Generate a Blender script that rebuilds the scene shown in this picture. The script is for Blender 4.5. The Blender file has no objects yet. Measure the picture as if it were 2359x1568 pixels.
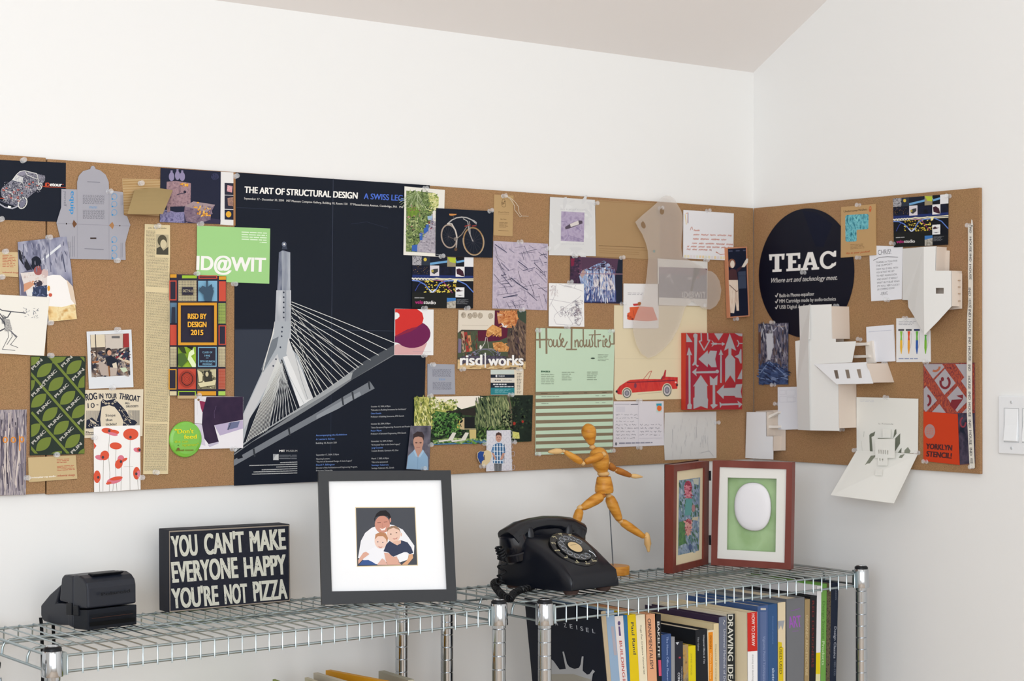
import bpy, math, random
from mathutils import Vector, Matrix
SC = bpy.context.scene
COL = SC.collection
rnd = random.Random(7)

# ------------------------------------------------------------------ camera
CAMP = Vector((-3.0817, -3.0784, 1.3554))
YAW, PITCH, FPX = 0.650716, 0.0076269, 4089.45
IW, IH = 2359.0, 1568.0
FW = Vector((math.sin(YAW)*math.cos(PITCH), math.cos(YAW)*math.cos(PITCH), math.sin(PITCH)))
RT = Vector((math.cos(YAW), -math.sin(YAW), 0))
UP = RT.cross(FW)
cd = bpy.data.cameras.new('camera'); cam = bpy.data.objects.new('camera', cd); COL.objects.link(cam)
cam.matrix_world = Matrix(((RT.x, UP.x, -FW.x, CAMP.x), (RT.y, UP.y, -FW.y, CAMP.y), (RT.z, UP.z, -FW.z, CAMP.z), (0, 0, 0, 1)))
cd.sensor_width = 36; cd.lens = FPX/IW*36; cd.clip_start = 0.05
cd.dof.use_dof = True; cd.dof.focus_distance = 3.35; cd.dof.aperture_fstop = 9.0
SC.camera = cam

# ------------------------------------------------------------------ light
w = bpy.data.worlds.new('sky'); SC.world = w; w.use_nodes = True
wb = w.node_tree.nodes['Background']; wb.inputs[0].default_value = (0.82, 0.9, 1.0, 1); wb.inputs[1].default_value = 2.0
def area(name, loc, target, sx, sy, power, col):
    l = bpy.data.lights.new(name, 'AREA'); l.shape = 'RECTANGLE'; l.size = sx; l.size_y = sy; l.energy = power; l.color = col
    o = bpy.data.objects.new(name, l); COL.objects.link(o); o.location = loc
    o.rotation_euler = (Vector(target)-Vector(loc)).to_track_quat('-Z', 'Y').to_euler(); return o
RX0, RX1, RY0 = -4.8, 0.010, -5.2      # room: left wall, right wall, rear wall (back wall front at y=0.010)
area('high_window_light', (-3.3, -5.05, 3.45), (-0.9, 0, 1.1), 0.85, 0.85, 36, (1.0, 0.97, 0.92))
area('left_window_light', (-4.7, -3.8, 1.8), (-0.4, -0.3, 1.2), 2.1, 1.7, 150, (0.79, 0.885, 1.0))
area('rear_fill_light', (-2.5, -5.1, 1.45), (-1.2, 0, 1.2), 4.0, 2.1, 70, (1.0, 0.955, 0.90))  # added soft fill behind the camera, set at an invented rear window
SC.view_settings.view_transform = 'Standard'; SC.view_settings.look = 'None'
SC.view_settings.gamma = 1; SC.view_settings.exposure = -0.80; SC.view_settings.use_curve_mapping = False
SC.cycles.max_bounces = 8; SC.cycles.diffuse_bounces = 5; SC.cycles.transparent_max_bounces = 16
SC.cycles.caustics_reflective = False; SC.cycles.caustics_refractive = False

# ------------------------------------------------------------------ photo geometry
CROPS = dict(A=(0, 350, 3.92), B=(0, 740, 3.7325), C=(320, 370, 3.825), D=(320, 760, 4.2375), E=(530, 380, 4.1256), F=(530, 740, 4.0196),
 G=(900, 420, 4.9), H=(900, 700, 3.9194), I=(1220, 440, 4.9), J=(1220, 740, 4.6118), K=(1430, 440, 5.228), L=(1400, 690, 4.0206),
 M=(1720, 440, 4.3559), N=(1980, 420, 4.356), O=(1700, 690, 4.021), P=(1900, 700, 3.2658), Q=(60, 1180, 3.686), R=(700, 1070, 3.148),
 S=(1100, 1180, 6.74), T=(1220, 960, 4.1265), U=(1500, 1040, 5.2263), V=(1220, 1350, 6.938), W=(1500, 1330, 6.5867), X=(1700, 1280, 5.4438),
 Y=(0, 1380, 8.342), Z=(880, 1320, 5.6167), AC=(560, 1450, 4.0), c=(0, 370, 10.456), f=(800, 1150, 9.222), p=(1130, 1190, 7.467), q=(1240, 1220, 9.225), px=(0, 0, 1))
def ray(crop, x, y):
    ox, oy, s = CROPS[crop]; px, py = ox+x/s, oy+y/s
    return RT*((px-IW/2)/FPX)+UP*((IH/2-py)/FPX)+FW
def on(crop, x, y, P, n):
    d = ray(crop, x, y); return CAMP+d*((P-CAMP).dot(n)/d.dot(n))
def onY(px, py, yv): return on('px', px, py, Vector((0, yv, 0)), Vector((0, 1, 0)))
def onX(px, py, xv): return on('px', px, py, Vector((xv, 0, 0)), Vector((1, 0, 0)))
def onZ(px, py, zv): return on('px', px, py, Vector((0, 0, zv)), Vector((0, 0, 1)))
BW = (Vector((0, 0, 1.4)), Vector((0, -1, 0)))     # front face of the cork on the back wall
RW = (Vector((0, 0, 1.4)), Vector((-1, 0, 0)))     # front face of the cork on the right wall

# ------------------------------------------------------------------ materials
def s2l(c): return c/12.92 if c <= 0.04045 else ((c+0.055)/1.055)**2.4
def rgb(h):
    h = h.lstrip('#'); return tuple(s2l(int(h[i:i+2], 16)/255) for i in (0, 2, 4))+(1,)
_m = {}
def mat(hexc, rough=0.6, metal=0.0, spec=0.2, coat=0.0):
    k = (hexc, rough, metal, spec, coat)
    if k in _m: return _m[k]
    m = bpy.data.materials.new('m_'+hexc.lstrip('#')); m.use_nodes = True
    b = m.node_tree.nodes['Principled BSDF']; b.inputs['Base Color'].default_value = rgb(hexc)
    b.inputs['Roughness'].default_value = rough; b.inputs['Metallic'].default_value = metal
    b.inputs['Specular IOR Level'].default_value = spec; b.inputs['Coat Weight'].default_value = coat
    m.diffuse_color = rgb(hexc); _m[k] = m; return m
def nmat(cols, scale=60, stretch=(1, 1, 1), rough=0.55, detail=3, seed=0, bump=0.0, kind='noise', stops=None, dist=0.0):
    k = ('n', tuple(cols), scale, stretch, rough, detail, seed, bump, kind, dist, tuple(stops or ()))
    if k in _m: return _m[k]
    m = bpy.data.materials.new('printed'); m.use_nodes = True; nt = m.node_tree; b = nt.nodes['Principled BSDF']
    tc = nt.nodes.new('ShaderNodeTexCoord'); mp = nt.nodes.new('ShaderNodeMapping')
    mp.inputs['Scale'].default_value = stretch; mp.inputs['Location'].default_value = (seed*1.37, seed*.71, seed*2.1)
    if kind == 'noise':
        n = nt.nodes.new('ShaderNodeTexNoise'); n.inputs['Scale'].default_value = scale; n.inputs['Detail'].default_value = detail
        n.inputs['Distortion'].default_value = dist; out = n.outputs['Fac']
    else:
        n = nt.nodes.new('ShaderNodeTexVoronoi'); n.inputs['Scale'].default_value = scale; out = n.outputs['Distance']
    r = nt.nodes.new('ShaderNodeValToRGB'); el = r.color_ramp.elements
    N = len(cols); st = stops or [0.32+0.36*i/(N-1) for i in range(N)]
    while len(el) < N: el.new(0.5)
    for i in range(N): el[i].position = st[i]; el[i].color = rgb(cols[i])
    L = nt.links.new
    L(tc.outputs['Object'], mp.inputs[0]); L(mp.outputs[0], n.inputs['Vector']); L(out, r.inputs[0]); L(r.outputs[0], b.inputs['Base Color'])
    b.inputs['Roughness'].default_value = rough; b.inputs['Specular IOR Level'].default_value = 0.2
    if bump:
        bp = nt.nodes.new('ShaderNodeBump'); bp.inputs['Strength'].default_value = bump; bp.inputs['Distance'].default_value = 0.001
        L(out, bp.inputs['Height']); L(bp.outputs[0], b.inputs['Normal'])
    _m[k] = m; return m
def clearmat(name, tint, alpha, rough):
    if name in _m: return _m[name]
    m = bpy.data.materials.new(name); m.use_nodes = True; b = m.node_tree.nodes['Principled BSDF']
    b.inputs['Base Color'].default_value = rgb(tint); b.inputs['Alpha'].default_value = alpha; b.inputs['Roughness'].default_value = rough
    b.inputs['Specular IOR Level'].default_value = 0.8; _m[name] = m; return m
M_PIN = clearmat('clear_plastic', '#f4f6f8', 0.24, 0.06)
CHROME = mat('#c2c6ca', 0.12, 1.0); ZINC = mat('#a9b6ba', 0.3, 1.0); BLK = mat('#15171c', 0.4)

# ------------------------------------------------------------------ mesh builder
class MB:
    def __init__(s): s.V = []; s.F = []; s.FM = []; s.mats = []; s.cur = 0
    def m(s, mt):
        if mt not in s.mats: s.mats.append(mt)
        s.cur = s.mats.index(mt); return s
    def v(s, p): s.V.append(Vector(p)); return len(s.V)-1
    def f(s, idx): s.F.append(list(idx)); s.FM.append(s.cur)
    def poly(s, pts): s.f([s.v(p) for p in pts])
    def ring_loft(s, rings, cap=True, close=True):
        R = [[s.v(p) for p in r] for r in rings]; n = len(R[0])
        for a, b in zip(R, R[1:]):
            for i in range(n if close else n-1): s.f([a[i], a[(i+1) % n], b[(i+1) % n], b[i]])
        if cap: s.f(R[0][::-1]); s.f(R[-1])
    def frame(s, d):
        d = d.normalized(); u = d.cross(Vector((0, 0, 1)))
        if u.length < 1e-4: u = Vector((1, 0, 0))
        u.normalize(); return u, d.cross(u).normalized()
    def lathe(s, p0, p1, prof, n=16, sx=1.0, side=None):
        p0, p1 = Vector(p0), Vector(p1); d = p1-p0; u, w_ = s.frame(d)
        if side is not None: u = Vector(side).normalized(); w_ = d.normalized().cross(u).normalized()
        s.ring_loft([[p0+d*t+(u*math.cos(a)*sx+w_*math.sin(a))*max(r, 1e-5) for a in [2*math.pi*i/n for i in range(n)]] for t, r in prof])
    def tube(s, pts, r, n=8):
        pts = [Vector(p) for p in pts]; rings = []; u = None
        for i, p in enumerate(pts):
            d = (pts[min(i+1, len(pts)-1)]-pts[max(i-1, 0)]).normalized()
            if u is None: u, _ = s.frame(d)
            u = (u-d*u.dot(d)).normalized(); w_ = d.cross(u)
            rings.append([p+(u*math.cos(a)+w_*math.sin(a))*r for a in [2*math.pi*k/n for k in range(n)]])
        s.ring_loft(rings)
    def box(s, c, ax, ay, az):
        c = Vector(c); ax, ay, az = Vector(ax)/2, Vector(ay)/2, Vector(az)/2
        I = [s.v(c+ax*i+ay*j+az*k) for i in (-1, 1) for j in (-1, 1) for k in (-1, 1)]
        for q in ((0, 1, 3, 2), (4, 6, 7, 5), (0, 4, 5, 1), (2, 3, 7, 6), (0, 2, 6, 4), (1, 5, 7, 3)): s.f([I[k] for k in q])
    def ext(s, pts, d):
        a = [s.v(p) for p in pts]; b = [s.v(Vector(p)+d) for p in pts]; n = len(a)
        s.f(a); s.f(b[::-1])
        for i in range(n): s.f([a[i], b[i], b[(i+1) % n], a[(i+1) % n]])
    def build(s, name, parent=None, smooth=None, bevel=0, origin=None, subsurf=0):
        c = Vector(origin) if origin is not None else (sum(s.V, Vector())/max(1, len(s.V)))
        if parent is not None and origin is None: c = Vector(parent['_loc'])
        me = bpy.data.meshes.new(name); me.from_pydata([p-c for p in s.V], [], s.F)
        for mt in s.mats: me.materials.append(mt)
        me.polygons.foreach_set('material_index', s.FM)
        if smooth is not None:
            me.polygons.foreach_set('use_smooth', [True]*len(s.F)); me.set_sharp_from_angle(angle=math.radians(smooth))
        me.update()
        o = bpy.data.objects.new(name, me); COL.objects.link(o)
        if parent is None: o.location = c
        else: o.parent = parent; o.location = c-Vector(parent['_loc'])
        if bevel:
            b = o.modifiers.new('bevel', 'BEVEL'); b.width = bevel; b.segments = 3; b.limit_method = 'ANGLE'; b.angle_limit = math.radians(40)
        if subsurf:
            b = o.modifiers.new('sub', 'SUBSURF'); b.levels = subsurf; b.render_levels = subsurf
        o['_loc'] = tuple(c); return o
def tag(o, label, cat, group=None, kind=None):
    o['label'] = label; o['category'] = cat
    if group: o['group'] = group
    if kind: o['kind'] = kind
    return o
def thing(name, label, cat, loc, group=None):
    o = bpy.data.objects.new(name, None); COL.objects.link(o); o.location = loc; o['_loc'] = tuple(loc); o.empty_display_size = .02
    return tag(o, label, cat, group)
def struct(mb, name, **k):
    o = mb.build(name, **k); o['kind'] = 'structure'; return o

# ------------------------------------------------------------------ lettering
_t = {}
def glyphs(txt, res=2, shear=0.0):
    k = (txt, res, shear)
    if k not in _t:
        cu = bpy.data.curves.new('t', 'FONT'); cu.body = txt; cu.resolution_u = int(res) or 2; cu.shear = shear
        ob = bpy.data.objects.new('t', cu); me = bpy.data.meshes.new_from_object(ob)
        vs = [(v.co.x, v.co.y) for v in me.vertices]; fs = [list(p.vertices) for p in me.polygons]
        bpy.data.objects.remove(ob); bpy.data.curves.remove(cu); bpy.data.meshes.remove(me)
        _t[k] = (vs, fs, min(v[0] for v in vs), max(v[0] for v in vs))
    return _t[k]
CAPH = 0.73

class Sheet(MB):
    """a flat printed thing on a plane (point, normal towards the viewer); coordinates are read off the photo and land on that plane"""
    def __init__(s, crop, plane, off=0.001, P=None, n=None):
        MB.__init__(s); s.c = crop
        s.n = Vector(n if n is not None else plane[1]).normalized(); s.P = Vector(P) if P is not None else plane[0]+plane[1]*off
        s.l = 0
    def w(s, x, y, l=None, crop=None): return on(crop or s.c, x, y, s.P+s.n*(s.l*1e-5 if l is None else l), s.n)
    def slab(s, pts, mt, th=0.0006):
        s.m(mt if not isinstance(mt, str) else mat(mt)); s.ext([s.w(x, y, 0) for x, y in pts], -s.n*th); s.l = 6; return s
    def p(s, pts, mt):
        s.l += 1; s.m(mt if not isinstance(mt, str) else mat(mt)); s.poly([s.w(x, y) for x, y in pts]); return s
    def r(s, x0, y0, x1, y1, mt, dx=0, dy=0):   # rect with skew: dy per full width, dx per full height
        return s.p([(x0, y0), (x1, y0+dy), (x1+dx, y1+dy), (x0+dx, y1)], mt)
    def fr(s, x0, y0, x1, y1, wd, mt, dy=0):
        for q in ((x0, y0, x1, y0+wd), (x0, y1-wd, x1, y1)): s.r(*q, mt, 0, dy)
        s.r(x0, y0, x0+wd, y1, mt); s.r(x1-wd, y0+dy, x1, y1+dy, mt); return s
    def ell(s, x, y, rx, ry, mt, rot=0, n=24, a0=0, a1=360):
        c, q = math.cos(math.radians(rot)), math.sin(math.radians(rot)); P = []
        for i in range(n+(a1 != 360)):
            a = math.radians(a0+(a1-a0)*i/n); u, v = rx*math.cos(a), ry*math.sin(a); P.append((x+u*c-v*q, y+u*q+v*c))
        return s.p(P, mt)
    def ln(s, pts, wd, mt):
        s.l += 1.5; s.m(mt if not isinstance(mt, str) else mat(mt))
        for k_, ((x0, y0), (x1, y1)) in enumerate(zip(pts, pts[1:])):
            s.l += .5 if k_ % 2 else -.5
            d = math.hypot(x1-x0, y1-y0) or 1; nx, ny = -(y1-y0)/d*wd/2, (x1-x0)/d*wd/2; ex, ey = (x1-x0)/d*wd*.25, (y1-y0)/d*wd*.25
            s.poly([s.w(x0+nx-ex, y0+ny-ey), s.w(x1+nx+ex, y1+ny+ey), s.w(x1-nx+ex, y1-ny+ey), s.w(x0-nx-ex, y0-ny-ey)])
        return s
    def arc(s, x, y, rx, ry, wd, mt, a0=0, a1=360, n=28, rot=0):
        c, q = math.cos(math.radians(rot)), math.sin(math.radians(rot)); s.l += 1; s.m(mt if not isinstance(mt, str) else mat(mt)); R = []
        for i in range(n+1):
            a = math.radians(a0+(a1-a0)*i/n); R.append([s.v(s.w(x+u*c-v*q, y+u*q+v*c)) for u, v in ((max(.2, rx+k*wd/2)*math.cos(a), max(.2, ry+k*wd/2)*math.sin(a)) for k in (-1, 1))])
        for g0, g1 in zip(R, R[1:]): s.f([g0[0], g0[1], g1[1], g1[0]])
        return s
    def t(s, txt, x0, y0, x1, y1, h, mt, bold=0.0, shear=0.0, up=None):
        """text whose baseline runs from (x0,y0) to (x1,y1) with capitals h tall"""
        vs, fs, a, b = glyphs(txt, 7 if h > 55 else 3 if h > 30 else 2, shear); s.l += 1; s.m(mt if not isinstance(mt, str) else mat(mt)); a -= bold*.8; b += bold*.8
        L = math.hypot(x1-x0, y1-y0); dx, dy = (x1-x0)/L, (y1-y0)/L
        ux, uy = up if up else (dy, -dx)
        for ox, oy in (((0, 0),) if bold < .01 else ((-bold*.8, 0), (bold*.8, 0)) if bold < .035 else ((-bold*.8, -bold*.25), (bold*.8, -bold*.25), (0, bold*.3), (-bold*.8, bold*.3), (bold*.8, bold*.3))):
            s.l += .4; I = [s.v(s.w(x0+(vx+ox-a)/(b-a)*(x1-x0)+ux*(vy+oy)/CAPH*h, y0+(vx+ox-a)/(b-a)*(y1-y0)+uy*(vy+oy)/CAPH*h)) for vx, vy in vs]
            for f in fs: s.f([I[i] for i in f])
        return s
    def rows(s, q, n, mt, fill=0.45, word=(14, 40), gap=7, ragged=0.0, seed=1):
        """n rows of small unreadable print inside the quad q = TL, TR, BR, BL"""
        R = random.Random(seed); s.l += 1; s.m(mt if not isinstance(mt, str) else mat(mt))
        def at(u, v):
            a = [q[0][i]+(q[1][i]-q[0][i])*u for i in (0, 1)]; b = [q[3][i]+(q[2][i]-q[3][i])*u for i in (0, 1)]
            return s.w(a[0]+(b[0]-a[0])*v, a[1]+(b[1]-a[1])*v)
        W = math.hypot(q[1][0]-q[0][0], q[1][1]-q[0][1])
        for i in range(n):
            v0 = (i+.5-fill/2)/n; v1 = (i+.5+fill/2)/n; x = 0; end = W*(1-R.random()*ragged)
            while x < end-3:
                e = min(end, x+R.uniform(*word)); s.poly([at(x/W, v0), at(e/W, v0), at(e/W, v1), at(x/W, v1)]); x = e+gap
        return s
    def spk(s, x0, y0, x1, y1, n, a, b, cols, seed=1, el=1.0, ang=None, dx=0):
        """n small irregular dabs of the given colours: leaves, clutter, brush marks in a printed picture"""
        R = random.Random(seed); s.l += 1; base_l = s.l
        for i in range(n):
            s.l = base_l+(i % 40)*.3; s.m(mat(cols[R.randrange(len(cols))])); r_ = R.uniform(a, b); v = R.random(); x = R.uniform(x0, x1)+dx*v; y = y0+(y1-y0)*v; th = R.uniform(0, 3.14) if ang is None else math.radians(ang+R.uniform(-14, 14)); c, q = math.cos(th), math.sin(th)
            s.poly([s.w(x+(u*c-w_*q), y+(u*q+w_*c)) for u, w_ in [(r_*el*math.cos(k)*R.uniform(.7, 1.2), r_/el**.5*math.sin(k)*R.uniform(.7, 1.2)) for k in (0, 1.2, 2.3, 3.4, 4.6, 5.5)]])
        s.l = base_l+13; return s
    def done(s, name, label, cat, group=None, parent=None):
        o = s.build(name, parent)
        if parent is None: tag(o, label, cat, group)
        return o

# ================================================================== the room
def wallmat():
    m = bpy.data.materials.new('wall_paint'); m.use_nodes = True; nt = m.node_tree; b = nt.nodes['Principled BSDF']
    b.inputs['Base Color'].default_value = rgb('#eeeeec'); b.inputs['Roughness'].default_value = 0.75; b.inputs['Specular IOR Level'].default_value = 0.2
    n = nt.nodes.new('ShaderNodeTexNoise'); n.inputs['Scale'].default_value = 260; n.inputs['Detail'].default_value = 2
    bp = nt.nodes.new('ShaderNodeBump'); bp.inputs['Strength'].default_value = 0.06; bp.inputs['Distance'].default_value = 0.001
    nt.links.new(n.outputs['Fac'], bp.inputs['Height']); nt.links.new(bp.outputs[0], b.inputs['Normal']); return m
WALL = wallmat()
g = .010; CZ, SL = 2.0423, 0.574
def ceilz(y): return CZ+(g-y)*SL
b = MB().m(WALL); b.box(((RX0+g)/2, g+.06, 1.1), (g-RX0+.24, 0, 0), (0, .12, 0), (0, 0, 2.3)); struct(b, 'wall_back')
b = MB().m(WALL); b.ext([(g, g, 0), (g, RY0, 0), (g, RY0, ceilz(RY0)), (g, g, ceilz(g))], Vector((.12, 0, 0))); struct(b, 'wall_right')
def wall_with_hole(name, o, u, uw, z0, z1, nrm, hole):
    h0, h1, hz0, hz1 = hole; o = Vector(o); u = Vector(u); b = MB().m(WALL)
    for a0, a1, c0, c1 in ((0, h0, z0, z1), (h1, uw, z0, z1), (h0, h1, z0, hz0), (h0, h1, hz1, z1)):
        if a1-a0 > 1e-3 and c1-c0 > 1e-3:
            b.box(o+u*((a0+a1)/2)+Vector((0, 0, (c0+c1)/2))+Vector(nrm)*.06, u*(a1-a0), Vector(nrm)*.12, (0, 0, c1-c0))
    return struct(b, name)
wall_with_hole('wall_left', (RX0, g, 0), (0, -1, 0), g-RY0, 0, ceilz(RY0), (-1, 0, 0), (2.75, 4.85, .95, 2.65))
# rear wall: a wide low opening, made up for the fill light, and a small high window
b = MB().m(WALL)
for x0, x1, z0, z1 in ((RX0, -4.5, 0, 5.1), (-4.5, -.5, 0, .4), (-4.5, -3.8, 2.5, 5.1), (-3.8, -2.9, 2.5, 3.0), (-3.8, -2.9, 3.9, 5.1), (-2.9, -.5, 2.5, 5.1), (-.5, g, 0, 5.1)):
    b.box(((x0+x1)/2, RY0-.06, (z0+z1)/2), (x1-x0, 0, 0), (0, .12, 0), (0, 0, z1-z0))
struct(b, 'wall_rear')
def window(n, c, u, w_, h, nrm, bars):
    c, u, nrm = Vector(c), Vector(u), Vector(nrm); z = Vector((0, 0, 1)); t = thing('window_%d' % n, 'white framed window', 'window', c); t['kind'] = 'structure'
    m = MB().m(mat('#f2f2f0', .4))
    for s_ in (-1, 1):
        m.box(c+u*s_*(w_/2-.02), u*.05, nrm*.06, z*h); m.box(c+z*s_*(h/2-.02), u*w_, nrm*.06, z*.05)
    for i in range(1, bars): m.box(c+u*(w_*(i/bars-.5)), u*.04, nrm*.05, z*h)
    f = m.build('window_frame', t); del t['label']; del t['category']
window(1, (-3.35, RY0-.08, 3.45), (1, 0, 0), .9, .9, (0, -1, 0), 1)
window(2, (RX0-.08, -3.79, 1.8), (0, 1, 0), 2.1, 1.7, (-1, 0, 0), 2)
window(3, (-2.5, RY0-.08, 1.45), (1, 0, 0), 4.0, 2.1, (0, -1, 0), 4)  # invented glazing around the added rear fill light
CEIL = mat('#efebe8', .8)
b = MB().m(CEIL); b.ext([(RX0-.1, g+.1, ceilz(g+.1)), (g+.1, g+.1, ceilz(g+.1)), (g+.1, RY0-.1, ceilz(RY0-.1)), (RX0-.1, RY0-.1, ceilz(RY0-.1))], Vector((0, 0, .12))); struct(b, 'ceiling')
b = MB().m(nmat(['#b8a28c', '#c6b19b'], 6, (1, 8, 1), .45)); b.box(((RX0+g)/2, (RY0+g)/2, -.05), (g-RX0+.2, 0, 0), (0, g-RY0+.2, 0), (0, 0, .1)); struct(b, 'floor')

# cork boards: three panels
CORK = bpy.data.materials.new('cork'); CORK.use_nodes = True
nt = CORK.node_tree; pb = nt.nodes['Principled BSDF']; pb.inputs['Roughness'].default_value = .85; pb.inputs['Specular IOR Level'].default_value = .15
tc = nt.nodes.new('ShaderNodeTexCoord'); n1 = nt.nodes.new('ShaderNodeTexNoise'); n1.inputs['Scale'].default_value = 620; n1.inputs['Detail'].default_value = 4
n2 = nt.nodes.new('ShaderNodeTexNoise'); n2.inputs['Scale'].default_value = 9
cr = nt.nodes.new('ShaderNodeValToRGB'); e = cr.color_ramp.elements; e[0].position = .3; e[0].color = rgb('#8b6b4d'); e[1].position = .7; e[1].color = rgb('#b88f69'); x_ = e.new(.5); x_.color = rgb('#a37f5a')
mx = nt.nodes.new('ShaderNodeMix'); mx.data_type = 'RGBA'; mx.blend_type = 'MULTIPLY'; mx.inputs[0].default_value = .12
for a_, b_ in ((tc.outputs['Object'], n1.inputs['Vector']), (tc.outputs['Object'], n2.inputs['Vector']), (n1.outputs['Fac'], cr.inputs[0]), (cr.outputs[0], mx.inputs[6]), (n2.outputs['Color'], mx.inputs[7]), (mx.outputs[2], pb.inputs['Base Color'])): nt.links.new(a_, b_)
ZT, ZB = 1.71, 1.1004
xs = onY(107, 700, 0).x
b = MB().m(CORK); b.box(((xs-.0015-3.0)/2, .0045, (ZT+ZB)/2+.002), (abs(-3.0-xs)-.0015, 0, 0), (0, .009, 0), (0, 0, ZT-ZB)); tag(b.build('cork_board', bevel=.0008), 'tan cork board panel cut off by the left edge of the photo', 'cork board', 'cork board panels')
b = MB().m(CORK); b.box(((xs+.0015)/2, .0045, (ZT+ZB)/2), (abs(xs)-.0015, 0, 0), (0, .009, 0), (0, 0, ZT-ZB)); tag(b.build('cork_board', bevel=.0008), 'longest tan cork board panel, running along the back wall to the corner', 'cork board', 'cork board panels')
yr = -.6745
b = MB().m(CORK); b.box((.0045, (yr-.001)/2, (ZT+ZB)/2), (.009, 0, 0), (0, abs(yr)-.001, 0), (0, 0, ZT-ZB)); tag(b.build('cork_board', bevel=.0008), 'short tan cork board panel on the right wall beside the corner', 'cork board', 'cork board panels')

# light switch on the right wall
c0 = onX(2303, 911, g); zc, zh = (onX(2303, 911, g).z+onX(2303, 1044, g).z)/2, onX(2303, 911, g).z-onX(2303, 1044, g).z
t = thing('light_switch', 'white rocker light switch plate on the right wall past the cork board', 'light switch', (g, c0.y-.058, zc))
b = MB().m(mat('#eceef0', .35)); b.box((g-.003, c0.y-.058, zc), (.006, 0, 0), (0, .116, 0), (0, 0, zh)); b.build('plate', t, bevel=.0025)
for k in (0, 1):
    yc = c0.y-.0345-.046*k
    b = MB().m(mat('#f2f5f7', .3)); b.ext([(g-.006, yc+.0165, zc+.034), (g-.0085, yc+.0165, zc), (g-.0125, yc+.0165, zc-.033), (g-.004, yc+.0165, zc-.033)], Vector((0, -.033, 0))); rk = b.build('rocker', t, bevel=.0008)
    b = MB().m(mat('#b9bdbf', .5))
    for q in (((0, -.0185, 0), (.0006, .001, .071)), ((0, .0185, 0), (.0006, .001, .071)), ((0, 0, .0355), (.0006, .037, .001)), ((0, 0, -.0355), (.0006, .037, .001))):
        b.box((g-.0062, yc+q[0][1], zc+q[0][2]), (q[1][0], 0, 0), (0, q[1][1], 0), (0, 0, q[1][2]))
    b.build('rocker_gap', t)
    for s_ in (-1, 1):
        b = MB().m(mat('#d5d8da', .3)); b.lathe((g-.006, yc, zc+s_*.048), (g-.0075, yc, zc+s_*.048), [(0, .0034), (.7, .003), (1, .001)]); b.m(mat('#8d9194')); b.box((g-.0077, yc, zc+s_*.048), (.0003, 0, 0), (0, .0007, 0), (0, 0, .005)); b.build('screw', t)

# ================================================================== wire shelving
POST_R = .0127
def wire_rack(label, x0, x1, y0, y1, zs, zpost, second, posts=((0, 0), (0, 1), (1, 0), (1, 1)), simple=False):
    t = thing('wire_shelving_unit', label, 'shelving unit', ((x0+x1)/2, (y0+y1)/2, 0), 'chrome wire shelving units along the back wall')
    X, Y = (x0, x1), (y0, y1)
    for i, j in posts:
        b = MB().m(CHROME); x, y = X[i], Y[j]; prof = [(0, POST_R)]; H = zpost-.006; z = .0254
        while z < H:
            prof += [((z-.0012)/H, POST_R), (z/H, POST_R-.0011), ((z+.0012)/H, POST_R)]; z += .0254
        prof.append((1, POST_R)); b.lathe((x, y, 0), (x, y, H), prof, 24); p_ = b.build('post', t, smooth=24)
        b = MB().m(mat('#1a1c20', .35)); b.lathe((x, y, H-.004), (x, y, zpost+.001), [(0, .0138), (.3, .0144), (.7, .0146), (.85, .0135), (1, .011)], 20)
        b.m(CHROME); b.lathe((x, y, zpost+.0015), (x, y, zpost+.0035), [(0, .0105), (.6, .010), (1, .004)], 20); b.build('post_cap', t, smooth=50)
    for zz in [zs]+second:
        f = MB().m(ZINC); R = .0024
        for yy in (y0, y1):
            for dz in (-.0035, -.0290): f.tube([(x0+.012, yy, zz+dz), (x1-.012, yy, zz+dz)], R, 8)
        for xx in (x0, x1):
            for dz in (-.0035, -.0290): f.tube([(xx, y0+.012, zz+dz), (xx, y1-.012, zz+dz)], R, 8)
            k = 1
        f.build('edge_rails', t, smooth=60)
        for fr_ in (.33, .66):
            r_ = MB().m(ZINC); yy = y0+(y1-y0)*fr_; za = zz-.0055; rr = .012
            path = [(x0+.002, yy, zz-.029), (x0+.003, yy, zz-.018), (x0+.007, yy, za-.003), (x0+.016, yy, za), (x1-.016, yy, za), (x1-.007, yy, za-.003), (x1-.003, yy, zz-.018), (x1-.002, yy, zz-.029)]
            r_.tube(path, R, 8); r_.build('support_rod', t, smooth=60)
        n = 33; cw = MB().m(mat('#b9c6ca', .28, 1.0))
        for k in range(n):
            xx = x0+.024+(x1-x0-.048)*k/(n-1)
            cw.tube([(xx, y0-.0028, zz-.034), (xx, y0-.0028, zz-.004), (xx, y0+.002, zz), (xx, y1-.002, zz), (xx, y1+.0028, zz-.004), (xx, y1+.0028, zz-.033)], .0014, 6)
            if k < 0: pass
        cw.build('cross_wires', t, smooth=60)
        for i, j in posts:
            c_ = MB().m(CHROME); x, y = X[i], Y[j]; c_.lathe((x, y, zz-.034), (x, y, zz+.0062), [(0, .0172), (.05, .0176), (.95, .0160), (1, .0150)], 24)
            c_.m(ZINC)
            for ax in ((1-2*i, 0), (0, 1-2*j)): c_.box((x+ax[0]*.0185, y+ax[1]*.0185, zz-.0155), (.006 if ax[0] else .011, 0, 0), (0, .006 if ax[1] else .011, 0), (0, 0, .036))
            c_.build('corner_collar', t, smooth=50)
    return t
SZ = .8795
wire_rack('chrome wire shelving unit under the black camera and lettered sign', -1.9555, -1.0719, -.3975, -.068, SZ, .8915, [.53, .20])
wire_rack('chrome wire shelving unit under the telephone, full of books', -1.0015, -.1185, -.448, -.128, SZ, .8915, [.53, .20])
wire_rack('chrome wire shelving unit showing only its post at the left edge of the photo', -2.935, -2.055, -.3975, -.068, .848, .8785, [.5, .2])

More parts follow.
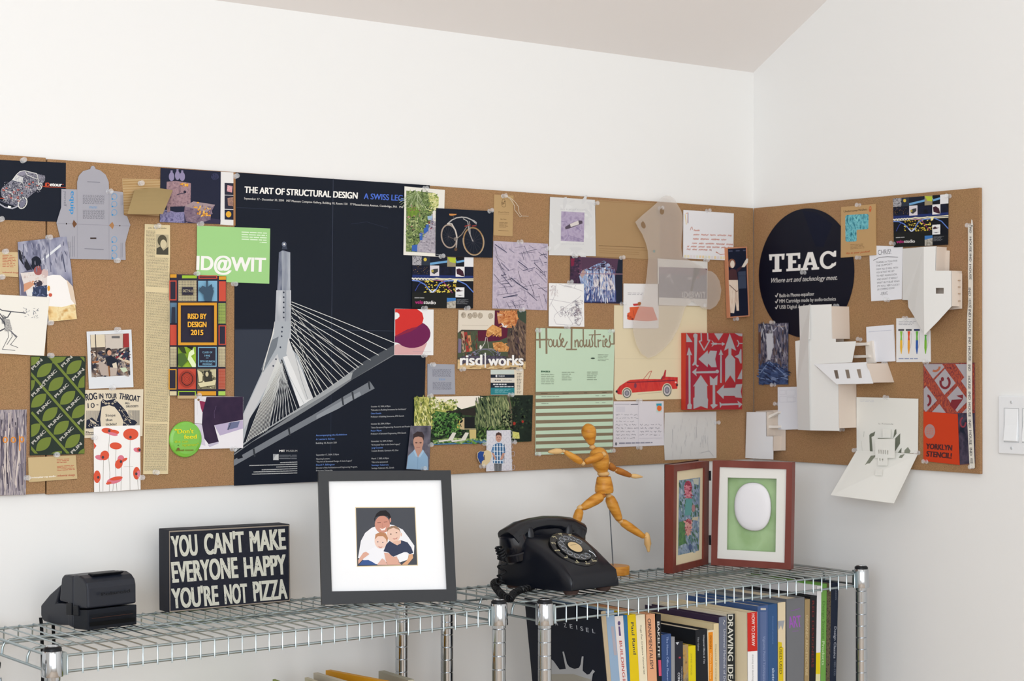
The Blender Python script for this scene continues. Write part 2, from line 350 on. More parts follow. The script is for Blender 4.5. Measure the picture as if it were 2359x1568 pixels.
# ================================================================== papers pinned to the back wall board
NAVY, INK, WHT, CREAM, KRAFT = '#121927', '#1d2127', '#e9e9e6', '#e6dcc4', '#c0a479'
PN = 'papers pinned on the cork boards'
def S(c, off=.001, pl=BW): return Sheet(c, pl, off)

# car card
s = S('A', .001).slab([(-150, 64), (595, 97), (592, 632), (-150, 606)], NAVY)
s.c = 'c'
G1, G2, G3, OR = '#6e6d7a', '#a9a9b2', '#dcdcd6', '#d05436'
s.p([(20, 740), (60, 650), (280, 480), (400, 330), (480, 260), (590, 240), (880, 310), (1085, 360), (1090, 460), (1020, 560), (1000, 680), (900, 700), (660, 900), (640, 1000), (540, 1160), (440, 1110), (200, 1040), (40, 850)], nmat(['#2c2e3a', '#5b5c68', '#9a98a4', '#3a3c48'], 420, seed=2))
s.p([(300, 470), (400, 340), (560, 400), (540, 540)], nmat(['#a9a9b2', '#e0e0da'], 300)).p([(400, 325), (480, 262), (590, 245), (640, 270), (600, 340), (420, 345)], '#8d8a99')
for P_, w_, c_ in (([(290, 480), (400, 330), (480, 260), (590, 240), (880, 310), (910, 380), (920, 520), (1000, 640)], 16, G3), ([(620, 270), (650, 340), (780, 400), (890, 440)], 14, G3), ([(280, 480), (560, 545), (680, 430)], 16, '#3a3f55'), ([(20, 740), (60, 650), (280, 480)], 9, G2), ([(110, 700), (300, 790), (300, 900)], 14, G3), ([(770, 440), (745, 600), (790, 780)], 10, '#2a3044'), ([(640, 700), (900, 660)], 10, G2), ([(930, 340), (1080, 365), (1000, 470), (930, 440)], 10, G1), ([(-60, 1010), (120, 1120), (300, 1150), (440, 1090)], 34, G2), ([(-60, 930), (110, 1010), (280, 1060), (430, 1040)], 18, '#55586a')):
    s.ln(P_, w_, c_)
s.arc(545, 1020, 95, 140, 22, G3, rot=25).ell(545, 1020, 60, 105, '#777789', 25).arc(960, 620, 50, 85, 16, G3, rot=20)
for x, y, r1 in ((90, 700, 40), (160, 660, 24), (350, 760, 44), (440, 700, 34), (230, 850, 50), (435, 885, 38), (455, 960, 32), (640, 640, 34), (710, 560, 28), (800, 520, 26), (900, 600, 24), (280, 900, 30), (530, 780, 24), (700, 640, 18)): s.arc(x, y, r1*.8, r1*.5, 11, OR, rnd.random()*90, 330)
s.spk(60, 500, 620, 1000, 210, 5, 14, ['#d8d8d2', '#3a3c4a', '#8a8894', '#b9b9bc', '#252838'], 5, 1.8).spk(560, 420, 960, 760, 110, 5, 13, ['#c8c8c4', '#2e3040', '#8a8894'], 6, 1.8)
s.p([(200, 1080), (270, 1100), (250, 1150), (180, 1130)], '#f2f2ee').ln([(-60, 900), (100, 905)], 12, OR).ln([(1020, 610), (1100, 632), (1585, 643)], 11, OR)
s.t('iD', 1083, 618, 1195, 622, 95, OR, .05).t('etour', 1200, 612, 1490, 622, 96, '#f4f2ee', .05).ln([(1500, 572), (1530, 574)], 10, OR)
s.done('postcard', 'dark navy card with a see-through car drawing and orange-and-white lettering', 'card', PN)

# unfolded grey packaging
GP = '#a5a4ac'
s = S('A', .0026).slab([(555, 333), (697, 338), (697, 270), (712, 215), (750, 172), (800, 158), (816, 154), (820, 136), (830, 125), (846, 125), (858, 136), (864, 154), (905, 165), (955, 205), (982, 270), (985, 345), (1112, 363), (1118, 568), (1148, 580), (1178, 660), (1172, 672), (1132, 820), (1135, 975), (555, 962), (550, 800), (510, 640), (553, 500)], GP)
BL = '#3f8ec4'
s.t('equip', 640, 352, 636, 562, 42, BL, .03, up=(1, 0)).t('yourself', 580, 352, 577, 490, 26, '#6d6f78', up=(1, 0))
for y in (385, 520): s.rows([(748, y), (942, y+2), (942, y+88), (748, y+84)], 9, '#77777f', .45, (6, 24), 6, seed=y)
s.rows([(808, 490), (878, 492), (878, 510), (808, 508)], 2, BL, .5, (6, 12), 4)
for y in (402, 470, 545, 790, 868, 935): s.arc(1032, y, 24, 26, 5, '#6fa0c8').ell(1015, y+22, 8, 8, BL)
s.ln([(510, 645), (690, 650), (990, 662), (1172, 668)], 3, '#8d8c95').ln([(697, 340), (700, 960)], 2, '#97969f').ln([(985, 345), (985, 970)], 2, '#97969f')
s.p([(666, 612), (696, 650), (668, 685), (653, 648)], '#6e4a30').p([(1015, 630), (1030, 662), (1018, 696), (984, 662)], '#a87a50').r(815, 772, 870, 785, '#3a2c26').ell(600, 647, 6, 8, '#2b2422').ell(1082, 665, 6, 6, '#55433a')
s.ln([(790, 268), (902, 274)], 6, '#7d7c86').ln([(765, 872), (935, 880)], 5, '#7d7c86')
s.rows([(575, 800), (675, 750), (675, 945), (575, 945)], 1, '#85848d', .01); 
for x in (585, 600, 617, 633, 655, 672): s.ln([(x, 760 if x > 640 else 810), (x, 945)], 4, '#8b8a94')
for x in (1092, 1106): s.ln([(x, 385), (x, 480)], 3, '#8b8a94').ln([(x, 820), (x, 950)], 3, '#8b8a94')
s.done('unfolded_box', 'grey unfolded packaging with a domed top and blue sideways lettering', 'packaging', PN)

# corrugated card with a bent flap
t = thing('corrugated_card', 'ribbed brown corrugated card folded over into a curled flap', 'card', on('A', 1280, 400, *BW))
s = S('A', .001); s.slab([(1103, 240), (1450, 248), (1455, 575), (1120, 560)], KRAFT)
for i in range(22): s.ln([(1108+i*.6, 250+i*14.5), (1450, 258+i*14.5)], 6, '#a5814f')
s.build('corrugated_sheet', t)
m = MB().m(mat('#a08a60', .8)); rows_ = []
for k in range(7):
    u = k/6; o_ = .004+.030*math.sin(u*1.5)
    rows_.append([on('A', x_+(u*(x2_-x_)), 345+u*(560-345)*(1.0) - 20*math.sin(v*math.pi)*(1-u), BW[0]+BW[1]*o_, BW[1]) for v, x_, x2_ in [(i/8, 1215+345*i/8, 1150+320*i/8) for i in range(9)]])
for a_, b_ in zip(rows_, rows_[1:]):
    for i in range(8): m.poly([a_[i], a_[i+1], b_[i+1], b_[i]])
m.build('curled_flap', t, smooth=80)
s = S('A', .001).slab([(1150, 560), (1450, 575), (1440, 590), (1152, 575)], '#8d6a48'); s.build('lower_edge', t)

# furniture photo + the white card with three small pictures beside it
s = S('C', .002).slab([(192, 63), (722, 96), (718, 558), (183, 541)], '#1f2338')
s.p([(190, 430), (420, 440), (400, 548), (184, 540)], nmat(['#6d6a8e', '#8f8aae', '#55527a'], 160, seed=4)).p([(400, 470), (720, 520), (718, 556), (400, 548)], '#34304a')
s.p([(245, 185), (330, 178), (458, 198), (455, 380), (420, 400), (300, 405), (270, 450), (250, 455), (240, 360)], nmat(['#8a6f78', '#a3858a', '#7b606c'], 120, seed=5)).p([(275, 405), (420, 400), (400, 450), (330, 455), (275, 440)], '#1c2136')
s.p([(405, 400), (480, 358), (672, 388), (640, 445), (630, 520), (520, 555), (415, 530), (398, 450)], nmat(['#6d5a6c', '#8a7684'], 120)).p([(405, 400), (480, 358), (672, 388), (600, 452)], '#a08d90')
s.spk(255, 195, 445, 395, 90, 3, 8, ['#94787f', '#7f6570', '#a98b90'], 3, 2).spk(410, 400, 640, 545, 70, 3, 9, ['#7d6a78', '#65546a', '#8f7b88'], 4, 2)
for x, y, a_ in ((288, 140, 24), (340, 130, 22), (382, 140, 24)): s.ell(x, y, a_, 40, '#8e86a6').r(x-9, y-55, x+9, y-20, '#8e86a6')
s.spk(365, 190, 440, 228, 16, 3, 8, ['#e2a13c', '#c98428', '#f0bc58'], 8).spk(510, 405, 630, 490, 30, 4, 11, ['#e2a13c', '#c98428', '#f0bc58'], 9, 1.4)
for x, y, a_, q in ((382, 205, 10, 10), (425, 213, 12, 14), (520, 370, 12, 8), (540, 450, 8, 10), (598, 468, 10, 12), (500, 410, 20, 7)): s.ell(x, y, a_, q, '#e2a13c', n=9)
s.ln([(335, 300), (370, 290), (400, 285)], 6, '#3a3548').ell(405, 275, 12, 12, '#2a2438').ell(670, 140, 34, 30, nmat(['#1f2338', '#3d4063'], 400))
s.done('photo_card', 'dark photo card of a pinkish chest of drawers and a low table', 'card', PN)
s = S('C', .0014).slab([(715, 96), (851, 104), (848, 572), (715, 562)], '#e4e2e0')
s.r(755, 195, 833, 300, '#2a2a3a', 0, 3).r(755, 305, 833, 425, '#2a2a3a', 0, 3).r(755, 430, 833, 518, '#20243a', 0, 3)
s.p([(780, 215), (825, 225), (820, 280), (775, 270)], nmat(['#d0545f', '#e6bcc0', '#8a3444'], 500)).p([(780, 330), (832, 320), (830, 400), (785, 395)], nmat(['#3a3444', '#b08874', '#5b4a5c'], 400)).ell(790, 472, 24, 27, '#e0a938').r(833, 104, 851, 572, '#a0744c')
s.done('picture_strip', 'narrow white card with three small pictures one above another', 'card', PN)

# newspaper column
s = S('A', .002); P_ = [(1308, 650), (1535, 660), (1536, 900), (1530, 1100), (1537, 1400)]
s.slab(P_+[(1530, 1750), (1536, 2100), (1518, 2905), (1293, 2908), (1304, 2200), (1300, 1700), (1306, 1300), (1302, 900)], '#dccba2')
s.rows([(1320, 705), (1405, 708), (1402, 950), (1318, 945)], 22, '#7a715f', .38, (4, 16), 3, seed=3)
s.rows([(1320, 950), (1520, 955), (1522, 1225), (1320, 1215)], 26, '#7a715f', .38, (4, 16), 3, seed=4)
s.rows([(1318, 1262), (1524, 1270), (1518, 2440), (1312, 2430)], 118, '#7a715f', .4, (4, 16), 3, seed=5)
s.rows([(1312, 2450), (1512, 2455), (1505, 2880), (1305, 2880)], 44, '#7a715f', .4, (4, 16), 3, seed=6)
s.t('John the good soldier', 1340, 690, 1505, 693, 11, '#5b5346', .02)
s.r(1410, 742, 1522, 922, '#b6aa8b', 0, 5).ell(1465, 800, 42, 52, '#55503f').ell(1475, 830, 27, 40, '#d0c3a0').p([(1412, 925), (1414, 870), (1450, 850), (1475, 890), (1520, 855), (1520, 928)], '#4a473c')
s.done('newspaper_clipping', 'long yellowed single-column newspaper clipping with a small portrait at its head', 'newspaper clipping', PN)

# green card with white lettering
s = S('C', .0034).slab([(513, 572), (1157, 597), (1149, 1083), (510, 1062)], '#9fd088')
s.t('ID@WIT', 505, 960, 1118, 978, 128, '#f2f2ec', .045)
s.rows([(905, 618), (1128, 628), (1128, 732), (905, 722)], 5, '#dcefd2', .4, (30, 70), 8, .0); s.r(905, 700, 1065, 726, '#9fd088', 0, 8)
s.done('event_card', 'light green card with large white lettering across the left edge of the bridge poster', 'card', PN)

# colourful grid poster
DG = '#2d2a3a'
s = S('C', .0046); s.slab([(275, 998), (770, 1016), (762, 2073), (272, 2070)], DG)
Y_ = '#d89a30'; RD = '#c9503e'; BU = '#7fb0cc'; GR = '#9ec23c'; CRM = '#d6caa4'
cells = [('r', 275, 1000, 332, 1030, Y_), ('r', 380, 1010, 510, 1036, GR), ('f', 525, 1010, 690, 1040, RD), ('r', 705, 1018, 768, 1048, Y_), ('f', 268, 1055, 332, 1230, RD), ('r', 348, 1055, 508, 1238, CRM), ('r', 522, 1058, 690, 1238, BU), ('r', 705, 1062, 766, 1238, RD), ('r', 275, 1250, 334, 1430, '#5f7f98'), ('r', 700, 1256, 764, 1436, '#a8bd62'), ('r', 275, 1445, 332, 1625, RD), ('f', 702, 1450, 768, 1622, RD), ('r', 275, 1640, 332, 1815, CRM), ('r', 345, 1640, 502, 1818, GR), ('f', 520, 1640, 685, 1815, BU), ('r', 700, 1640, 762, 1815, CRM), ('f', 262, 1835, 332, 2015, Y_), ('r', 345, 1832, 502, 2012, RD), ('r', 515, 1832, 680, 2012, '#8d886c'), ('r', 700, 1832, 762, 2012, '#b3533f'), ('r', 272, 2030, 332, 2068, CRM), ('f', 345, 2028, 502, 2090, GR), ('r', 515, 2030, 680, 2068, Y_), ('r', 700, 2030, 762, 2068, '#a8cc5c')]
for k, x0, y0, x1, y1, c_ in cells:
    (s.r if k == 'r' else (lambda a, b_, d, e_, c2: s.fr(a, b_, d, e_, 9, c2)))(x0, y0, x1, y1, c_)
s.r(340, 2069, 510, 2095, KRAFT)
for i in range(16):
    for j in range(13): s.r(352+i*10, 1058+j*14, 356+i*10, 1066+j*14, DG)
for i in range(7):
    for j in range(14): 
        s.ell(705+i*9, 1264+j*13, 3, 4, DG, n=4); s.ell(280+i*8, 1650+j*13, 2.6, 3.6, DG, n=4); s.r(704+i*9, 1645+j*13, 707+i*9, 1653+j*13, DG); s.ell(705+i*9, 1838+j*13, 2, 3, '#d8a890', n=4)
s.r(380, 1112, 478, 1182, DG).t('OCT 9-11', 388, 1158, 470, 1160, 26, CRM, .03)
s.p([(525, 1140), (560, 1100), (600, 1120), (640, 1085), (660, 1150), (640, 1238), (580, 1238), (570, 1180)], '#3d5468').p([(590, 1058), (610, 1058), (606, 1120), (592, 1120)], '#3d5468').ln([(530, 1120), (580, 1140), (660, 1120)], 8, '#3d5468')
s.p([(290, 1290), (320, 1290), (322, 1430), (285, 1430)], '#2a3040')
s.fr(345, 1250, 687, 1625, 24, Y_)
for w_, y0 in (('RISD BY', 1392), ('DESIGN', 1464), ('2015', 1535)): s.t(w_, 430 if y0 < 1500 else 456, y0, 596 if y0 < 1500 else 568, y0+1, 48, '#efb13c', .06)
s.p([(345, 1700), (400, 1690), (430, 1760), (380, 1818), (345, 1800)], '#4d6a30').p([(440, 1690), (480, 1650), (490, 1700), (460, 1720), (502, 1790), (502, 1818), (470, 1818), (430, 1750)], '#e2efc0').p([(345, 1640), (400, 1640), (420, 1700), (380, 1690)], '#33401f').p([(420, 1640), (480, 1640), (470, 1670)], '#20281a')
for w_, y0, a_ in (('CLASS OF', 1695, 44), ('1995', 1725, 24), ('20TH REUNION', 1775, 66), ('WEEKEND', 1800, 44)): s.t(w_, 603-a_, y0, 603+a_, y0+1, 18, BU, .03)
s.r(590, 1736, 614, 1740, BU)
for r_ in (68, 60, 50, 40, 26, 12): s.arc(424, 1922, r_, r_*1.1, 3, '#7d2c26')
s.arc(424, 1922, 50, 56, 7, '#3c2020')
s.spk(525, 1845, 670, 2005, 60, 3, 11, ['#2c2a24', '#d0c8a4', '#6c6852', '#a8a080'], 2)
s.p([(520, 1960), (680, 1930), (670, 1975), (540, 1995)], '#d8d0a8').p([(515, 1840), (560, 1870), (560, 1940), (530, 1950)], '#d8d0a8').p([(570, 1850), (640, 1860), (650, 1940), (580, 1950)], '#3a3830').p([(640, 1840), (680, 1836), (680, 1910), (655, 1900)], '#c8c09c').ell(600, 1880, 14, 22, '#c8bd98')
s.done('reunion_poster', 'small poster of bright coloured squares around an orange framed title', 'poster', PN)

# bridge poster
PG = '#101725'
s = S('E', .0008)
pts = [s.w(45, 70, 0), s.w(1898, 194, 0), None, None]
s.slab([(45, 70), (1898, 192), (1832, 2960), (38, 3046)], PG)
s.ln([(980, 130), (965, 1560)], 4, '#3e4658').ln([(965, 1560), (955, 3000)], 3, '#2f394c')
s.t('THE ART OF STRUCTURAL DESIGN', 135, 262, 1212, 320, 62, '#f1efe9', .05).t('A SWISS LEGACY', 1270, 322, 1775, 347, 58, '#4c6fd0', .03)
s.t('September 17 - December 30, 2004   MIT Museum Compton Gallery, Building 10, Room 150   77 Massachusetts Avenue, Cambridge, MA   M-F 9:30', 133, 326, 1700, 412, 21, '#d4d2cc', .02)
s.ln([(60, 402), (480, 425)], 3, '#323c50').ln([(1150, 560), (1300, 540), (1500, 600)], 3, '#2a3348')
s.c = 'F'
s.ln([(40, 72), (980, 78), (1525, 90)], 4, '#3e4658')
s.p([(45, 80), (390, 80), (300, 500), (120, 880), (120, 1130), (40, 1190)], '#313744')
CN1, CN2, CN3, CB = '#c5c6c8', '#aab0b6', '#e3e4e4', '#d9dad6'
# deck
s.p([(35, 1225), (700, 780), (1110, 470), (1240, 380), (1525, 225), (1525, 310), (1130, 540), (850, 735), (560, 915), (200, 1120), (35, 1240)], '#7c8084')
s.p([(40, 1190), (120, 1130), (640, 800), (770, 710), (1110, 475), (1135, 475), (1120, 530), (880, 680), (560, 870), (200, 1085), (40, 1215)], '#a2a6a8')
s.p([(1135, 475), (1240, 370), (1525, 215), (1525, 300), (1120, 545)], '#4a4f56')
s.p([(35, 1280), (400, 1070), (760, 870), (1060, 690), (1295, 555), (1340, 620), (1060, 770), (760, 930), (400, 1130), (35, 1338)], '#767b82')
s.p([(800, 870), (1060, 720), (1200, 650), (1215, 680), (1000, 810), (800, 905)], '#90959b')
for x, y in ((1285, 590), (1135, 690), (1040, 740), (545, 1020), (220, 1215)): s.p([(x-12, y-35), (x+6, y-40), (x+16, y+35), (x+2, y+40)], '#30353c')
s.p([(60, 1245), (110, 1235), (120, 1262), (70, 1275)], '#0f1420')
# tower: mast (E coords), then legs
s.c = 'E'
s.p([(465, 830), (500, 808), (572, 830), (572, 1568), (440, 1568), (448, 1200)], nmat(['#5c6377', '#858b99'], 120, (1, 1, .3))).p([(490, 815), (572, 830), (574, 1640), (500, 1640)], nmat(['#7f8694', '#b6bbc2'], 60, (1, 1, .2)))
s.p([(492, 800), (545, 800), (530, 740), (505, 740)], '#3b4252').ell(514, 752, 22, 24, '#6d7484').ell(514, 752, 8, 9, '#f4f4f0')
s.p([(440, 1190), (580, 1190), (578, 1650), (420, 1650)], nmat(['#9ea3ab', '#c9ccd0'], 60, (1, 1, .2)))
for y in (1210, 1255, 1305, 1352, 1400, 1448, 1495, 1545): s.ell(510, y, 8, 9, '#252c3c', n=8)
s.ln([(530, 1190), (528, 1568)], 3, '#6b7280')
s.c = 'F'
s.p([(412, 0), (560, 0), (545, 150), (560, 240), (640, 330), (760, 715), (690, 765), (645, 790), (480, 345), (440, 460), (350, 640), (180, 900), (120, 1130), (118, 860), (290, 480), (390, 160)], CN2)
s.p([(490, 330), (600, 300), (770, 710), (645, 792)], CN3).p([(540, 150), (580, 260), (700, 560), (770, 710), (700, 730), (600, 480), (520, 300)], '#cfd0d0')
s.p([(390, 170), (450, 140), (430, 240), (300, 480), (290, 440)], '#737a82').p([(300, 480), (440, 300), (460, 380), (330, 620), (130, 1000), (120, 870)], CN1)
for x, y in ((484, 55), (480, 95), (478, 138), (466, 240), (425, 350), (400, 412)): s.ell(x, y, 8, 9, '#3b4150', n=8)
s.ln([(600, 300), (660, 540), (720, 720)], 4, '#8a8f94').ln([(545, 500), (690, 770)], 3, '#a0a4a6')
# left stays
for i in range(6): s.ln([(412-i*1, 10+i*18), (395-i*16, 130+i*50), (345-i*9, 300+i*38)], 4, CB)
for i in range(13):
    a_ = i/12; s.ln([(440+i*4, 350+i*6), (150+a_*190, 1110-a_*100)], 5, CB)
for i in range(9):
    a_ = i/8; s.ln([(480+i*2, 370+i*14), (360+a_*260, 985-a_*170)], 5, '#c4c6c6'); s.ln([(490+i*5, 380+i*20), (300+a_*240, 1010-a_*170)], 3, '#9fa2a4')
# right fan, starting on the mast
fan = [((572, -180), (1525, 200)), ((560, -190+30), (1450, 262)), ((575, -120), (1375, 312)), ((572, -80), (1300, 358)), ((570, -30), (1230, 402)), ((565, 0), (1165, 445)), ((560, 30), (1105, 485)), ((560, 70), (1050, 522)), ((560, 105), (1000, 556)), ((562, 150), (955, 590)), ((565, 190), (908, 622)), ((580, 220), (865, 650)), ((600, 260), (830, 672)), ((640, 350), (800, 692))]
for (x0, y0), (x1, y1) in fan: s.ln([(x0, y0), (x0+(x1-x0)*.45, y0+(y1-y0)*.44), (x1, y1)], 6, CB)
for (x0, y0), (x1, y1) in (((530, -170), (1190, 430)), ((545, -150), (1060, 500)), ((560, -60), (960, 590)), ((560, 0), (860, 650)), ((590, 20), (790, 690)), ((640, 0), (1195, 425))): s.ln([(x0, y0), (x1, y1)], 5, '#b4b6b4')
# small print
s.t('MIT', 455, 1208, 510, 1208, 20, '#eceae4', .05).t('MUSEUM', 520, 1207, 622, 1207, 18, '#b9b9b6')
s.r(398, 1228, 450, 1284, '#9a9ea2').p([(400, 1282), (420, 1240), (450, 1228), (450, 1284)], '#c4c6c6')
s.rows([(455, 1230), (618, 1230), (618, 1278), (455, 1278)], 3, '#8b8f95', .3, (60, 120), 5)
for i, x in enumerate((466, 180, 430, 295, 220, 205)): s.ln([(x, 1306+i*20+(8 if x < 400 else 2)), (620, 1302+i*20-(0))], 9, nmat(['#333b49', '#a7a9aa', '#c4c4c0'], 900, seed=i))
TX = '#b9bbbc'
for w_, x0, y0, x1, h_, c_ in (('Accompanying the Exhibition', 795, 1062, 1082, 16, '#6f93dc'), ('A Lecture Series', 795, 1098, 968, 16, '#6f93dc'), ('Building 10, Room 250', 795, 1134, 988, 16, TX), ('September 17, 2004, 5:30pm', 797, 1243, 1008, 15, TX), ('Opening Lecture', 797, 1280, 922, 15, TX), ('"The Art of Structural Design: A Swiss Legacy"', 797, 1306, 1130, 15, TX), ('David P. Billington', 797, 1336, 968, 16, '#6f93dc'), ('Director of the Architecture and Engineering Program,', 797, 1363, 1180, 15, TX), ('Princeton University', 797, 1388, 950, 15, TX),
  ('October 14, 2004, 6:30pm', 1305, 796, 1485, 15, TX), ('"Education in Building Structures for Architects"', 1305, 828, 1632, 15, TX), ('Otto Kunzle', 1305, 860, 1400, 16, '#6f93dc'), ('Professor of Building Structures, ETH Zurich', 1305, 890, 1610, 15, TX), ('October 28, 2004, 6:00pm', 1305, 956, 1485, 15, TX), ('"Swiss Structural Engineering: Research and Practice"', 1305, 990, 1680, 15, TX), ('Peter Marti', 1305, 1020, 1402, 16, '#6f93dc'), ('Professor of Structural Engineering, ETH Zurich', 1305, 1048, 1630, 15, TX),
  ('November 16, 2004, 6:30pm', 1307, 1117, 1505, 15, TX), ('"A Personal View on the Swiss Legacy"', 1307, 1150, 1575, 15, TX), ('Jurg Conzett', 1310, 1178, 1415, 16, '#6f93dc'), ('Conzett, Bronzini, Gartmann AG, Chur', 1310, 1206, 1560, 15, TX), ('March 7, 2005, 6:30pm', 1310, 1277, 1470, 15, TX), ('Title to be announced', 1310, 1310, 1460, 15, TX), ('Santiago Calatrava', 1310, 1338, 1468, 16, '#6f93dc'), ('Santiago Calatrava AG, Zurich', 1310, 1366, 1518, 15, TX)):
    s.t(w_, x0, y0, x1, y0-(x1-x0)*.03, h_, c_, .015)
s.done('bridge_poster', 'large dark blue poster of a cable-stayed bridge, reaching from top to bottom of the board', 'poster', PN)

# ------------------------------------------------------------------ left end of the board
s = S('A', .002).slab([(-150, 894), (165, 905), (165, 1130), (-150, 1112)], '#cdb58a')
s.rows([(22, 925), (150, 932), (150, 1045), (22, 1038)], 8, '#b8674c', .4, (20, 60), 8, .3, 2).t('industrial design', 22, 1092, 170, 1096, 16, '#b04a38', .02)
s.done('business_card', 'kraft business card with red print, cut off by the left edge of the photo', 'card', PN)
s = S('A', .0032).slab([(160, 812), (350, 790), (600, 762), (640, 1000), (660, 1215), (695, 1507), (440, 1532), (200, 1560), (178, 1290)], '#77768a')
s.p([(160, 812), (350, 790), (600, 762), (645, 1060), (655, 1200), (600, 1150), (540, 1110), (430, 1120), (420, 1310), (185, 1290)], nmat(['#4a4c66', '#8c8ea4', '#a9a9b8', '#5d6078'], 40, (1, 1, .4), seed=8))
s.p([(165, 880), (200, 900), (290, 1060), (250, 1080), (170, 960)], '#23242e').p([(185, 1090), (280, 1060), (300, 1290), (190, 1290)], '#6c6a80').ln([(350, 830), (365, 960)], 10, '#5a5c74').ln([(550, 840), (385, 975)], 20, '#dcdfe2').ln([(210, 830), (218, 1040)], 8, '#5a5c74').ln([(440, 820), (460, 1080)], 9, '#6a6c84').ln([(560, 900), (590, 1080)], 8, '#3c4058')
s.p([(185, 1092), (300, 1080), (430, 1060), (440, 1200), (425, 1310), (245, 1300), (215, 1200)], '#dcd3ce').ell(325, 1005, 50, 64, '#1c202e').ell(345, 1070, 40, 42, '#9c5a58').ell(405, 1095, 30, 40, '#cdb4b0').p([(215, 1190), (300, 1160), (330, 1180), (260, 1235), (215, 1265)], '#cf9878').ell(345, 1185, 40, 28, '#3a3440').p([(300, 1220), (430, 1200), (432, 1308), (290, 1300)], '#34405c').p([(250, 1240), (300, 1240), (290, 1300), (245, 1295)], '#e2e2e0')
s.p([(425, 1120), (480, 1108), (545, 1112), (600, 1160), (655, 1250), (695, 1507), (440, 1532), (425, 1310)], '#f1eeea').p([(432, 1390), (560, 1400), (678, 1370), (695, 1507), (440, 1532)], nmat(['#c99a58', '#ecd9a8', '#e6c68a', '#b88a50'], 45, seed=9)).p([(600, 1150), (658, 1215), (690, 1390), (640, 1330)], '#dcc9b4')
s.spk(190, 810, 600, 1060, 60, 4, 14, ['#5c5e74', '#9c9cae', '#74768c', '#b4b4c2'], 7, 3, 80).spk(215, 1090, 420, 1180, 26, 4, 12, ['#e6dcd6', '#c9b8b4', '#d8c8c0'], 8).spk(290, 1200, 425, 1300, 30, 4, 11, ['#25304c', '#4a5678', '#6a7494'], 9, 2).spk(310, 950, 345, 965, 8, 3, 7, ['#1c202e'], 5, 2)
s.ell(440, 1230, 12, 24, '#e8a33c').ell(455, 1290, 16, 16, '#c85a44')
s.done('man_photo', 'photo of a man bent over a camera, tucked under the grey packaging', 'photo', PN)
s = S('A', .0044).slab([(-150, 1278), (447, 1313), (398, 1840), (-150, 1810)], '#ece9e0')
IK = '#55555c'
s.ln([(-30, 1400), (20, 1430), (100, 1440), (200, 1450), (230, 1455)], 9, IK).ln([(0, 1460), (30, 1500), (70, 1490), (100, 1440)], 10, IK).ln([(-20, 1470), (40, 1540), (50, 1590), (-10, 1620)], 12, IK)
for i in range(26): a_ = rnd.random()*6.28; x, y = rnd.uniform(215, 370), rnd.uniform(1405, 1500); s.ln([(x, y), (x+math.cos(a_)*16, y+math.sin(a_)*16)], 4, '#8a8a90')
for i in range(10): s.ln([(15+rnd.random()*10, 1470+i*8), (55, 1490+i*8)], 4, IK)
s.c = 'B'
s.p([(40, -20), (80, -20), (105, 70), (90, 85), (40, 85), (48, 20)], nmat(['#c9c6bf', '#77777c'], 600))
s.ln([(68, 85), (75, 130), (45, 190), (20, 240), (90, 245), (130, 250)], 4, IK).ln([(85, 80), (148, 130), (90, 200), (130, 215), (155, 225)], 4, IK).ln([(100, 90), (105, 130), (60, 200)], 4, IK).ln([(95, 85), (140, 135)], 10, '#6b6b72')
s.done('ink_drawing', 'white card with an ink line drawing of a thin figure blowing a long pipe', 'drawing', PN)
# green leaf booklet
s = S('B', .003).slab([(265, 298), (738, 300), (722, 1140), (258, 1152)], '#27332b', .0015)
OL = '#6f7f37'
def clip(P, rect):
    def cl(P, f, g_):
        out = []
        for i in range(len(P)):
            a_, b_ = P[i], P[(i+1) % len(P)]; fa, fb = f(a_), f(b_)
            if fa >= 0: out.append(a_)
            if (fa >= 0) != (fb >= 0): t_ = fa/(fa-fb); out.append((a_[0]+(b_[0]-a_[0])*t_, a_[1]+(b_[1]-a_[1])*t_))
        return out
    x0, y0, x1, y1 = rect
    for f in (lambda q: q[0]-x0, lambda q: x1-q[0], lambda q: q[1]-y0, lambda q: y1-q[1]):
        P = cl(P, f, None)
        if not P: return P
    return P
RC = (268, 304, 727, 1136)
def leaf(x, y):
    P = [(-88+176*i/12, -46*(1-(i/6-1)**2)) for i in range(13)]+[(88-176*i/12, 46*(1-(i/6-1)**2)) for i in range(1, 12)]
    c_, q_ = math.cos(math.radians(-42)), math.sin(math.radians(-42)); P = [(x+u*c_-v*q_, y+(u*q_+v*c_)) for u, v in P]; P = clip(P, RC)
    if len(P) > 2: s.p(P, OL)
for k in range(-3, 6):
    for (bx, by) in ((382, 420), (636, 394)):
        x, y = bx+k*100, by+k*118
        leaf(x, y); leaf(x-148-0, y+375-118*1) if 0 else None
for k in range(-1, 5): leaf(333-0+k*97, 681+k*116); leaf(285-100+k*97, 520+k*116 if k < 0 else 5000)
for k in range(0, 3): leaf(283+k*92, 937+k*118)
leaf(283, 325); leaf(515, 302)
for (x0, y0, x1, y1) in ((240, 420, 760, 1010), (425, 300, 760, 690), (270, 780, 590, 1140), (690, 290, 760, 370), (262, 1080, 320, 1145)):
    d = math.hypot(x1-x0, y1-y0); nx, ny = (y1-y0)/d*11, -(x1-x0)/d*11; P = clip([(x0+nx, y0+ny), (x1+nx, y1+ny), (x1-nx, y1-ny), (x0-nx, y0-ny)], RC)
    if len(P) > 2: s.p(P, OL)
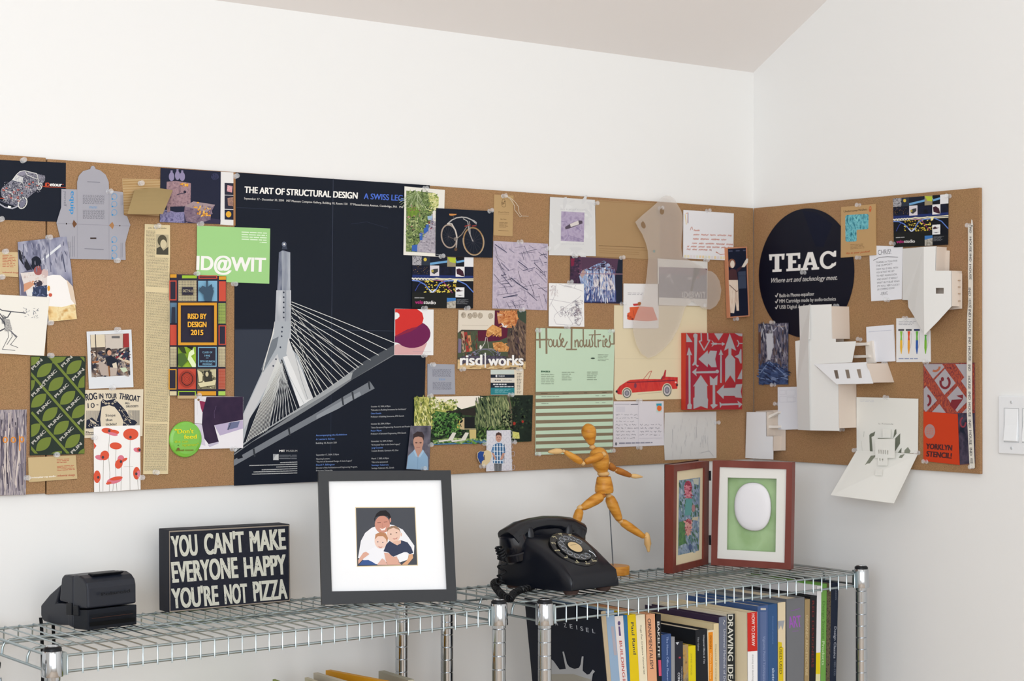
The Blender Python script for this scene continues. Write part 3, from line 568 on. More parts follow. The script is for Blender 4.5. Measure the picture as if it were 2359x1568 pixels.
for x, y in ((283, 420), (380, 540), (482, 658), (582, 770), (680, 888), (540, 395), (632, 512), (330, 800), (428, 918), (525, 1030), (285, 1060), (622, 1140), (395, 1155) if 0 else (283, 650)):
    x1_, y1_ = x+112, y-112
    if y1_ < 320 or (x1_ > 725 and x1_ < 740): s.t('PLIN', x, y, x+86, y-86, 26, '#b9b6ad', .05)
    elif x1_ > 735: s.t('PLIN' if x1_ < 790 else 'PL', x, y, 728, y-(728-x), 26, '#b9b6ad', .05)
    else: s.t('PLINC', x, y, x1_, y1_, 26, '#b9b6ad', .05)
s.done('patterned_booklet', 'dark green booklet patterned with olive leaves and diagonal lettering', 'booklet', PN)
# reeds card
s = S('B', .002).slab([(-120, 762), (230, 757), (222, 1490), (-120, 1500)], nmat(['#3a3644', '#8e8792', '#b9afae', '#5a5460'], 120, (6, 1, .35), seed=12))
for i in range(80):
    x = rnd.uniform(-20, 215); x2 = min(220, max(-30, x+rnd.uniform(-60, 60))); y0 = rnd.uniform(760, 1000); y1 = rnd.uniform(1200, 1490)
    s.ln([(x, y0), (x2, y1)], rnd.uniform(4, 12), rnd.choice(['#b5a9a8', '#8f8690', '#cfc3bc', '#6b6470', '#4a4450']))
s.arc(45, 1018, 18, 22, 9, '#e08a2c').arc(115, 1018, 19, 22, 9, '#e08a2c').ln([(168, 985), (170, 1110)], 9, '#e08a2c').arc(188, 1015, 17, 22, 9, '#e08a2c')
s.ln([(-60, 995), (-18, 1040)], 8, '#e08a2c')
s.done('reed_card', 'card with a photo of grey dried reeds and thin orange letters', 'card', PN)
s = S('B', .0022).slab([(242, 1170), (652, 1150), (665, 1352), (248, 1382)], '#c7b084')
s.rows([(488, 1180), (600, 1175), (600, 1215), (488, 1220)], 3, '#b8674c', .4, (20, 60), 6, .3).rows([(490, 1240), (640, 1232), (645, 1278), (492, 1286)], 4, '#b8674c', .4, (20, 60), 6, .2).t('industrial design', 494, 1334, 645, 1326, 17, '#b04a38', .03).t('christopher ray studio', 262, 1350, 480, 1336, 15, '#efe8da', .05)
s.done('business_card', 'kraft business card with white and red print below the green leaf booklet', 'card', PN)
# instant photo
s = S('B', .003).slab([(745, 88), (1130, 70), (1148, 565), (765, 580)], '#dcdfe2', .0008)
s.p([(775, 115), (1108, 103), (1120, 462), (788, 480)], nmat(['#3a3436', '#a89c90', '#6a5a54', '#2a2a34'], 60, seed=14))
s.spk(790, 240, 1110, 465, 150, 4, 15, ['#2a2830', '#9c9088', '#5c4c46', '#c9bcae', '#3c3c4c', '#7a5c48'], 5, 1.8)
s.p([(778, 115), (900, 112), (905, 220), (782, 225)], '#d9cdb4').p([(905, 112), (1060, 106), (1062, 230), (910, 240)], '#c9bfb4').p([(1060, 106), (1108, 103), (1112, 220), (1064, 225)], '#9c3434').r(960, 125, 1030, 145, '#6a6868').p([(785, 225), (900, 220), (905, 250), (786, 255)], '#5b5048')
s.ln([(820, 112), (828, 300)], 7, '#3a3030').ln([(1060, 110), (1058, 250)], 6, '#7a3c34').p([(1010, 270), (1110, 260), (1112, 345), (1020, 330)], '#2c3348').p([(990, 295), (1118, 340), (1118, 365), (1000, 315)], '#d2c0a8')
s.spk(990, 240, 1110, 330, 40, 3, 12, ['#2a2830', '#c9bcae', '#3c4458', '#8c2c34'], 6, 1.6)
s.p([(905, 310), (960, 295), (1020, 340), (1010, 400), (930, 400)], '#1d2230').ell(932, 255, 26, 28, '#231f24').ell(940, 270, 18, 24, '#c99a80').p([(965, 365), (1000, 350), (1010, 400), (975, 405)], '#d8cdb8')
s.p([(845, 330), (935, 390), (945, 470), (870, 460), (850, 400)], '#b3a49a').ln([(935, 385), (942, 470)], 12, '#8a5a34').p([(1030, 400), (1080, 395), (1100, 425), (1060, 440)], '#c8d4b8').p([(790, 345), (850, 340), (850, 352), (792, 360)], '#a0623c').p([(945, 395), (1010, 400), (1000, 460), (950, 470)], '#b9aa9e')
s.done('instant_photo', 'white bordered instant photo of a person sitting at a cluttered desk', 'photo', PN)
# frog advertisement
s = S('B', .0022).slab([(725, 590), (1233, 582), (1225, 985), (727, 1002)], '#dcd0b8')
FI = '#23283a'
for i in range(19): s.ln([(745+i*6.6, 768), (742+i*6.6, 925)], 2.6, '#5b5d66')
for i in range(16): s.ln([(1105+i*6.2, 765), (1104+i*6.2, 915)], 2.6, '#5b5d66')
for w_, x0, x1, y0, y1, h_ in (('ROG', 738, 838, 680, 668, 60), ('IN', 852, 890, 664, 662, 45), ('YOUR', 905, 1005, 660, 662, 44), ('THROAT', 1020, 1200, 664, 692, 52)): s.t(w_, x0, y0, x1, y1, h_, FI, .04)
s.t('10', 755, 745, 815, 742, 44, FI).t('c', 830, 722, 848, 721, 18, FI, .04).t('ALL', 1075, 712, 1118, 710, 20, FI, .02).t('DRUGGISTS', 1085, 740, 1190, 737, 19, FI, .02)
s.p([(868, 690), (885, 668), (915, 680), (960, 672), (985, 665), (1010, 690), (1050, 730), (1090, 780), (1120, 840), (1160, 850), (1180, 870), (1150, 900), (740, 920), (745, 850), (790, 825), (830, 860), (862, 760)], FI)
s.p([(875, 735), (940, 720), (985, 735), (1030, 790), (1062, 860), (1050, 920), (870, 920), (862, 840)], '#dcd0b8').ell(888, 690, 12, 11, '#dcd0b8').ell(990, 687, 12, 11, '#dcd0b8').ell(888, 690, 6, 6, FI).ell(990, 687, 6, 6, FI).ell(910, 705, 12, 9, '#b9ae98').ell(935, 705, 11, 9, '#b9ae98').ell(968, 706, 10, 8, '#b9ae98')
s.spk(1010, 735, 1160, 900, 46, 2, 5, ['#dcd0b8'], 4, 2.4, 50, -40).spk(750, 850, 850, 900, 16, 2, 5, ['#dcd0b8'], 5, 2, 30)
for w_, y0, x1 in (('Stops', 818, 993), ('that', 857, 968), ('tickle!', 895, 1003)): s.t(w_, 908, y0, x1, y0-2, 23, FI, .01)
for i in range(7): s.ln([(772+i*8, 838+i*5), (782+i*8, 862+i*4)], 4, '#dcd0b8').ln([(1040+i*11, 765+i*14), (1052+i*11, 780+i*14)], 3, '#b9ae98')
s.t('Throat', 735, 965, 830, 962, 20, FI, .02, .3).ln([(735, 975), (806, 972)], 4, FI)
s.done('frog_advertisement', 'cream vintage advertisement with a large frog, half covered by the poppy card', 'card', PN)
# poppies
s = S('B', .0034).slab([(805, 905), (1205, 892), (1209, 1445), (810, 1468)], '#f1efec')
PR, PK = '#d9573c', '#d8788a'
for P_ in ([(945, 960), (930, 1120), (945, 1300), (940, 1460)], [(1120, 1000), (1115, 1200), (1118, 1448)], [(998, 1090), (992, 1250), (1000, 1380), (1005, 1455)], [(890, 1190), (885, 1460)], [(1045, 1240), (1040, 1452)], [(855, 1380), (858, 1464)], [(975, 1390), (970, 1458)], [(1182, 1355), (1190, 1446)]): s.ln(P_, 3, '#8a8478')
s.ell(925, 940, 52, 24, PR, 8).ell(985, 950, 40, 18, PR, 10).ell(970, 968, 44, 14, PK, 12).ell(1125, 970, 66, 50, PR).ell(995, 1070, 52, 30, PR, 5).ell(1180, 1105, 32, 20, PK, 15).ell(1192, 1100, 15, 18, PR).p([(806, 1040), (830, 1070), (808, 1100)], PR)
s.ell(860, 1170, 42, 22, PK, 10).ell(900, 1152, 38, 42, PR, 20).ell(1040, 1185, 30, 36, PK).ell(1022, 1225, 32, 42, PR, 20).ell(1070, 1190, 28, 12, PR, -30).ell(835, 1335, 30, 54, PR).ell(1175, 1305, 30, 54, PR).ell(1190, 1310, 14, 28, PK).ell(985, 1365, 68, 28, PK, -15).ell(1000, 1350, 55, 16, PR, -10).ell(935, 1390, 24, 12, PR, -15)
for x, y in ((1122, 995), (885, 1168), (1040, 1205), (1172, 1310), (845, 1340), (940, 940), (1200, 1105)): s.ell(x, y, 11, 13, '#4a4048', n=9)
s.ln([(1065, 1248), (1145, 1245)], 2, '#aaa49c')
s.done('poppy_card', 'white card painted with red and pink poppies on thin stems', 'card', PN)
# desk lamp / computer photo and the green badge
s = S('D', .0032).slab([(543, 645), (1018, 650), (1017, 1150), (590, 1162), (545, 1000)], '#e9e6ea')
s.p([(545, 655), (660, 655), (625, 800), (615, 910), (545, 905)], '#e4e2e6').ln([(545, 912), (615, 918)], 5, '#4a2f42').p([(545, 918), (620, 925), (650, 1130), (590, 1110), (560, 1000)], '#cfc6d6').p([(590, 690), (650, 700), (640, 790), (618, 800), (605, 760)], '#8a2c50').r(585, 668, 650, 692, '#d6d4da').ell(582, 680, 12, 12, '#8a6a4a', n=10)
s.p([(735, 925), (1016, 880), (1016, 960), (790, 1030)], '#b8acc8').p([(880, 905), (985, 888), (965, 950), (860, 975)], '#6a7090').ln([(900, 900), (870, 975)], 5, '#2c2a3a')
s.p([(660, 652), (1017, 650), (1017, 875), (905, 895), (735, 928), (780, 1090), (680, 1112), (640, 1060), (615, 920), (622, 800)], nmat(['#2b1d38', '#36253f'], 60, seed=3)).p([(672, 1118), (775, 1088), (778, 1105), (690, 1142)], '#bfb8cc').ln([(755, 740), (735, 800), (738, 860)], 2.5, '#6a5878').ln([(570, 700), (570, 830)], 2, '#c8c6cc')
s.done('computer_photo', 'photo of a thin dark purple screen, sticking out over the bridge poster', 'photo', PN)
cc = on('D', 448, 1065, *BW); m = MB().m(mat('#74bb3a', .2, 0, .5, .6)); R_ = abs((on('D', 607, 1065, *BW)-cc).x)
m.lathe(cc+Vector((0, -.001, 0)), cc+Vector((0, -.0065, 0)), [(0, R_*.96), (.35, R_), (.7, R_*.96), (.92, R_*.8), (1, R_*.5), (1.04, .0001)], 40)
s = Sheet('D', BW, .0072); s.V = m.V; s.F = m.F; s.FM = m.FM; s.mats = m.mats
s.l = 5
for w_, x0, y0, x1, h_ in (('"Don\'t', 350, 1010, 535, 46), ('feed', 440, 1062, 565, 44)): s.t(w_, x0, y0, x1, y0-4, h_, '#f1e02c', .03)
for w_, x0, y0, x1, h_ in (('the can', 348, 1102, 480, 30), ('opener"', 425, 1134, 585, 30)): s.t(w_, x0, y0, x1, y0-4, h_, '#c6cf2c')
s.t('animal rescue', 360, 1182, 535, 1178, 22, '#7d7430', .03).p([(370, 1160), (385, 1145), (400, 1158), (398, 1168), (372, 1168)], '#7a5a34').p([(375, 1128), (385, 1118), (395, 1128)], '#4c7d2c')
s.done('pin_badge', 'round bright green button badge with yellow lettering', 'badge', PN)

# ------------------------------------------------------------------ middle of the board
s = S('G', .0034).slab([(157, 45), (612, 85), (600, 500), (560, 840), (145, 818)], '#e9e6dc')
FOL = nmat(['#3f5030', '#7d8f5a', '#55663c', '#a3ad78'], 130, seed=21)
s.p([(176, 92), (478, 116), (520, 300), (510, 800), (172, 780)], FOL)
s.spk(180, 100, 440, 760, 420, 4, 13, ['#3c5030', '#8fa05c', '#5f7a40', '#b4c088', '#2c3c24', '#7c9454'], 4, 2.2)
s.p([(420, 120), (500, 120), (545, 170), (540, 260), (500, 330), (450, 250)], nmat(['#8fa04e', '#d8d69a', '#b9bd6a'], 250, seed=22))
s.p([(460, 360), (508, 340), (506, 800), (300, 785), (290, 720), (380, 600), (440, 500)], nmat(['#9a94a0', '#b3adb6', '#8a8490'], 160, seed=23)).p([(475, 330), (508, 300), (508, 440), (480, 430)], '#e6e2d8').p([(415, 380), (470, 375), (470, 425), (420, 425)], '#9ab8d0')
for i in range(16):
    a_ = math.radians(20+i*9.5); s.ln([(250, 140), (250+170*math.cos(a_), 150+170*math.sin(a_))], 4, rnd.choice(['#9fb07a', '#647a44', '#bccaa0']))
s.p([(185, 290), (290, 270), (330, 320), (280, 380), (200, 400)], nmat(['#7d9a3c', '#5d7a30'], 200))
for q in ([(325, 575), (362, 565), (358, 650), (328, 652)], [(375, 520), (425, 490), (428, 545), (372, 590)], [(240, 710), (302, 700), (300, 780), (238, 775)], [(395, 480), (430, 470), (430, 510), (400, 520)]): s.p(q, '#3c62ac')
for i in range(14): s.ell(rnd.uniform(185, 330), rnd.uniform(230, 560), 7, 7, rnd.choice(['#b0606c', '#c98a90', '#8a4a58']), n=7)
s.spk(430, 130, 535, 320, 60, 4, 12, ['#c9c878', '#8fa04e', '#e6e4b0', '#6c8040'], 5, 1.8).spk(330, 560, 500, 780, 60, 4, 12, ['#a8a2ac', '#8c8690', '#bcb6be'], 6, 2, 10).spk(430, 400, 505, 520, 24, 4, 12, ['#5c5468', '#c9c0c8', '#8c3c48', '#48506c'], 7)
for i in range(22):
    a_ = math.radians(10+i*7.5); s.ln([(300, 110), (300+150*math.cos(a_), 120+190*math.sin(a_))], 3.5, rnd.choice(['#9fb07a', '#5c7040', '#c4d0a8', '#7c9058']))
s.done('alley_photo', 'white bordered photo of a leafy alley with palms and blue flower pots', 'photo', PN)
# velo card, twice
def velo(c, X, Y, off, pl, name, label, quad):
    """X, Y map the card's own 0..1 coordinates to the photo"""
    s = Sheet(c, pl, off).slab(quad, '#10131d')
    q = quad
    def T(u, v):
        a_ = [q[0][i]+(q[1][i]-q[0][i])*u for i in (0, 1)]; b_ = [q[3][i]+(q[2][i]-q[3][i])*u for i in (0, 1)]
        return (a_[0]+(b_[0]-a_[0])*v, a_[1]+(b_[1]-a_[1])*v)
    R = lambda u0, v0, u1, v1, m_: s.p([T(u0, v0), T(u1, v0), T(u1, v1), T(u0, v1)], m_)
    PL = lambda P, m_: s.p([T(*z) for z in P], m_)
    wd = abs(q[1][0]-q[0][0])/690
    LN = lambda P, w_, m_: s.ln([T(*z) for z in P], w_*wd, m_)
    R(0, .19, 1, .42, nmat(['#0e1120', '#151a33', '#0c0e18'], 60, seed=1)); R(0, .36, 1, .45, '#20306a')
    R(0, 0, .15, .175, nmat(['#1b1f2c', '#b9b7bb', '#3a3c48'], 240, seed=2)); R(.15, 0, .29, .175, '#2c3442'); s.ell(*T(.21, .06), 18*wd, 20*wd, '#d8c04a'); R(.29, 0, .72, .17, '#141a2c')
    PL([(.29, .12), (.57, .07), (.72, .05), (.72, .09), (.57, .11), (.29, .165)], '#6fa4cf'); R(.57, .0, .71, .19, '#9c8f72'); PL([(.57, .0), (.71, .02), (.71, .12), (.62, .1)], '#b7c43c'); PL([(.72, .08), (.85, .05), (.85, .09), (.72, .12)], '#6fa4cf'); R(.85, 0, 1, .185, '#e6e6e8')
    R(.29, .175, .44, .375, '#d9d3d8'); PL([(.31, .26), (.36, .24), (.42, .23), (.42, .29), (.36, .34), (.32, .32)], '#3a3c40'); s.ell(*T(.33, .28), 14*wd, 16*wd, '#b0a04c')
    R(.71, .185, .855, .385, '#e9e7e8'); PL([(.72, .24), (.77, .22), (.83, .27), (.855, .38), (.79, .36), (.73, .33)], '#3c1c2c')
    for i in range(26): s.ell(*T(rnd.uniform(.02, .28), rnd.uniform(.2, .34)), 3*wd, 3*wd, rnd.choice(['#8a6a3c', '#c89a48', '#5a4a3c']), n=6)
    R(0, .42, 1, .435, '#e6e0c0'); R(0, .455, 1, .465, '#d8d2b8'); LN([(0, .44)]+[(i/11*.28, .42+.03*(i % 2)) for i in range(12)], 9, '#e8e6dc')
    LN([(.28, .44), (.4, .415), (.5, .43), (.62, .455), (.75, .43), (1, .42)], 9, '#ebe4c4'); LN([(.28, .43), (.4, .455), (.5, .44), (.62, .42), (.75, .45), (1, .455)], 8, '#ebe4c4')
    for i in range(130):
        u, v = rnd.uniform(.2, .72), rnd.uniform(.47, .7)
        if .5 < v < .53 or .6 < v < .625: continue
        s.ell(*T(u, v), 9*wd, 7*wd, rnd.choice(['#caa62c', '#e6d24a', '#8a7420', '#f0e27a']), n=6)
    LN([(0, .47), (.1, .48), (.2, .54), (.28, .64), (.33, .7), (.38, .66), (.45, .52), (.55, .47)], 12, '#5f7fd0'); LN([(.28, .64), (.33, .7), (.38, .64)], 14, '#cdd8f0'); LN([(.55, .47), (.75, .46), (.88, .53), (1, .68)], 12, '#5f80cc'); LN([(.05, .67), (.1, .56), (.16, .49)], 7, '#3c4c9c'); LN([(.35, .455), (.5, .47), (.62, .64), (.66, .7)], 6, '#a02c80')
    PL([(.68, .44), (.74, .44), (.72, .5), (.68, .5)], '#f0e6b0'); R(0, .7, .72, 1, '#191b1a'); R(.72, .8, 1, 1, '#12151c')
    R(.71, .59, .855, .785, '#e8e8e8'); PL([(.72, .65), (.76, .62), (.79, .65), (.84, .655), (.79, .67), (.73, .68)], '#3c2430'); PL([(.72, .735), (.78, .74), (.84, .74), (.78, .755)], '#24222c')
    R(.57, .8, .715, 1, '#3e78b8'); PL([(.57, .88), (.715, .85), (.715, 1), (.57, 1)], nmat(['#8a8478', '#c9c4b8'], 200)); s.rows([T(.73, .82), T(.93, .82), T(.93, .92), T(.73, .92)], 5, '#7a7c80', .4, (30*wd, 60*wd), 6*wd, .4)
    s.rows([T(.04, .79), T(.2, .79), T(.2, .82), T(.04, .82)], 1, '#b0b0b0', .5, (40*wd, 60*wd), 5)
    a_, b_ = T(.05, .92), T(.185, .92); s.t('velo', *a_, *b_, 42*wd, '#b8307c', .03); a_, b_ = T(.19, .92), T(.39, .925); s.t('studio', *a_, *b_, 42*wd, '#eae8e6', .03)
    s.done(name, label, 'card', PN)
velo('G', 0, 0, .0024, BW, 'night_card', 'colourful night collage card pinned beside the bridge poster', [(245, 832), (935, 846), (930, 1422), (241, 1415)])
# bicycle card
s = S('G', .0048).slab([(515, 290), (1162, 325), (1150, 850), (508, 832)], NAVY)
TN = '#a8988a'
s.arc(660, 608, 86, 130, 15, TN, rot=-8).arc(935, 665, 112, 155, 15, '#a08058', rot=-8).arc(935, 665, 118, 158, 7, '#b8a890', -20, 200, rot=-8)
for k in range(14):
    a_ = k*math.pi/7+.2; s.ln([(650, 612), (660+78*math.cos(a_), 608+122*math.sin(a_))], 1.6, '#4a4c56').ln([(932, 660), (935+104*math.cos(a_), 665+146*math.sin(a_))], 1.6, '#4a4c56')
s.ln([(640, 470), (690, 425), (740, 400), (800, 392), (860, 398), (920, 425), (960, 460)], 13, '#b4b2b0').ln([(640, 465), (690, 468), (730, 540), (748, 620), (740, 740)], 14, '#c9c2ba').ln([(860, 500), (800, 590), (740, 640)], 9, '#8e8478').ln([(820, 410), (870, 440), (885, 560), (925, 660)], 9, '#b4b2b0').ln([(890, 440), (900, 600), (930, 665)], 8, '#a09c98').ln([(650, 610), (740, 650)], 4, '#7a6a60').ln([(940, 425), (970, 450), (960, 475), (935, 470)], 12, '#1a1a22').ln([(935, 425), (968, 452), (964, 472)], 5, '#c8c8c8')
s.p([(660, 352), (750, 355), (735, 368), (690, 376), (664, 372)], '#c88a4c').ln([(705, 378), (715, 410)], 7, '#4a4a50').ln([(838, 495), (900, 478)], 9, '#a8443c').ln([(920, 492), (965, 488)], 9, '#a8443c').ell(730, 640, 18, 22, '#77706c').ln([(735, 660), (745, 760)], 9, '#8e8078').ell(735, 755, 18, 20, '#5c4636', n=8).rows([(515, 808), (610, 812), (610, 822), (515, 818)], 1, '#8a8c90', .5, (20, 40), 5)
s.done('bicycle_card', 'dark card with a photo of a curved-frame racing bicycle', 'card', PN)
# kraft hang tag with string
t = thing('hang_tag', 'small brown hang tag with a loop of thin string', 'tag', on('G', 1275, 370, *BW))
s = S('G', .0012).slab([(1168, 136), (1387, 150), (1375, 608), (1160, 598)], '#b8996c'); D_ = '#6e5638'
s.arc(1275, 215, 18, 26, 4, D_).arc(1278, 255, 22, 24, 4, D_).arc(1262, 235, 12, 14, 4, D_).ell(1288, 215, 8, 8, D_, n=8)
s.t('Peach Farm', 1218, 343, 1335, 347, 18, D_).ln([(1215, 356), (1335, 361)], 2, D_).t('Bay State', 1240, 418, 1308, 420, 11, D_, .02).rows([(1225, 445), (1325, 449), (1325, 515), (1225, 510)], 5, '#84694a', .35, (30, 60), 6, .3).ln([(1215, 541), (1330, 547)], 4, '#84694a')
s.build('tag_card', t)
m = MB().m(mat('#e0d4c0', .8)); path = [(1300, 150, .006), (1350, 175, .012), (1400, 215, .013), (1440, 270, .01), (1450, 340, .008), (1480, 380, .006), (1555, 382, .003)]
path2 = [(1300, 150, .006), (1360, 200, .010), (1398, 260, .012), (1400, 310, .012), (1435, 355, .010), (1460, 390, .008), (1480, 380, .006)]
for pp in (path, path2): m.tube([on('G', x, y, BW[0]+BW[1]*o_, BW[1]) for x, y, o_ in pp], .0006, 6)
m.build('string', t, smooth=60)
# lavender scratches card
s = S('G', .002).slab([(1160, 660), (1776, 692), (1768, 1442), (1148, 1422)], nmat(['#aaa0b2', '#c3b8c6', '#b3a8ba'], 70, seed=30))
R_ = random.Random(5)
for i in range(95):
    x, y = R_.uniform(1165, 1765), R_.uniform(690, 1420); a_ = R_.choice([1.15, 1.25, -.2, -.12, .75, .6])+R_.uniform(-.15, .15); L_ = R_.uniform(50, 190); x2, y2 = x+L_*math.cos(a_), y+L_*math.sin(a_)
    k_ = max(0, min(1, (1762-x)/(x2-x) if x2 > 1762 else 1)); x2, y2 = x+(x2-x)*k_, y+(y2-y)*k_
    if y2 > 1420: k_ = (1420-y)/(y2-y); x2, y2 = x+(x2-x)*k_, 1420
    if y2 < 690: continue
    s.ln([(x, y), (x2, y2)], R_.choice([2, 3, 3, 4, 6]), R_.choice(['#3f3f58', '#585672', '#2c2f48', '#77738c']))
s.ln([(1355, 1075), (1450, 1150), (1545, 1215)], 8, '#2f3450').ln([(1270, 1300), (1430, 1268)], 9, '#2f3450').ln([(1180, 700), (1310, 790)], 7, '#34385a').ln([(1440, 890), (1545, 970)], 7, '#34385a')
s.done('scratch_card', 'lavender card covered with dark scratched lines', 'card', PN)
# red shape card
s = S('H', .0032).slab([(38, 42), (388, 50), (385, 462), (32, 460)], '#ecebea')
s.p([(36, 375), (60, 360), (200, 395), (330, 350), (285, 458), (33, 458)], '#d8a9a8')
s.ell(200, 275, 160, 122, '#6e1f50', -6).p([(40, 44), (240, 46), (285, 80), (298, 130), (285, 175), (240, 205), (150, 230), (40, 290)], '#d0322e').p([(37, 290), (150, 230), (130, 380), (60, 350), (36, 345)], '#6e1f50').p([(38, 290), (190, 215), (250, 208), (180, 250), (38, 300)], '#8c2440').p([(40, 76), (58, 76), (78, 90), (80, 112), (62, 132), (40, 140)], '#ecebea').ln([(200, 428), (365, 432)], 2.5, '#b09ca4')
s.done('red_shape_card', 'small white card printed with overlapping red and dark purple ovals', 'card', PN)
# risd works card
s = S('H', .0022).slab([(612, 52), (1225, 62), (1217, 590), (603, 590)], '#47443c')
s.p([(612, 52), (640, 54), (940, 58), (935, 235), (640, 232), (606, 260)], '#d5c9ba').p([(613, 55), (940, 60), (935, 232), (622, 232)], '#ded4c4')
for x, y in ((658, 100), (715, 108), (760, 100), (808, 105), (902, 108)): s.ell(x, y, 24, 28, nmat(['#8a7a6a', '#c9bca8', '#5a5048'], 500, seed=6), n=12)
s.ln([(645, 190), (880, 195)], 3, '#b8ab98').p([(940, 60), (985, 60), (985, 130), (1060, 210), (1050, 300), (980, 330), (790, 335), (785, 240), (935, 235)], '#5c1c34').p([(1140, 60), (1224, 62), (1222, 180), (1150, 130)], '#3c4a3c').p([(606, 260), (785, 240), (790, 335), (980, 330), (1050, 300), (1070, 400), (1060, 470), (606, 480)], '#4b5440')
s.p([(985, 60), (1140, 60), (1150, 130), (1120, 215), (1040, 215), (985, 165), (975, 100)], nmat(['#b06a3c', '#d8935c', '#8c4a2c'], 110, seed=7)).p([(960, 75), (1010, 90), (1000, 170), (975, 180), (965, 130)], '#c98a5c').p([(1000, 170), (1060, 190), (1040, 215), (1010, 205)], '#e6e2dc').ln([(965, 100), (1020, 95)], 5, '#e9e2cc')
s.p([(1120, 215), (1150, 130), (1222, 180), (1218, 560), (1060, 480), (1050, 300)], nmat(['#4a3a34', '#6e5a4c', '#3a2e30'], 130, (1, 1, .4), seed=8))
s.p([(870, 230), (920, 185), (1000, 220), (1002, 290), (950, 300), (930, 270), (880, 300), (860, 285)], nmat(['#c98a4c', '#e0a868'], 150)).p([(920, 350), (1000, 340), (1070, 390), (1060, 430), (960, 430), (930, 400)], nmat(['#b87840', '#dba062'], 150)).p([(900, 290), (970, 280), (980, 330), (880, 340)], '#5a1a3a')
for q, c_ in (([(635, 250), (660, 245), (680, 430), (650, 440)], '#b89a80'), ([(660, 255), (690, 252), (712, 430), (685, 435)], '#a03a34'), ([(695, 285), (720, 280), (738, 420), (712, 430)], '#c88a5c'), ([(612, 310), (640, 320), (635, 440), (608, 440)], '#7a6e88')): s.p(q, c_)
s.arc(850, 480, 130, 75, 4, '#8c88a0', 180, 360).arc(850, 500, 90, 90, 4, '#77738c', 180, 360).ln([(820, 400), (850, 350), (860, 300)], 4, '#e4dfd8').ln([(870, 300), (885, 400), (940, 410)], 3, '#c4bfb8').ln([(720, 480), (980, 490)], 5, '#8c88a0').ell(812, 390, 10, 20, '#e4dfd8')
s.p([(605, 500), (1218, 520), (1217, 588), (603, 588)], nmat(['#c9a878', '#dcc090', '#a8845c'], 50, (1, 1, 3), seed=9)).p([(640, 470), (1040, 470), (1040, 545), (640, 545)], nmat(['#3c3844', '#5a5264'], 200))
s.p([(1030, 585), (1080, 568), (1140, 570), (1140, 588)], '#6a6058')
s.spk(1080, 200, 1215, 540, 130, 4, 14, ['#5c4a40', '#7a6656', '#2e2628', '#4c3c40', '#8c7460'], 3, 3, 75).spk(990, 70, 1140, 200, 50, 4, 12, ['#c47c48', '#a85c34', '#dc9c64'], 4, 2).spk(640, 260, 780, 470, 60, 4, 12, ['#3c4438', '#5c6048', '#6c3c34'], 5, 2, 80).spk(870, 235, 995, 290, 22, 3, 8, ['#b87c40', '#e8b878', '#9c6434'], 6, 2).spk(930, 350, 1060, 425, 22, 3, 8, ['#b87c40', '#e8b878', '#9c6434'], 7, 2).spk(700, 430, 1000, 500, 50, 3, 9, ['#5a5468', '#8c88a0', '#3c3848'], 8, 2).spk(610, 520, 1215, 585, 40, 4, 12, ['#c09c68', '#e0c898', '#9c7c50'], 9, 3, 0)
s.t('risd', 625, 552, 828, 552, 100, '#f2f0ec', .04).r(848, 440, 860, 575, '#f2f0ec').t('works', 880, 556, 1200, 552, 98, '#f2f0ec', .04)
s.done('shop_card', 'card with a painting of a man making wire puppets behind white lettering', 'card', PN)
# grey booklet with print
s = S('H', .002).slab([(335, 540), (577, 545), (583, 815), (335, 816)], '#9fa1ab', .004)
s.rows([(378, 585), (545, 588), (545, 660), (378, 655)], 8, '#6f717c', .45, (5, 22), 5, seed=4).rows([(380, 703), (548, 706), (550, 776), (380, 772)], 8, '#6f717c', .45, (5, 22), 5, seed=5).rows([(435, 672), (495, 674), (495, 690), (435, 688)], 2, '#5f8fc4', .5, (8, 14), 4)
s.done('grey_booklet', 'small grey booklet with two blocks of tiny print', 'booklet', PN)
# ticket
s = S('H', .0014).slab([(903, 592), (1200, 590), (1195, 822), (905, 820)], '#e2d6c0')
s.r(903, 595, 1115, 634, '#c9d4cc').r(903, 636, 1118, 666, '#1d2836').r(903, 668, 1118, 708, '#d9d4c8').r(903, 710, 1118, 756, '#1b2633').r(903, 756, 1118, 818, '#2c8088')
s.t('MUSEUM', 975, 658, 1028, 658, 15, '#d8dadc', .02).ell(955, 650, 10, 12, '#d8dadc', n=5).t('Adult ticket', 1008, 694, 1095, 694, 14, '#4a5058').rows([(940, 682), (1000, 682), (1000, 696), (940, 696)], 1, '#4a5058', .7, (12, 16), 5).rows([(925, 718), (1050, 718), (1050, 732), (925, 732)], 1, '#d8dadc', .8, (16, 22), 6).rows([(940, 742), (1110, 742), (1110, 750), (940, 750)], 1, '#d8dadc', .8, (16, 42), 6).rows([(940, 766), (1090, 766), (1090, 805), (940, 805)], 4, '#8cc4c8', .3, (16, 42), 6, .4)
s.rows([(1140, 620), (1182, 620), (1182, 808), (1140, 808)], 14, '#6a6258', .4, (5, 16), 5, .2, 3)
s.done('museum_ticket', 'small ticket with black, cream and teal bands', 'ticket', PN)
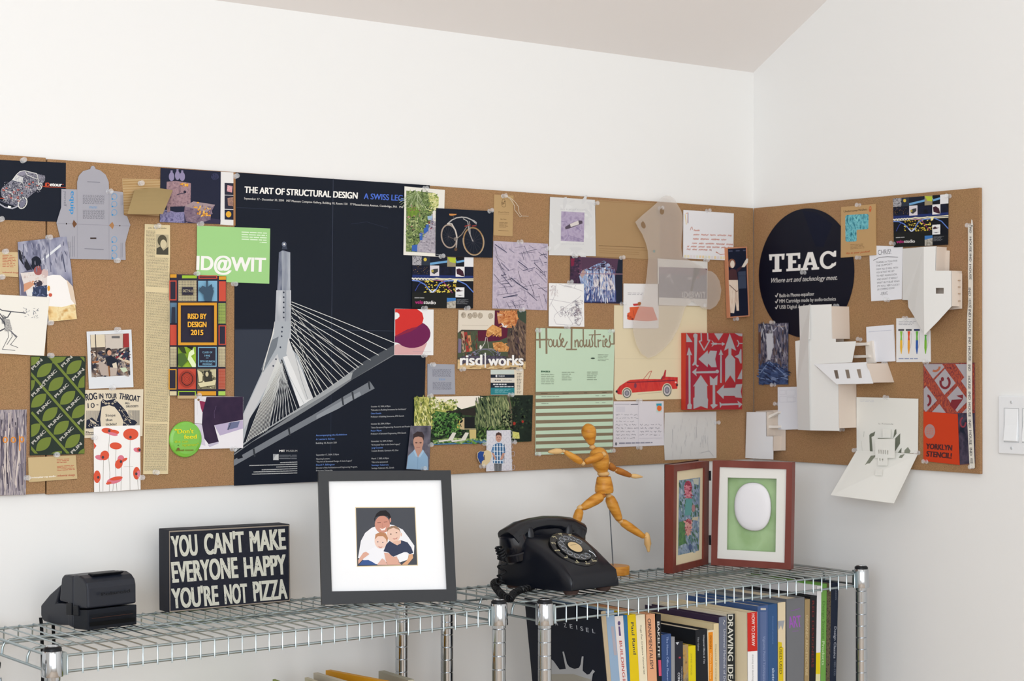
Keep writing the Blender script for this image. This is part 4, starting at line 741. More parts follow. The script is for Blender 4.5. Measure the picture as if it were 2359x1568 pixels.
# garden panorama
s = S('H', .0032).slab([(212, 838), (1285, 822), (1272, 1240), (700, 1262), (205, 1280)], nmat(['#1c281c', '#3c5230', '#10181a', '#2a3c26'], 60, seed=33))
s.p([(214, 840), (420, 836), (640, 890), (560, 960), (420, 1020), (380, 1120), (212, 1125)], nmat(['#6f7a38', '#c9c470', '#8d9448', '#e6e09a'], 80, seed=34)).p([(400, 836), (800, 830), (900, 870), (780, 910), (640, 950), (560, 900), (430, 880)], '#efe6d8').p([(340, 850), (420, 860), (440, 930), (360, 950)], nmat(['#a9a878', '#ece8cc'], 250))
s.p([(500, 965), (640, 955), (960, 885), (980, 900), (800, 980), (790, 1010), (640, 1000), (510, 990)], '#2a2622').p([(380, 960), (620, 1000), (640, 1130), (560, 1180), (380, 1100)], nmat(['#1f3420', '#3c6a30', '#2c4c24'], 110, seed=35)).p([(590, 1010), (640, 1010), (640, 1120), (600, 1120)], '#c8b458')
s.p([(750, 1060), (780, 960), (800, 850), (900, 835), (1060, 832), (1090, 950), (1080, 1100), (1000, 1140), (760, 1090)], nmat(['#4c5c3c', '#76835a', '#33442c'], 70, (3, 1, .5), seed=36)).p([(625, 1030), (665, 1030), (665, 1135), (625, 1130)], '#c9b088').p([(668, 1020), (760, 1020), (760, 1120), (668, 1120)], '#17191c').ln([(640, 1128), (770, 1128)], 8, '#bfb08a').p([(710, 1135), (772, 1135), (770, 1240), (715, 1240)], '#c9b678').ln([(1060, 832), (1085, 950), (1085, 1120)], 22, '#6d6450').ln([(1085, 940), (1150, 940)], 6, '#6d6450')
s.p([(1100, 830), (1284, 824), (1272, 1240), (1110, 1240), (1100, 1100)], nmat(['#121c18', '#1e2c22'], 60)).ell(1115, 1078, 14, 16, '#a03428').ell(1192, 1060, 12, 14, '#a03428').p([(1100, 1150), (1160, 1160), (1165, 1215), (1100, 1215)], nmat(['#b0b04c', '#e0dc8c'], 300))
s.p([(395, 1258), (700, 1250), (870, 1225), (870, 1250), (700, 1262), (380, 1272)], '#4c7a9c').p([(380, 1230), (560, 1205), (700, 1215), (860, 1210), (870, 1236), (390, 1262)], nmat(['#5c8c3c', '#93a85c', '#c9d0b0'], 200))
s.spk(215, 845, 400, 1110, 330, 4, 12, ['#d0cc78', '#8c9444', '#5c6830', '#eae4a4', '#a8a858'], 3, 2.6, 85).spk(350, 860, 600, 960, 130, 4, 13, ['#e8e4b8', '#8c9c48', '#586830', '#c8c888'], 4).spk(380, 980, 640, 1190, 300, 4, 14, ['#2c5028', '#162818', '#4c7c38', '#0c1810', '#6c9450'], 5, 1.6).spk(770, 850, 1080, 1120, 420, 4, 12, ['#3c4c34', '#8c9868', '#28382a', '#66744c', '#a4a878'], 6, 3.2, 80).spk(1095, 840, 1270, 1130, 120, 4, 12, ['#1c2c20', '#2c3c2c', '#0c1410', '#3c4c30'], 7).spk(780, 1110, 1080, 1225, 160, 4, 12, ['#24401f', '#48682f', '#101c12', '#6a8448'], 8, 1.6).spk(1000, 960, 1140, 1120, 60, 4, 12, ['#1c241c', '#3c4c30', '#0c1410'], 9).spk(400, 1225, 860, 1262, 90, 4, 10, ['#5c8c3c', '#a4b47c', '#3c6c8c', '#2c5428'], 10, 2, 0)
s.ell(1115, 1078, 10, 12, '#a03428').ell(1192, 1060, 9, 11, '#a03428')
for x in (0, 115): s.p([(430+x, 1232), (520+x, 1222), (560+x, 1158), (592+x, 1162), (560+x, 1230), (440+x, 1246)], '#dcd8cc')
s.done('garden_photo', 'wide photo of a garden with white loungers beside a pool', 'photo', PN)
# school portrait
s = S('H', .0048).slab([(180, 1100), (366, 1098), (346, 1500), (140, 1490)], nmat(['#4a4854', '#6c6874', '#3c3a46'], 30, seed=40))
SK = '#c39480'
s.p([(143, 1480), (158, 1370), (205, 1325), (250, 1310), (300, 1330), (335, 1380), (340, 1498), (142, 1488)], '#90b0cc').p([(215, 1290), (285, 1290), (280, 1360), (245, 1385), (215, 1350)], SK).ell(250, 1245, 46, 70, SK).p([(203, 1230), (205, 1175), (240, 1150), (285, 1155), (303, 1190), (298, 1235), (285, 1205), (250, 1195), (215, 1205)], '#3a2e30').ell(231, 1252, 10, 6, '#5a3c38').ell(270, 1252, 10, 6, '#5a3c38').ln([(218, 1254), (284, 1254)], 2, '#4a3836').ln([(232, 1293), (266, 1293)], 4, '#9a5a54').p([(205, 1325), (218, 1310), (245, 1380), (225, 1375)], '#a9c6de').p([(290, 1312), (302, 1330), (265, 1385), (248, 1380)], '#a9c6de').ln([(246, 1385), (242, 1488)], 2, '#6c8cae')
s.done('school_portrait', 'school portrait photo of a boy in a light blue shirt', 'photo', PN)
s = S('H', .0048).slab([(868, 1142), (1083, 1137), (1098, 1503), (862, 1511)], '#d9d8de')
for i in range(5):
    for j in range(6): s.arc(890+i*48+(j % 2)*22, 1165+j*62, 18, 24, 3, '#bcbac8', n=6)
s.ell(975, 1205, 27, 42, SK).p([(948, 1198), (952, 1168), (975, 1155), (1000, 1170), (1003, 1198), (985, 1182), (960, 1184)], '#4a3430').p([(925, 1275), (960, 1255), (1000, 1255), (1030, 1280), (1036, 1340), (1022, 1345), (1020, 1440), (925, 1435), (922, 1345), (908, 1330)], '#4c7ca8')
for i in range(4): s.ln([(935+i*26, 1262), (938+i*26, 1438)], 7, '#dfe6ec').ln([(920, 1285+i*42), (1028, 1288+i*42)], 6, '#dfe6ec').ln([(948+i*26, 1262), (951+i*24, 1438)], 4, '#24405e')
s.ell(962, 1204, 4, 3, '#4a3430').ell(985, 1204, 4, 3, '#4a3430').ln([(965, 1225), (984, 1225)], 2.5, '#8c4c48').p([(912, 1340), (930, 1345), (955, 1400), (940, 1408)], SK).p([(1030, 1345), (1015, 1400), (985, 1410), (990, 1395), (1010, 1345)], SK)
s.p([(935, 1440), (1005, 1442), (1000, 1508), (938, 1509)], '#4a4c50')
for i in range(6): s.ln([(942+i*11, 1445), (944+i*10, 1507)], 3, '#a4a6aa')
s.done('boy_photo', 'cut-out photo of a boy in a blue checked shirt before patterned wallpaper', 'photo', PN)
s = S('H', .006).slab([(845, 1328), (875, 1318), (905, 1335), (912, 1375), (895, 1425), (845, 1470), (825, 1455), (795, 1420), (780, 1380), (785, 1340), (808, 1325)], '#d9c49a')
s.p([(845, 1332), (808, 1328), (788, 1345), (784, 1380), (798, 1418), (820, 1450), (825, 1420), (850, 1400), (835, 1370)], '#27488c').p([(840, 1362), (850, 1362), (852, 1405), (842, 1412)], '#7a6a5a')
s.done('heart_sticker', 'small blue and cream heart-shaped cut-out beside the checked shirt photo', 'sticker', PN)
# ------------------------------------------------------------------ right part of the back wall
s = S('I', .0022).slab([(232, 65), (738, 100), (748, 735), (218, 722)], '#d9d9d8')
s.spk(240, 90, 730, 715, 40, 10, 40, ['#d3d3d3', '#dededd'], 3, 2)
s.p([(358, 228), (620, 242), (612, 573), (353, 562)], nmat(['#8e80a0', '#b3a6be', '#9c8eac'], 60, seed=50)).p([(400, 405), (455, 370), (555, 330), (595, 335), (598, 365), (440, 425), (405, 432)], '#554a58').p([(455, 372), (550, 332), (558, 375), (465, 405)], '#d8d0cc').ln([(360, 340), (420, 350)], 5, '#7a6c90').ln([(430, 440), (440, 510), (400, 560)], 4, '#8676a0').ln([(520, 400), (580, 450)], 6, '#8676a0').ln([(440, 500), (600, 550)], 3, '#7a6c90')
s.t('M E T  M U S E U M', 352, 212, 618, 218, 12, '#b9b8bc').t('A U C T I O N  H O U S E', 360, 602, 615, 604, 12, '#b9b8bc')
s.done('ring_card', 'white card with a small purple picture of a silver ring', 'card', PN)
s = S('I', .0012).slab([(742, 98), (1470, 143), (1475, 775), (752, 738)], '#a98a63', .0012)
s.ln([(745, 112), (1470, 156)], 4, '#9a7850').ln([(782, 615), (1300, 638)], 6, '#7c6040')
for y in (648, 672, 694): s.ln([(785, y), (1330 if y < 660 else 1235, y+22)], 3, '#8c6f4a')
s.done('kraft_folder', 'flat brown kraft sheet with thin printed lines, almost the colour of the cork', 'paper', PN)
s = S('I', .002).slab([(462, 735), (1052, 770), (1045, 1270), (455, 1258)], '#2c2a48')
s.p([(560, 742), (1000, 765), (980, 960), (560, 940)], '#5c3c54').p([(462, 738), (560, 742), (560, 940), (600, 1255), (458, 1255)], nmat(['#2a2238', '#4a3048', '#20202e'], 100, seed=52)).p([(465, 760), (510, 760), (500, 840), (470, 850)], '#7c2440')
s.p([(970, 768), (1052, 772), (1048, 1262), (975, 1255)], '#1e2434')
s.p([(700, 850), (840, 780), (900, 820), (960, 960), (975, 1250), (620, 1250), (560, 960), (600, 880), (660, 880)], nmat(['#5a78a8', '#a9bcd8', '#8c98c0', '#44588c'], 90, (4, 1, .7), seed=53))
s.p([(720, 1000), (780, 990), (860, 880), (920, 900), (960, 1100), (900, 1130), (720, 1080)], nmat(['#c9c4cc', '#e0d8d4', '#a8a4b8'], 120, (3, 1, 1), seed=54)).p([(605, 880), (640, 910), (600, 985), (570, 950)], '#b89a90').p([(620, 1090), (780, 1080), (800, 1250), (620, 1250)], nmat(['#2a3468', '#4a5c98'], 120, (3, 1, .5), seed=55)).p([(800, 1120), (975, 1120), (975, 1250), (800, 1250)], nmat(['#242c58', '#7078a8', '#33407a'], 120, (5, 1, .3), seed=56))
s.p([(870, 848), (892, 860), (888, 880), (872, 872)], '#2a2840')
for i in range(14): s.ln([(700+i*20, 900-max(0, min(i, 7))*12), (702+i*20, 1240)], 2.5, '#dfe4f0')
s.spk(620, 870, 960, 1240, 260, 4, 13, ['#c9d0e4', '#4c6498', '#8c9cc4', '#e4e0e0', '#303c70', '#a8a0b4'], 3, 3, 88).spk(480, 760, 960, 900, 110, 4, 12, ['#5c3c54', '#3c2c40', '#7a5468', '#2c2840'], 4, 2, 0)
s.p([(590, 742), (1000, 765), (985, 900), (900, 820), (840, 785), (700, 850), (640, 870), (590, 900)], '#543a50')
s.ln([(555, 932), (1050, 936)], 7, '#a8808c').ln([(786, 860), (786, 1080)], 9, '#3c3648').ln([(560, 960), (685, 1110), (720, 1060)], 5, '#b8c0d8').ln([(600, 960), (700, 1000)], 8, '#9cb4d4')
s.done('house_photo', 'photo of a pale house glimpsed through glass, in blue and purple tones', 'photo', PN)
s = S('I', .0034).slab([(218, 1038), (612, 1045), (618, 1531), (217, 1526)], '#efeeec')
R_ = random.Random(3)
for P_ in ([(240, 1260), (350, 1420), (490, 1310)], [(225, 1220), (460, 1260)], [(300, 1050), (280, 1190), (225, 1300)], [(330, 1050), (520, 1100), (600, 1130)], [(275, 1430), (290, 1390), (560, 1200), (575, 1180)], [(275, 1440), (300, 1500), (560, 1520)], [(400, 1060), (600, 1050)], [(340, 1390), (370, 1320), (490, 1500)], [(500, 1100), (520, 1060)], [(560, 1330), (600, 1440), (560, 1520)]): s.ln(P_, 3, '#a29aa4')
for i in range(170):
    x = R_.gauss(540, 24) if i > 70 else R_.uniform(350, 560); y = R_.uniform(1220, 1510) if i > 70 else R_.uniform(1300, 1400); a_ = R_.uniform(0, 3.1); L_ = R_.uniform(8, 42)
    if 225 < x+L_*math.cos(a_) < 608 and 1045 < y+L_*math.sin(a_) < 1522: s.ln([(x, y), (x+L_*math.cos(a_), y+L_*math.sin(a_))], 2.6, R_.choice(['#6c6078', '#8a7480', '#9a8890', '#4c4c6c']))
for i in range(30):
    x, y = R_.uniform(235, 320), R_.uniform(1055, 1180); s.ln([(x, y), (x+R_.uniform(-15, 15), y+R_.uniform(5, 30))], 2.4, '#b09ca0')
s.t('Anni Varsano', 385, 1080, 480, 1082, 10, '#9a98a0')
s.done('line_drawing_card', 'small white card with a fine tangled line drawing', 'card', PN)
# cream sheet with the red car
s = S('L', .0012).slab([(60, 52), (918, 58), (920, 300), (915, 916), (680, 920), (90, 932), (72, 920), (60, 860), (60, 760), (65, 540), (58, 200)], '#dfd1b0')
RC_, RD2 = '#c9302c', '#a82c34'
s.ln([(68, 545), (900, 548)], 3, '#d2c4a4')
s.p([(75, 850), (110, 800), (180, 755), (210, 742), (320, 735), (500, 735), (520, 712), (650, 718), (645, 825), (590, 828), (580, 835), (520, 840), (220, 862), (140, 880), (95, 875)], nmat(['#c02c2c', '#d04038', '#b02834'], 60, (1, 1, .3), seed=60))
s.ln([(180, 766), (300, 762), (620, 748)], 8, '#6a2434').ln([(330, 738), (385, 668), (408, 660), (375, 738)], 5, '#b85048').p([(488, 740), (515, 700), (530, 650), (542, 650), (535, 720), (500, 745)], '#b02c34').p([(490, 738), (510, 700), (512, 690), (500, 740)], '#44343c').ell(83, 850, 10, 12, '#2a2430').ell(642, 790, 9, 14, '#3a2c34').ell(630, 765, 9, 8, '#e6c8c0').ell(256, 795, 12, 25, '#7c3c50')
s.ln([(280, 876), (500, 855)], 4, '#b8ab90')
for x, y, a_, b_ in ((178, 865, 40, 46), (550, 838, 40, 58)): s.ell(x, y, a_+8, b_+8, '#d9cbb0').ell(x, y, a_, b_, '#5c6258').ell(x, y, a_*.8, b_*.8, '#cfc8c4').ell(x, y, a_*.6, b_*.6, '#98949c').arc(x, y, a_*.4, b_*.4, 6, '#6a6872')
s.done('car_drawing', 'large cream sheet with a drawing of a red convertible car', 'drawing', PN)
s = S('L', .0030).slab([(147, -150), (475, -145), (470, 265), (145, 265)], '#e6e4e3')
s.rows([(185, -70), (330, -68), (330, -40), (185, -42)], 2, '#9c98a0', .3, (20, 40), 8, .1)
s.p([(232, 38), (280, 35), (282, 55), (240, 58)], '#c03c3c').p([(278, 25), (300, 20), (312, 30), (305, 55), (280, 55)], '#a8683c').p([(202, 70), (300, 62), (420, 70), (462, 190), (360, 200), (240, 190), (200, 188), (180, 180), (182, 125), (205, 115)], '#d9603a').ell(188, 150, 10, 14, '#b84c30').ell(210, 165, 11, 14, '#b84c30').ln([(235, 100), (245, 150)], 5, '#b04c34').ell(228, 180, 10, 10, '#8c3c34')
s.done('figure_card', 'white card with small orange and red figures, half behind the frosted tag', 'card', PN)
s = S('K', .003).slab([(445, 812), (1046, 850), (1040, 1392), (450, 1372)], '#dcd9d4')
s.p([(460, 912), (880, 925), (1040, 935), (1036, 1298), (458, 1280)], '#6a6878').p([(460, 912), (880, 925), (868, 1010), (460, 1000)], '#77687a').p([(880, 922), (960, 928), (935, 1010), (900, 1040), (862, 1205), (840, 1205), (872, 1020)], '#1c2334').p([(960, 928), (1040, 934), (1038, 1000), (940, 1020)], '#6c4454').p([(905, 1030), (1038, 1000), (1036, 1298), (850, 1290)], '#666678').ell(580, 1020, 25, 25, '#98949c').ell(830, 1050, 30, 20, '#98949c').ell(620, 1090, 14, 28, '#8c8894')
s.t('ID@WIT', 742, 1285, 1026, 1288, 78, '#c9c6c4', .01).ln([(790, 1382), (965, 1386)], 6, '#a08a64').ell(930, 1040, 22, 12, '#8c4c54')
s.done('dark_event_card', 'dark grey photo card with pale lettering, showing through the frosted tag', 'card', PN)
# frosted tag with holes
FR = clearmat('frosted_vellum', '#d9cfc6', .42, .6)
m = Sheet('K', BW, .012); m.m(FR)
OUT = [(550, 52), (600, 58), (645, 95), (690, 170), (722, 225), (745, 285), (750, 400), (735, 560), (728, 680), (745, 790), (870, 850), (960, 900), (1040, 955), (1100, 968), (1150, 1010), (1190, 1080), (1212, 1190), (1195, 1300), (1150, 1380), (1080, 1425), (1010, 1420), (940, 1380), (860, 1320)]
ARC_ = [(775, 1400), (740, 1520), (700, 1640), (620, 1790), (520, 1900), (420, 1980), (330, 2010), (250, 1960), (190, 1850), (150, 1700), (150, 1570), (200, 1440), (255, 1330), (290, 1180), (315, 1000), (330, 820), (325, 715), (300, 620), (260, 520), (215, 450), (175, 372), (260, 290), (350, 215), (430, 145), (490, 75)]
m.poly([m.w(x, y, 0) for x, y in OUT+ARC_]); 
m.l = 30
for x, y, a_, b_, r_ in ((497, 245, 26, 38, 0), (272, 410, 26, 42, -20)): m.ell(x, y, a_, b_, '#8a7055', r_).p([(x-12, y-30), (x-8, y-52), (x+6, y-40), (x+14, y-26)], '#8a7055')
m.ell(402, 725, 14, 18, '#8a9690')
m.done('frosted_tag', 'large frosted translucent tag with a rounded flap, hanging off the top edge of the board', 'tag', PN)
# letter in orange pen
s = S('K', .0036).slab([(755, 226), (1362, 268), (1355, 838), (752, 808)], '#e5e4e6')
for P_, c_ in (([(785, 270), (808, 262), (806, 385)], '#d8a070'), ([(775, 280), (790, 400)], '#e0c060'), ([(812, 260), (812, 385)], '#8c94b8')): s.ln(P_, 7, c_)
OP = '#c06848'
for i, (x0, y, x1) in enumerate(((880, 470, 945), (875, 520, 1330), (870, 572, 1290), (860, 625, 1345), (800, 665, 1345), (795, 700, 1090))): 
    R_ = random.Random(i+10); x = x0
    while x < x1-15:
        n_ = R_.randint(2, 7); P_ = []
        for k in range(n_*2): P_.append((min(x, x1), y+(x-755)*.03+(R_.uniform(-12, -6) if k % 2 else R_.uniform(4, 10)))); x += R_.uniform(6, 10)
        s.ln(P_, 4.5, OP); x += 14
s.ln([(838, 470), (850, 435), (858, 430), (868, 465)], 5, OP).ln([(1145, 735), (1165, 745), (1150, 730), (1200, 765), (1270, 755)], 5, OP)
for i in range(14): s.r(765+i*36, 768+i*1.5, 790+i*36, 800+i*1.5, rnd.choice(['#e8dcb8', '#e0d8d8', '#dcdcc8', '#e6d0a8']))
s.done('letter', 'white letter handwritten in orange pen', 'letter', PN)
# bookmark with standing figure
s = S('K', .012).slab([(1278, 680), (1520, 668), (1552, 1508), (1310, 1527)], '#c98a68', .010)
s.p([(1290, 695), (1508, 683), (1538, 1495), (1320, 1512)], '#161c30')
s.rows([(1300, 712), (1505, 702), (1505, 724), (1300, 734)], 1, '#4a5068', .6, (30, 50), 40)
s.ell(1338, 870, 44, 55, '#8c5c48').ell(1345, 880, 26, 45, '#e6d8c8').p([(1300, 960), (1340, 930), (1390, 950), (1410, 1060), (1400, 1080), (1300, 1075)], '#4c3034').p([(1395, 940), (1450, 900), (1470, 915), (1400, 980)], '#3c2630').p([(1455, 915), (1515, 810), (1535, 815), (1530, 860), (1490, 915)], '#e6dccf')
s.p([(1300, 1070), (1410, 1070), (1425, 1440), (1395, 1440), (1385, 1330), (1365, 1470), (1320, 1465)], nmat(['#c9a58c', '#ecdccb', '#d9bfa8'], 120, (5, 1, .3), seed=70)).ln([(1310, 1130), (1395, 1210), (1410, 1200)], 8, '#5c3c34').ln([(1385, 1190), (1390, 1330)], 6, '#a8806a')
s.p([(1415, 970), (1505, 962), (1512, 1170), (1420, 1175)], '#3e475c').ln([(1415, 1020), (1510, 1020)], 3, '#1a2034')
s.done('figure_bookmark', 'tall narrow orange framed picture of a figure in white trousers on dark blue', 'bookmark', PN)
# arrow book
t = thing('arrow_book', 'thick red book cover patterned with grey arrows and fastened to the board', 'book', on('L', 960, 660, *BW))
bk = Sheet('L', BW, .017); bk.m(mat('#c4402f', .4)).ext([bk.w(x, y, 0) for x, y in ((722, 308), (1250, 311), (1245, 1016), (722, 1020))], Vector((0, .0155, 0)))
AG, AR = '#a7a5a8', '#a8263a'
s = bk; s.l = 5; s.m(mat('#a8263a', .35)); s.p([(722, 309), (1249, 312), (1244, 1015), (722, 1018)], nmat(['#98263c', '#a83030', '#a02c36'], 9, seed=2))
def AP(*P_): s.p(list(P_), AG)
AP((728, 310), (785, 392), (728, 392)); AP((795, 320), (832, 320), (830, 350), (822, 600), (845, 612), (830, 625), (810, 600), (790, 612), (782, 605), (802, 570), (802, 350)); s.ell(812, 335, 20, 22, AG)
s.ln([(865, 310), (868, 380), (848, 385), (893, 468), (945, 375), (928, 375), (925, 310)], 11, AG); AP((985, 312), (1070, 312), (1028, 378)); s.ln([(960, 408), (1060, 410)], 8, AG); AP((1058, 392), (1088, 410), (1058, 428)); AP((960, 370), (985, 400), (1010, 400), (1010, 418), (985, 418), (962, 438), (975, 405))
AP((840, 550), (925, 470), (930, 505), (950, 472), (1012, 475), (995, 550), (1010, 625), (960, 625), (930, 590), (925, 625)); AP((752, 440), (782, 515), (766, 510), (768, 960), (780, 975), (776, 1012), (738, 1012), (738, 975), (750, 960), (748, 512), (732, 515))
AP((780, 670), (825, 632), (818, 665), (1000, 660), (1000, 680), (818, 682), (825, 710)); s.ell(1014, 665, 16, 17, AG); AP((1048, 460), (1070, 512), (1056, 508), (1056, 770), (1042, 770), (1042, 508), (1028, 512))
AP((1130, 312), (1190, 472), (1145, 450), (1145, 510), (1180, 550), (1180, 768), (1135, 700), (1088, 768), (1088, 550), (1118, 510), (1118, 450), (1078, 472)); AP((862, 698), (932, 800), (920, 795), (922, 905), (930, 925), (925, 1008), (862, 985), (795, 1012), (793, 910), (805, 905), (805, 800), (790, 805))
AP((945, 705), (980, 735), (1018, 700), (1014, 790), (994, 790), (996, 965), (1022, 975), (975, 1010), (950, 975), (972, 965), (972, 790), (948, 790)); AP((1008, 855), (1080, 785), (1072, 820), (1180, 815), (1190, 785), (1247, 780), (1232, 850), (1244, 910), (1185, 905), (1175, 890), (1075, 890), (1072, 918))
AP((1035, 945), (1055, 962), (1210, 958), (1200, 935), (1247, 968), (1215, 1000), (1212, 975), (1055, 980), (1040, 1002)); AP((1175, 310), (1248, 314), (1246, 340), (1215, 335)); s.arc(1180, 405, 34, 34, 9, AG, -60, 60); s.ln([(1210, 405), (1246, 405)], 8, AG); AP((1175, 525), (1215, 505), (1230, 455), (1238, 460), (1240, 590), (1228, 590), (1212, 545)); AP((1200, 735), (1245, 640), (1244, 735))
s.build('cover', t)
m = MB().m(mat('#cf4a26', .35)); a0 = on('L', 722, 308, BW[0]+BW[1]*.017, BW[1]); a1 = on('L', 722, 1020, BW[0]+BW[1]*.017, BW[1]); b1 = on('L', 682, 1019, BW[0]+BW[1]*.0015, BW[1]); b0 = on('L', 681, 308, BW[0]+BW[1]*.0015, BW[1])
m.poly([a0, a1, b1, b0]); m.build('spine', t)
# postcard
s = S('L', .002).slab([(55, 942), (518, 940), (522, 1348), (52, 1366)], '#d9d4d8')
s.ln([(65, 968), (200, 968)], 8, '#b4b0b8').ln([(215, 970), (280, 968)], 9, '#6a6870').p([(445, 960), (500, 958), (502, 1040), (452, 1045)], '#bcd0c8').ell(478, 1005, 22, 28, '#e0682c').p([(450, 962), (500, 960), (498, 985), (470, 980), (455, 990)], '#3c98b0').r(75, 990, 160, 1040, '#d0ccd2')
for i in range(8):
    R_ = random.Random(i+40); 
    for (x0, x1, ok) in ((72, 270, True), (295, 500, 3 <= i <= 6)):
        if not ok: continue
        x = x0+R_.uniform(0, 12); y = 1065+i*31-(x0 > 200)*0
        while x < x1-20:
            P_ = []
            for k in range(R_.randint(3, 9)): P_.append((x, y+R_.uniform(-8, 8)*(1 if k % 2 else .6))); x += R_.uniform(4, 7)
            s.ln(P_, 2.4, '#77757f'); x += 9
s.ln([(285, 950), (283, 1350)], 2, '#c4c0c8').ln([(290, 1285), (505, 1280)], 2, '#b4b0b8').rows([(105, 1320), (415, 1315), (415, 1330), (105, 1338)], 1, '#8c8a98', .7, (20, 60), 6).ell(78, 1335, 9, 15, '#6a6870')
s.done('handwritten_postcard', 'handwritten postcard with an orange fruit stamp', 'postcard', PN)
s = S('L', .0014).slab([(528, 1046), (1005, 1035), (1007, 1466), (530, 1486), (522, 1330)], '#cfccc8')
R_ = random.Random(8)
for i in range(46):
    x, y = R_.uniform(590, 960), R_.uniform(1080, 1420); s.ln([(x, y), (x+R_.uniform(-10, 10), y+R_.uniform(20, 80))], 2, R_.choice(['#bcb9b8', '#b0aeb0', '#c2bfbd']))
s.ln([(860, 1420), (940, 1400), (980, 1450)], 3, '#a8a6a8').ln([(600, 1200), (605, 1330)], 4, '#b4b1b2').ln([(820, 1180), (825, 1280)], 4, '#b4b1b2')
s.done('pencil_sketch', 'grey-white sheet with a very faint pencil sketch', 'drawing', PN)
# mint sheet
s = S('J', .0024).slab([(72, 70), (905, 88), (890, 740), (882, 1392), (62, 1418), (66, 740)], '#c3d9bf')
BR = '#85765f'
for y, h_ in ((738, 38), (812, 38), (888, 34), (962, 36), (1040, 36), (1116, 36), (1190, 36), (1264, 34), (1340, 38)): s.p([(66, y+10), (884, y-4-(y-738)*.012), (884, y-4-(y-738)*.012+h_*.86), (66, y+10+h_)], BR)
SB = '#8a7a62'
def scr(P_, w_=10): s.ln(P_, w_*1.35, SB)
scr([(105, 75), (110, 280)], 14); scr([(178, 72), (180, 340)], 15); scr([(70, 196), (200, 192)], 13); s.arc(222, 230, 20, 40, 12, SB); scr([(255, 195), (252, 255), (268, 270), (288, 250), (292, 195)]); scr([(292, 200), (300, 270)]); scr([(330, 130), (318, 180), (335, 220), (328, 262), (305, 272)]); scr([(340, 240), (362, 200), (352, 178), (338, 200), (345, 262), (370, 272), (400, 215)])
scr([(447, 72), (445, 295)], 14); scr([(392, 298), (500, 298)], 11); scr([(482, 200), (484, 272)]); scr([(484, 225), (505, 195), (515, 215), (518, 272), (535, 250)]); s.arc(550, 235, 17, 36, 12, SB); scr([(570, 80), (572, 240), (585, 272), (600, 245)]); scr([(605, 195), (605, 262), (622, 268), (635, 240), (636, 195)]); scr([(636, 200), (642, 272)]); scr([(668, 150), (660, 190), (672, 230), (665, 265), (645, 272)]); scr([(694, 95), (694, 265), (712, 272)]); scr([(632, 145), (755, 138)], 8); scr([(728, 195), (730, 272)]); scr([(730, 215), (750, 200), (760, 205)]); scr([(780, 200), (780, 265), (795, 270)]); s.ell(788, 160, 10, 12, SB); scr([(800, 245), (825, 205), (812, 185), (800, 205), (808, 262), (828, 270)]); scr([(855, 150), (848, 200), (862, 240), (850, 272), (832, 272)]); scr([(872, 240), (898, 240), (898, 110)], 11)
TXm = '#7c8a76'
s.rows([(725, 345), (840, 348), (840, 425), (725, 422)], 5, TXm, .28, (30, 70), 6, .3).ell(672, 392, 22, 8, '#3c4c40').t('invoice', 123, 540, 218, 541, 24, '#2c5c40', .05)
for x, y, n_ in ((123, 552, 6), (342, 530, 5), (610, 528, 5)): s.rows([(x, y), (x+140, y), (x+140, y+n_*20), (x, y+n_*20)], n_, TXm, .3, (30, 70), 6, .4, x)
s.rows([(120, 762), (820, 750), (820, 760), (120, 772)], 1, '#5c5040', .7, (20, 80), 160).rows([(125, 795), (315, 793), (315, 801), (125, 803)], 1, TXm, .6, (20, 60), 6).rows([(700, 787), (815, 785), (815, 792), (700, 794)], 1, TXm, .7, (30, 40), 30).rows([(125, 870), (200, 869), (200, 877), (125, 878)], 1, TXm, .6, (20, 60), 6).rows([(700, 860), (820, 858), (820, 865), (700, 867)], 1, TXm, .7, (30, 40), 30)
s.t('House', 80, 1, 81, 1, 1, SB) if 0 else None
s.done('mint_invoice', 'tall mint green sheet with brown script lettering and brown stripes below', 'paper', PN)

# ================================================================== right wall board
RN = RW[1]
def R3(c, P_): return [on(c, x, y, RW[0]+RN*o_, RN) for x, y, o_ in P_]
# round black record
s = Sheet('M', RW, .0015); cc = s.w(586, 822, 0)
m = s; m.m(mat('#060b1e', .45, 0, .25)); m.ext([cc+Vector((0, .152*math.cos(a), .152*math.sin(a))) for a in [2*math.pi*i/72 for i in range(72)]], Vector((.0015, 0, 0)))
m.l = 5; m.p([(560, 190), (700, 215), (860, 330), (770, 560), (690, 560)], '#0c1228')
WH = '#eceae6'
def L_(P_):      # letter drawn in its own box, 0..100 by 0..27, on a rising baseline
    s.p([(262+x*6.33+y*-.15*0, 812-x*.36-y*6.6-0) for x, y in P_], WH)
L_([(-5, 18), (-6, 27), (19, 27), (18, 18), (14.5, 18), (14, 23.5), (10.3, 23.5), (10.3, 3.6), (14, 3.6), (14, 0), (-.5, 0), (-.5, 3.6), (3.2, 3.6), (3.2, 23.5), (-1, 23.5), (-1.6, 18)])
L_([(21.5, 0), (21.5, 3.6), (24.5, 3.6), (24.5, 23.5), (21.5, 23.5), (21.5, 27), (43.5, 27), (43.5, 18), (40, 18), (39.5, 23), (31.5, 23), (31.5, 16), (37, 16), (37, 11.5), (31.5, 11.5), (31.5, 4), (40, 4), (40.5, 9.5), (44, 9.5), (44, 0)])
s.l += 1
for P_ in ([(44.8, 0), (44.8, 3.6), (47.5, 3.6), (55.5, 27), (59.6, 27), (59.6, 21), (53.6, 3.6), (55.8, 3.6), (55.8, 0)], [(59.6, 27), (63.5, 27), (71, 3.6), (73.5, 3.6), (73.5, 0), (61.5, 0), (61.5, 3.6), (64.2, 3.6), (59, 20.5), (58, 24)], [(53, 7.5), (53, 11.5), (65, 11.5), (65, 7.5)]): L_(P_)
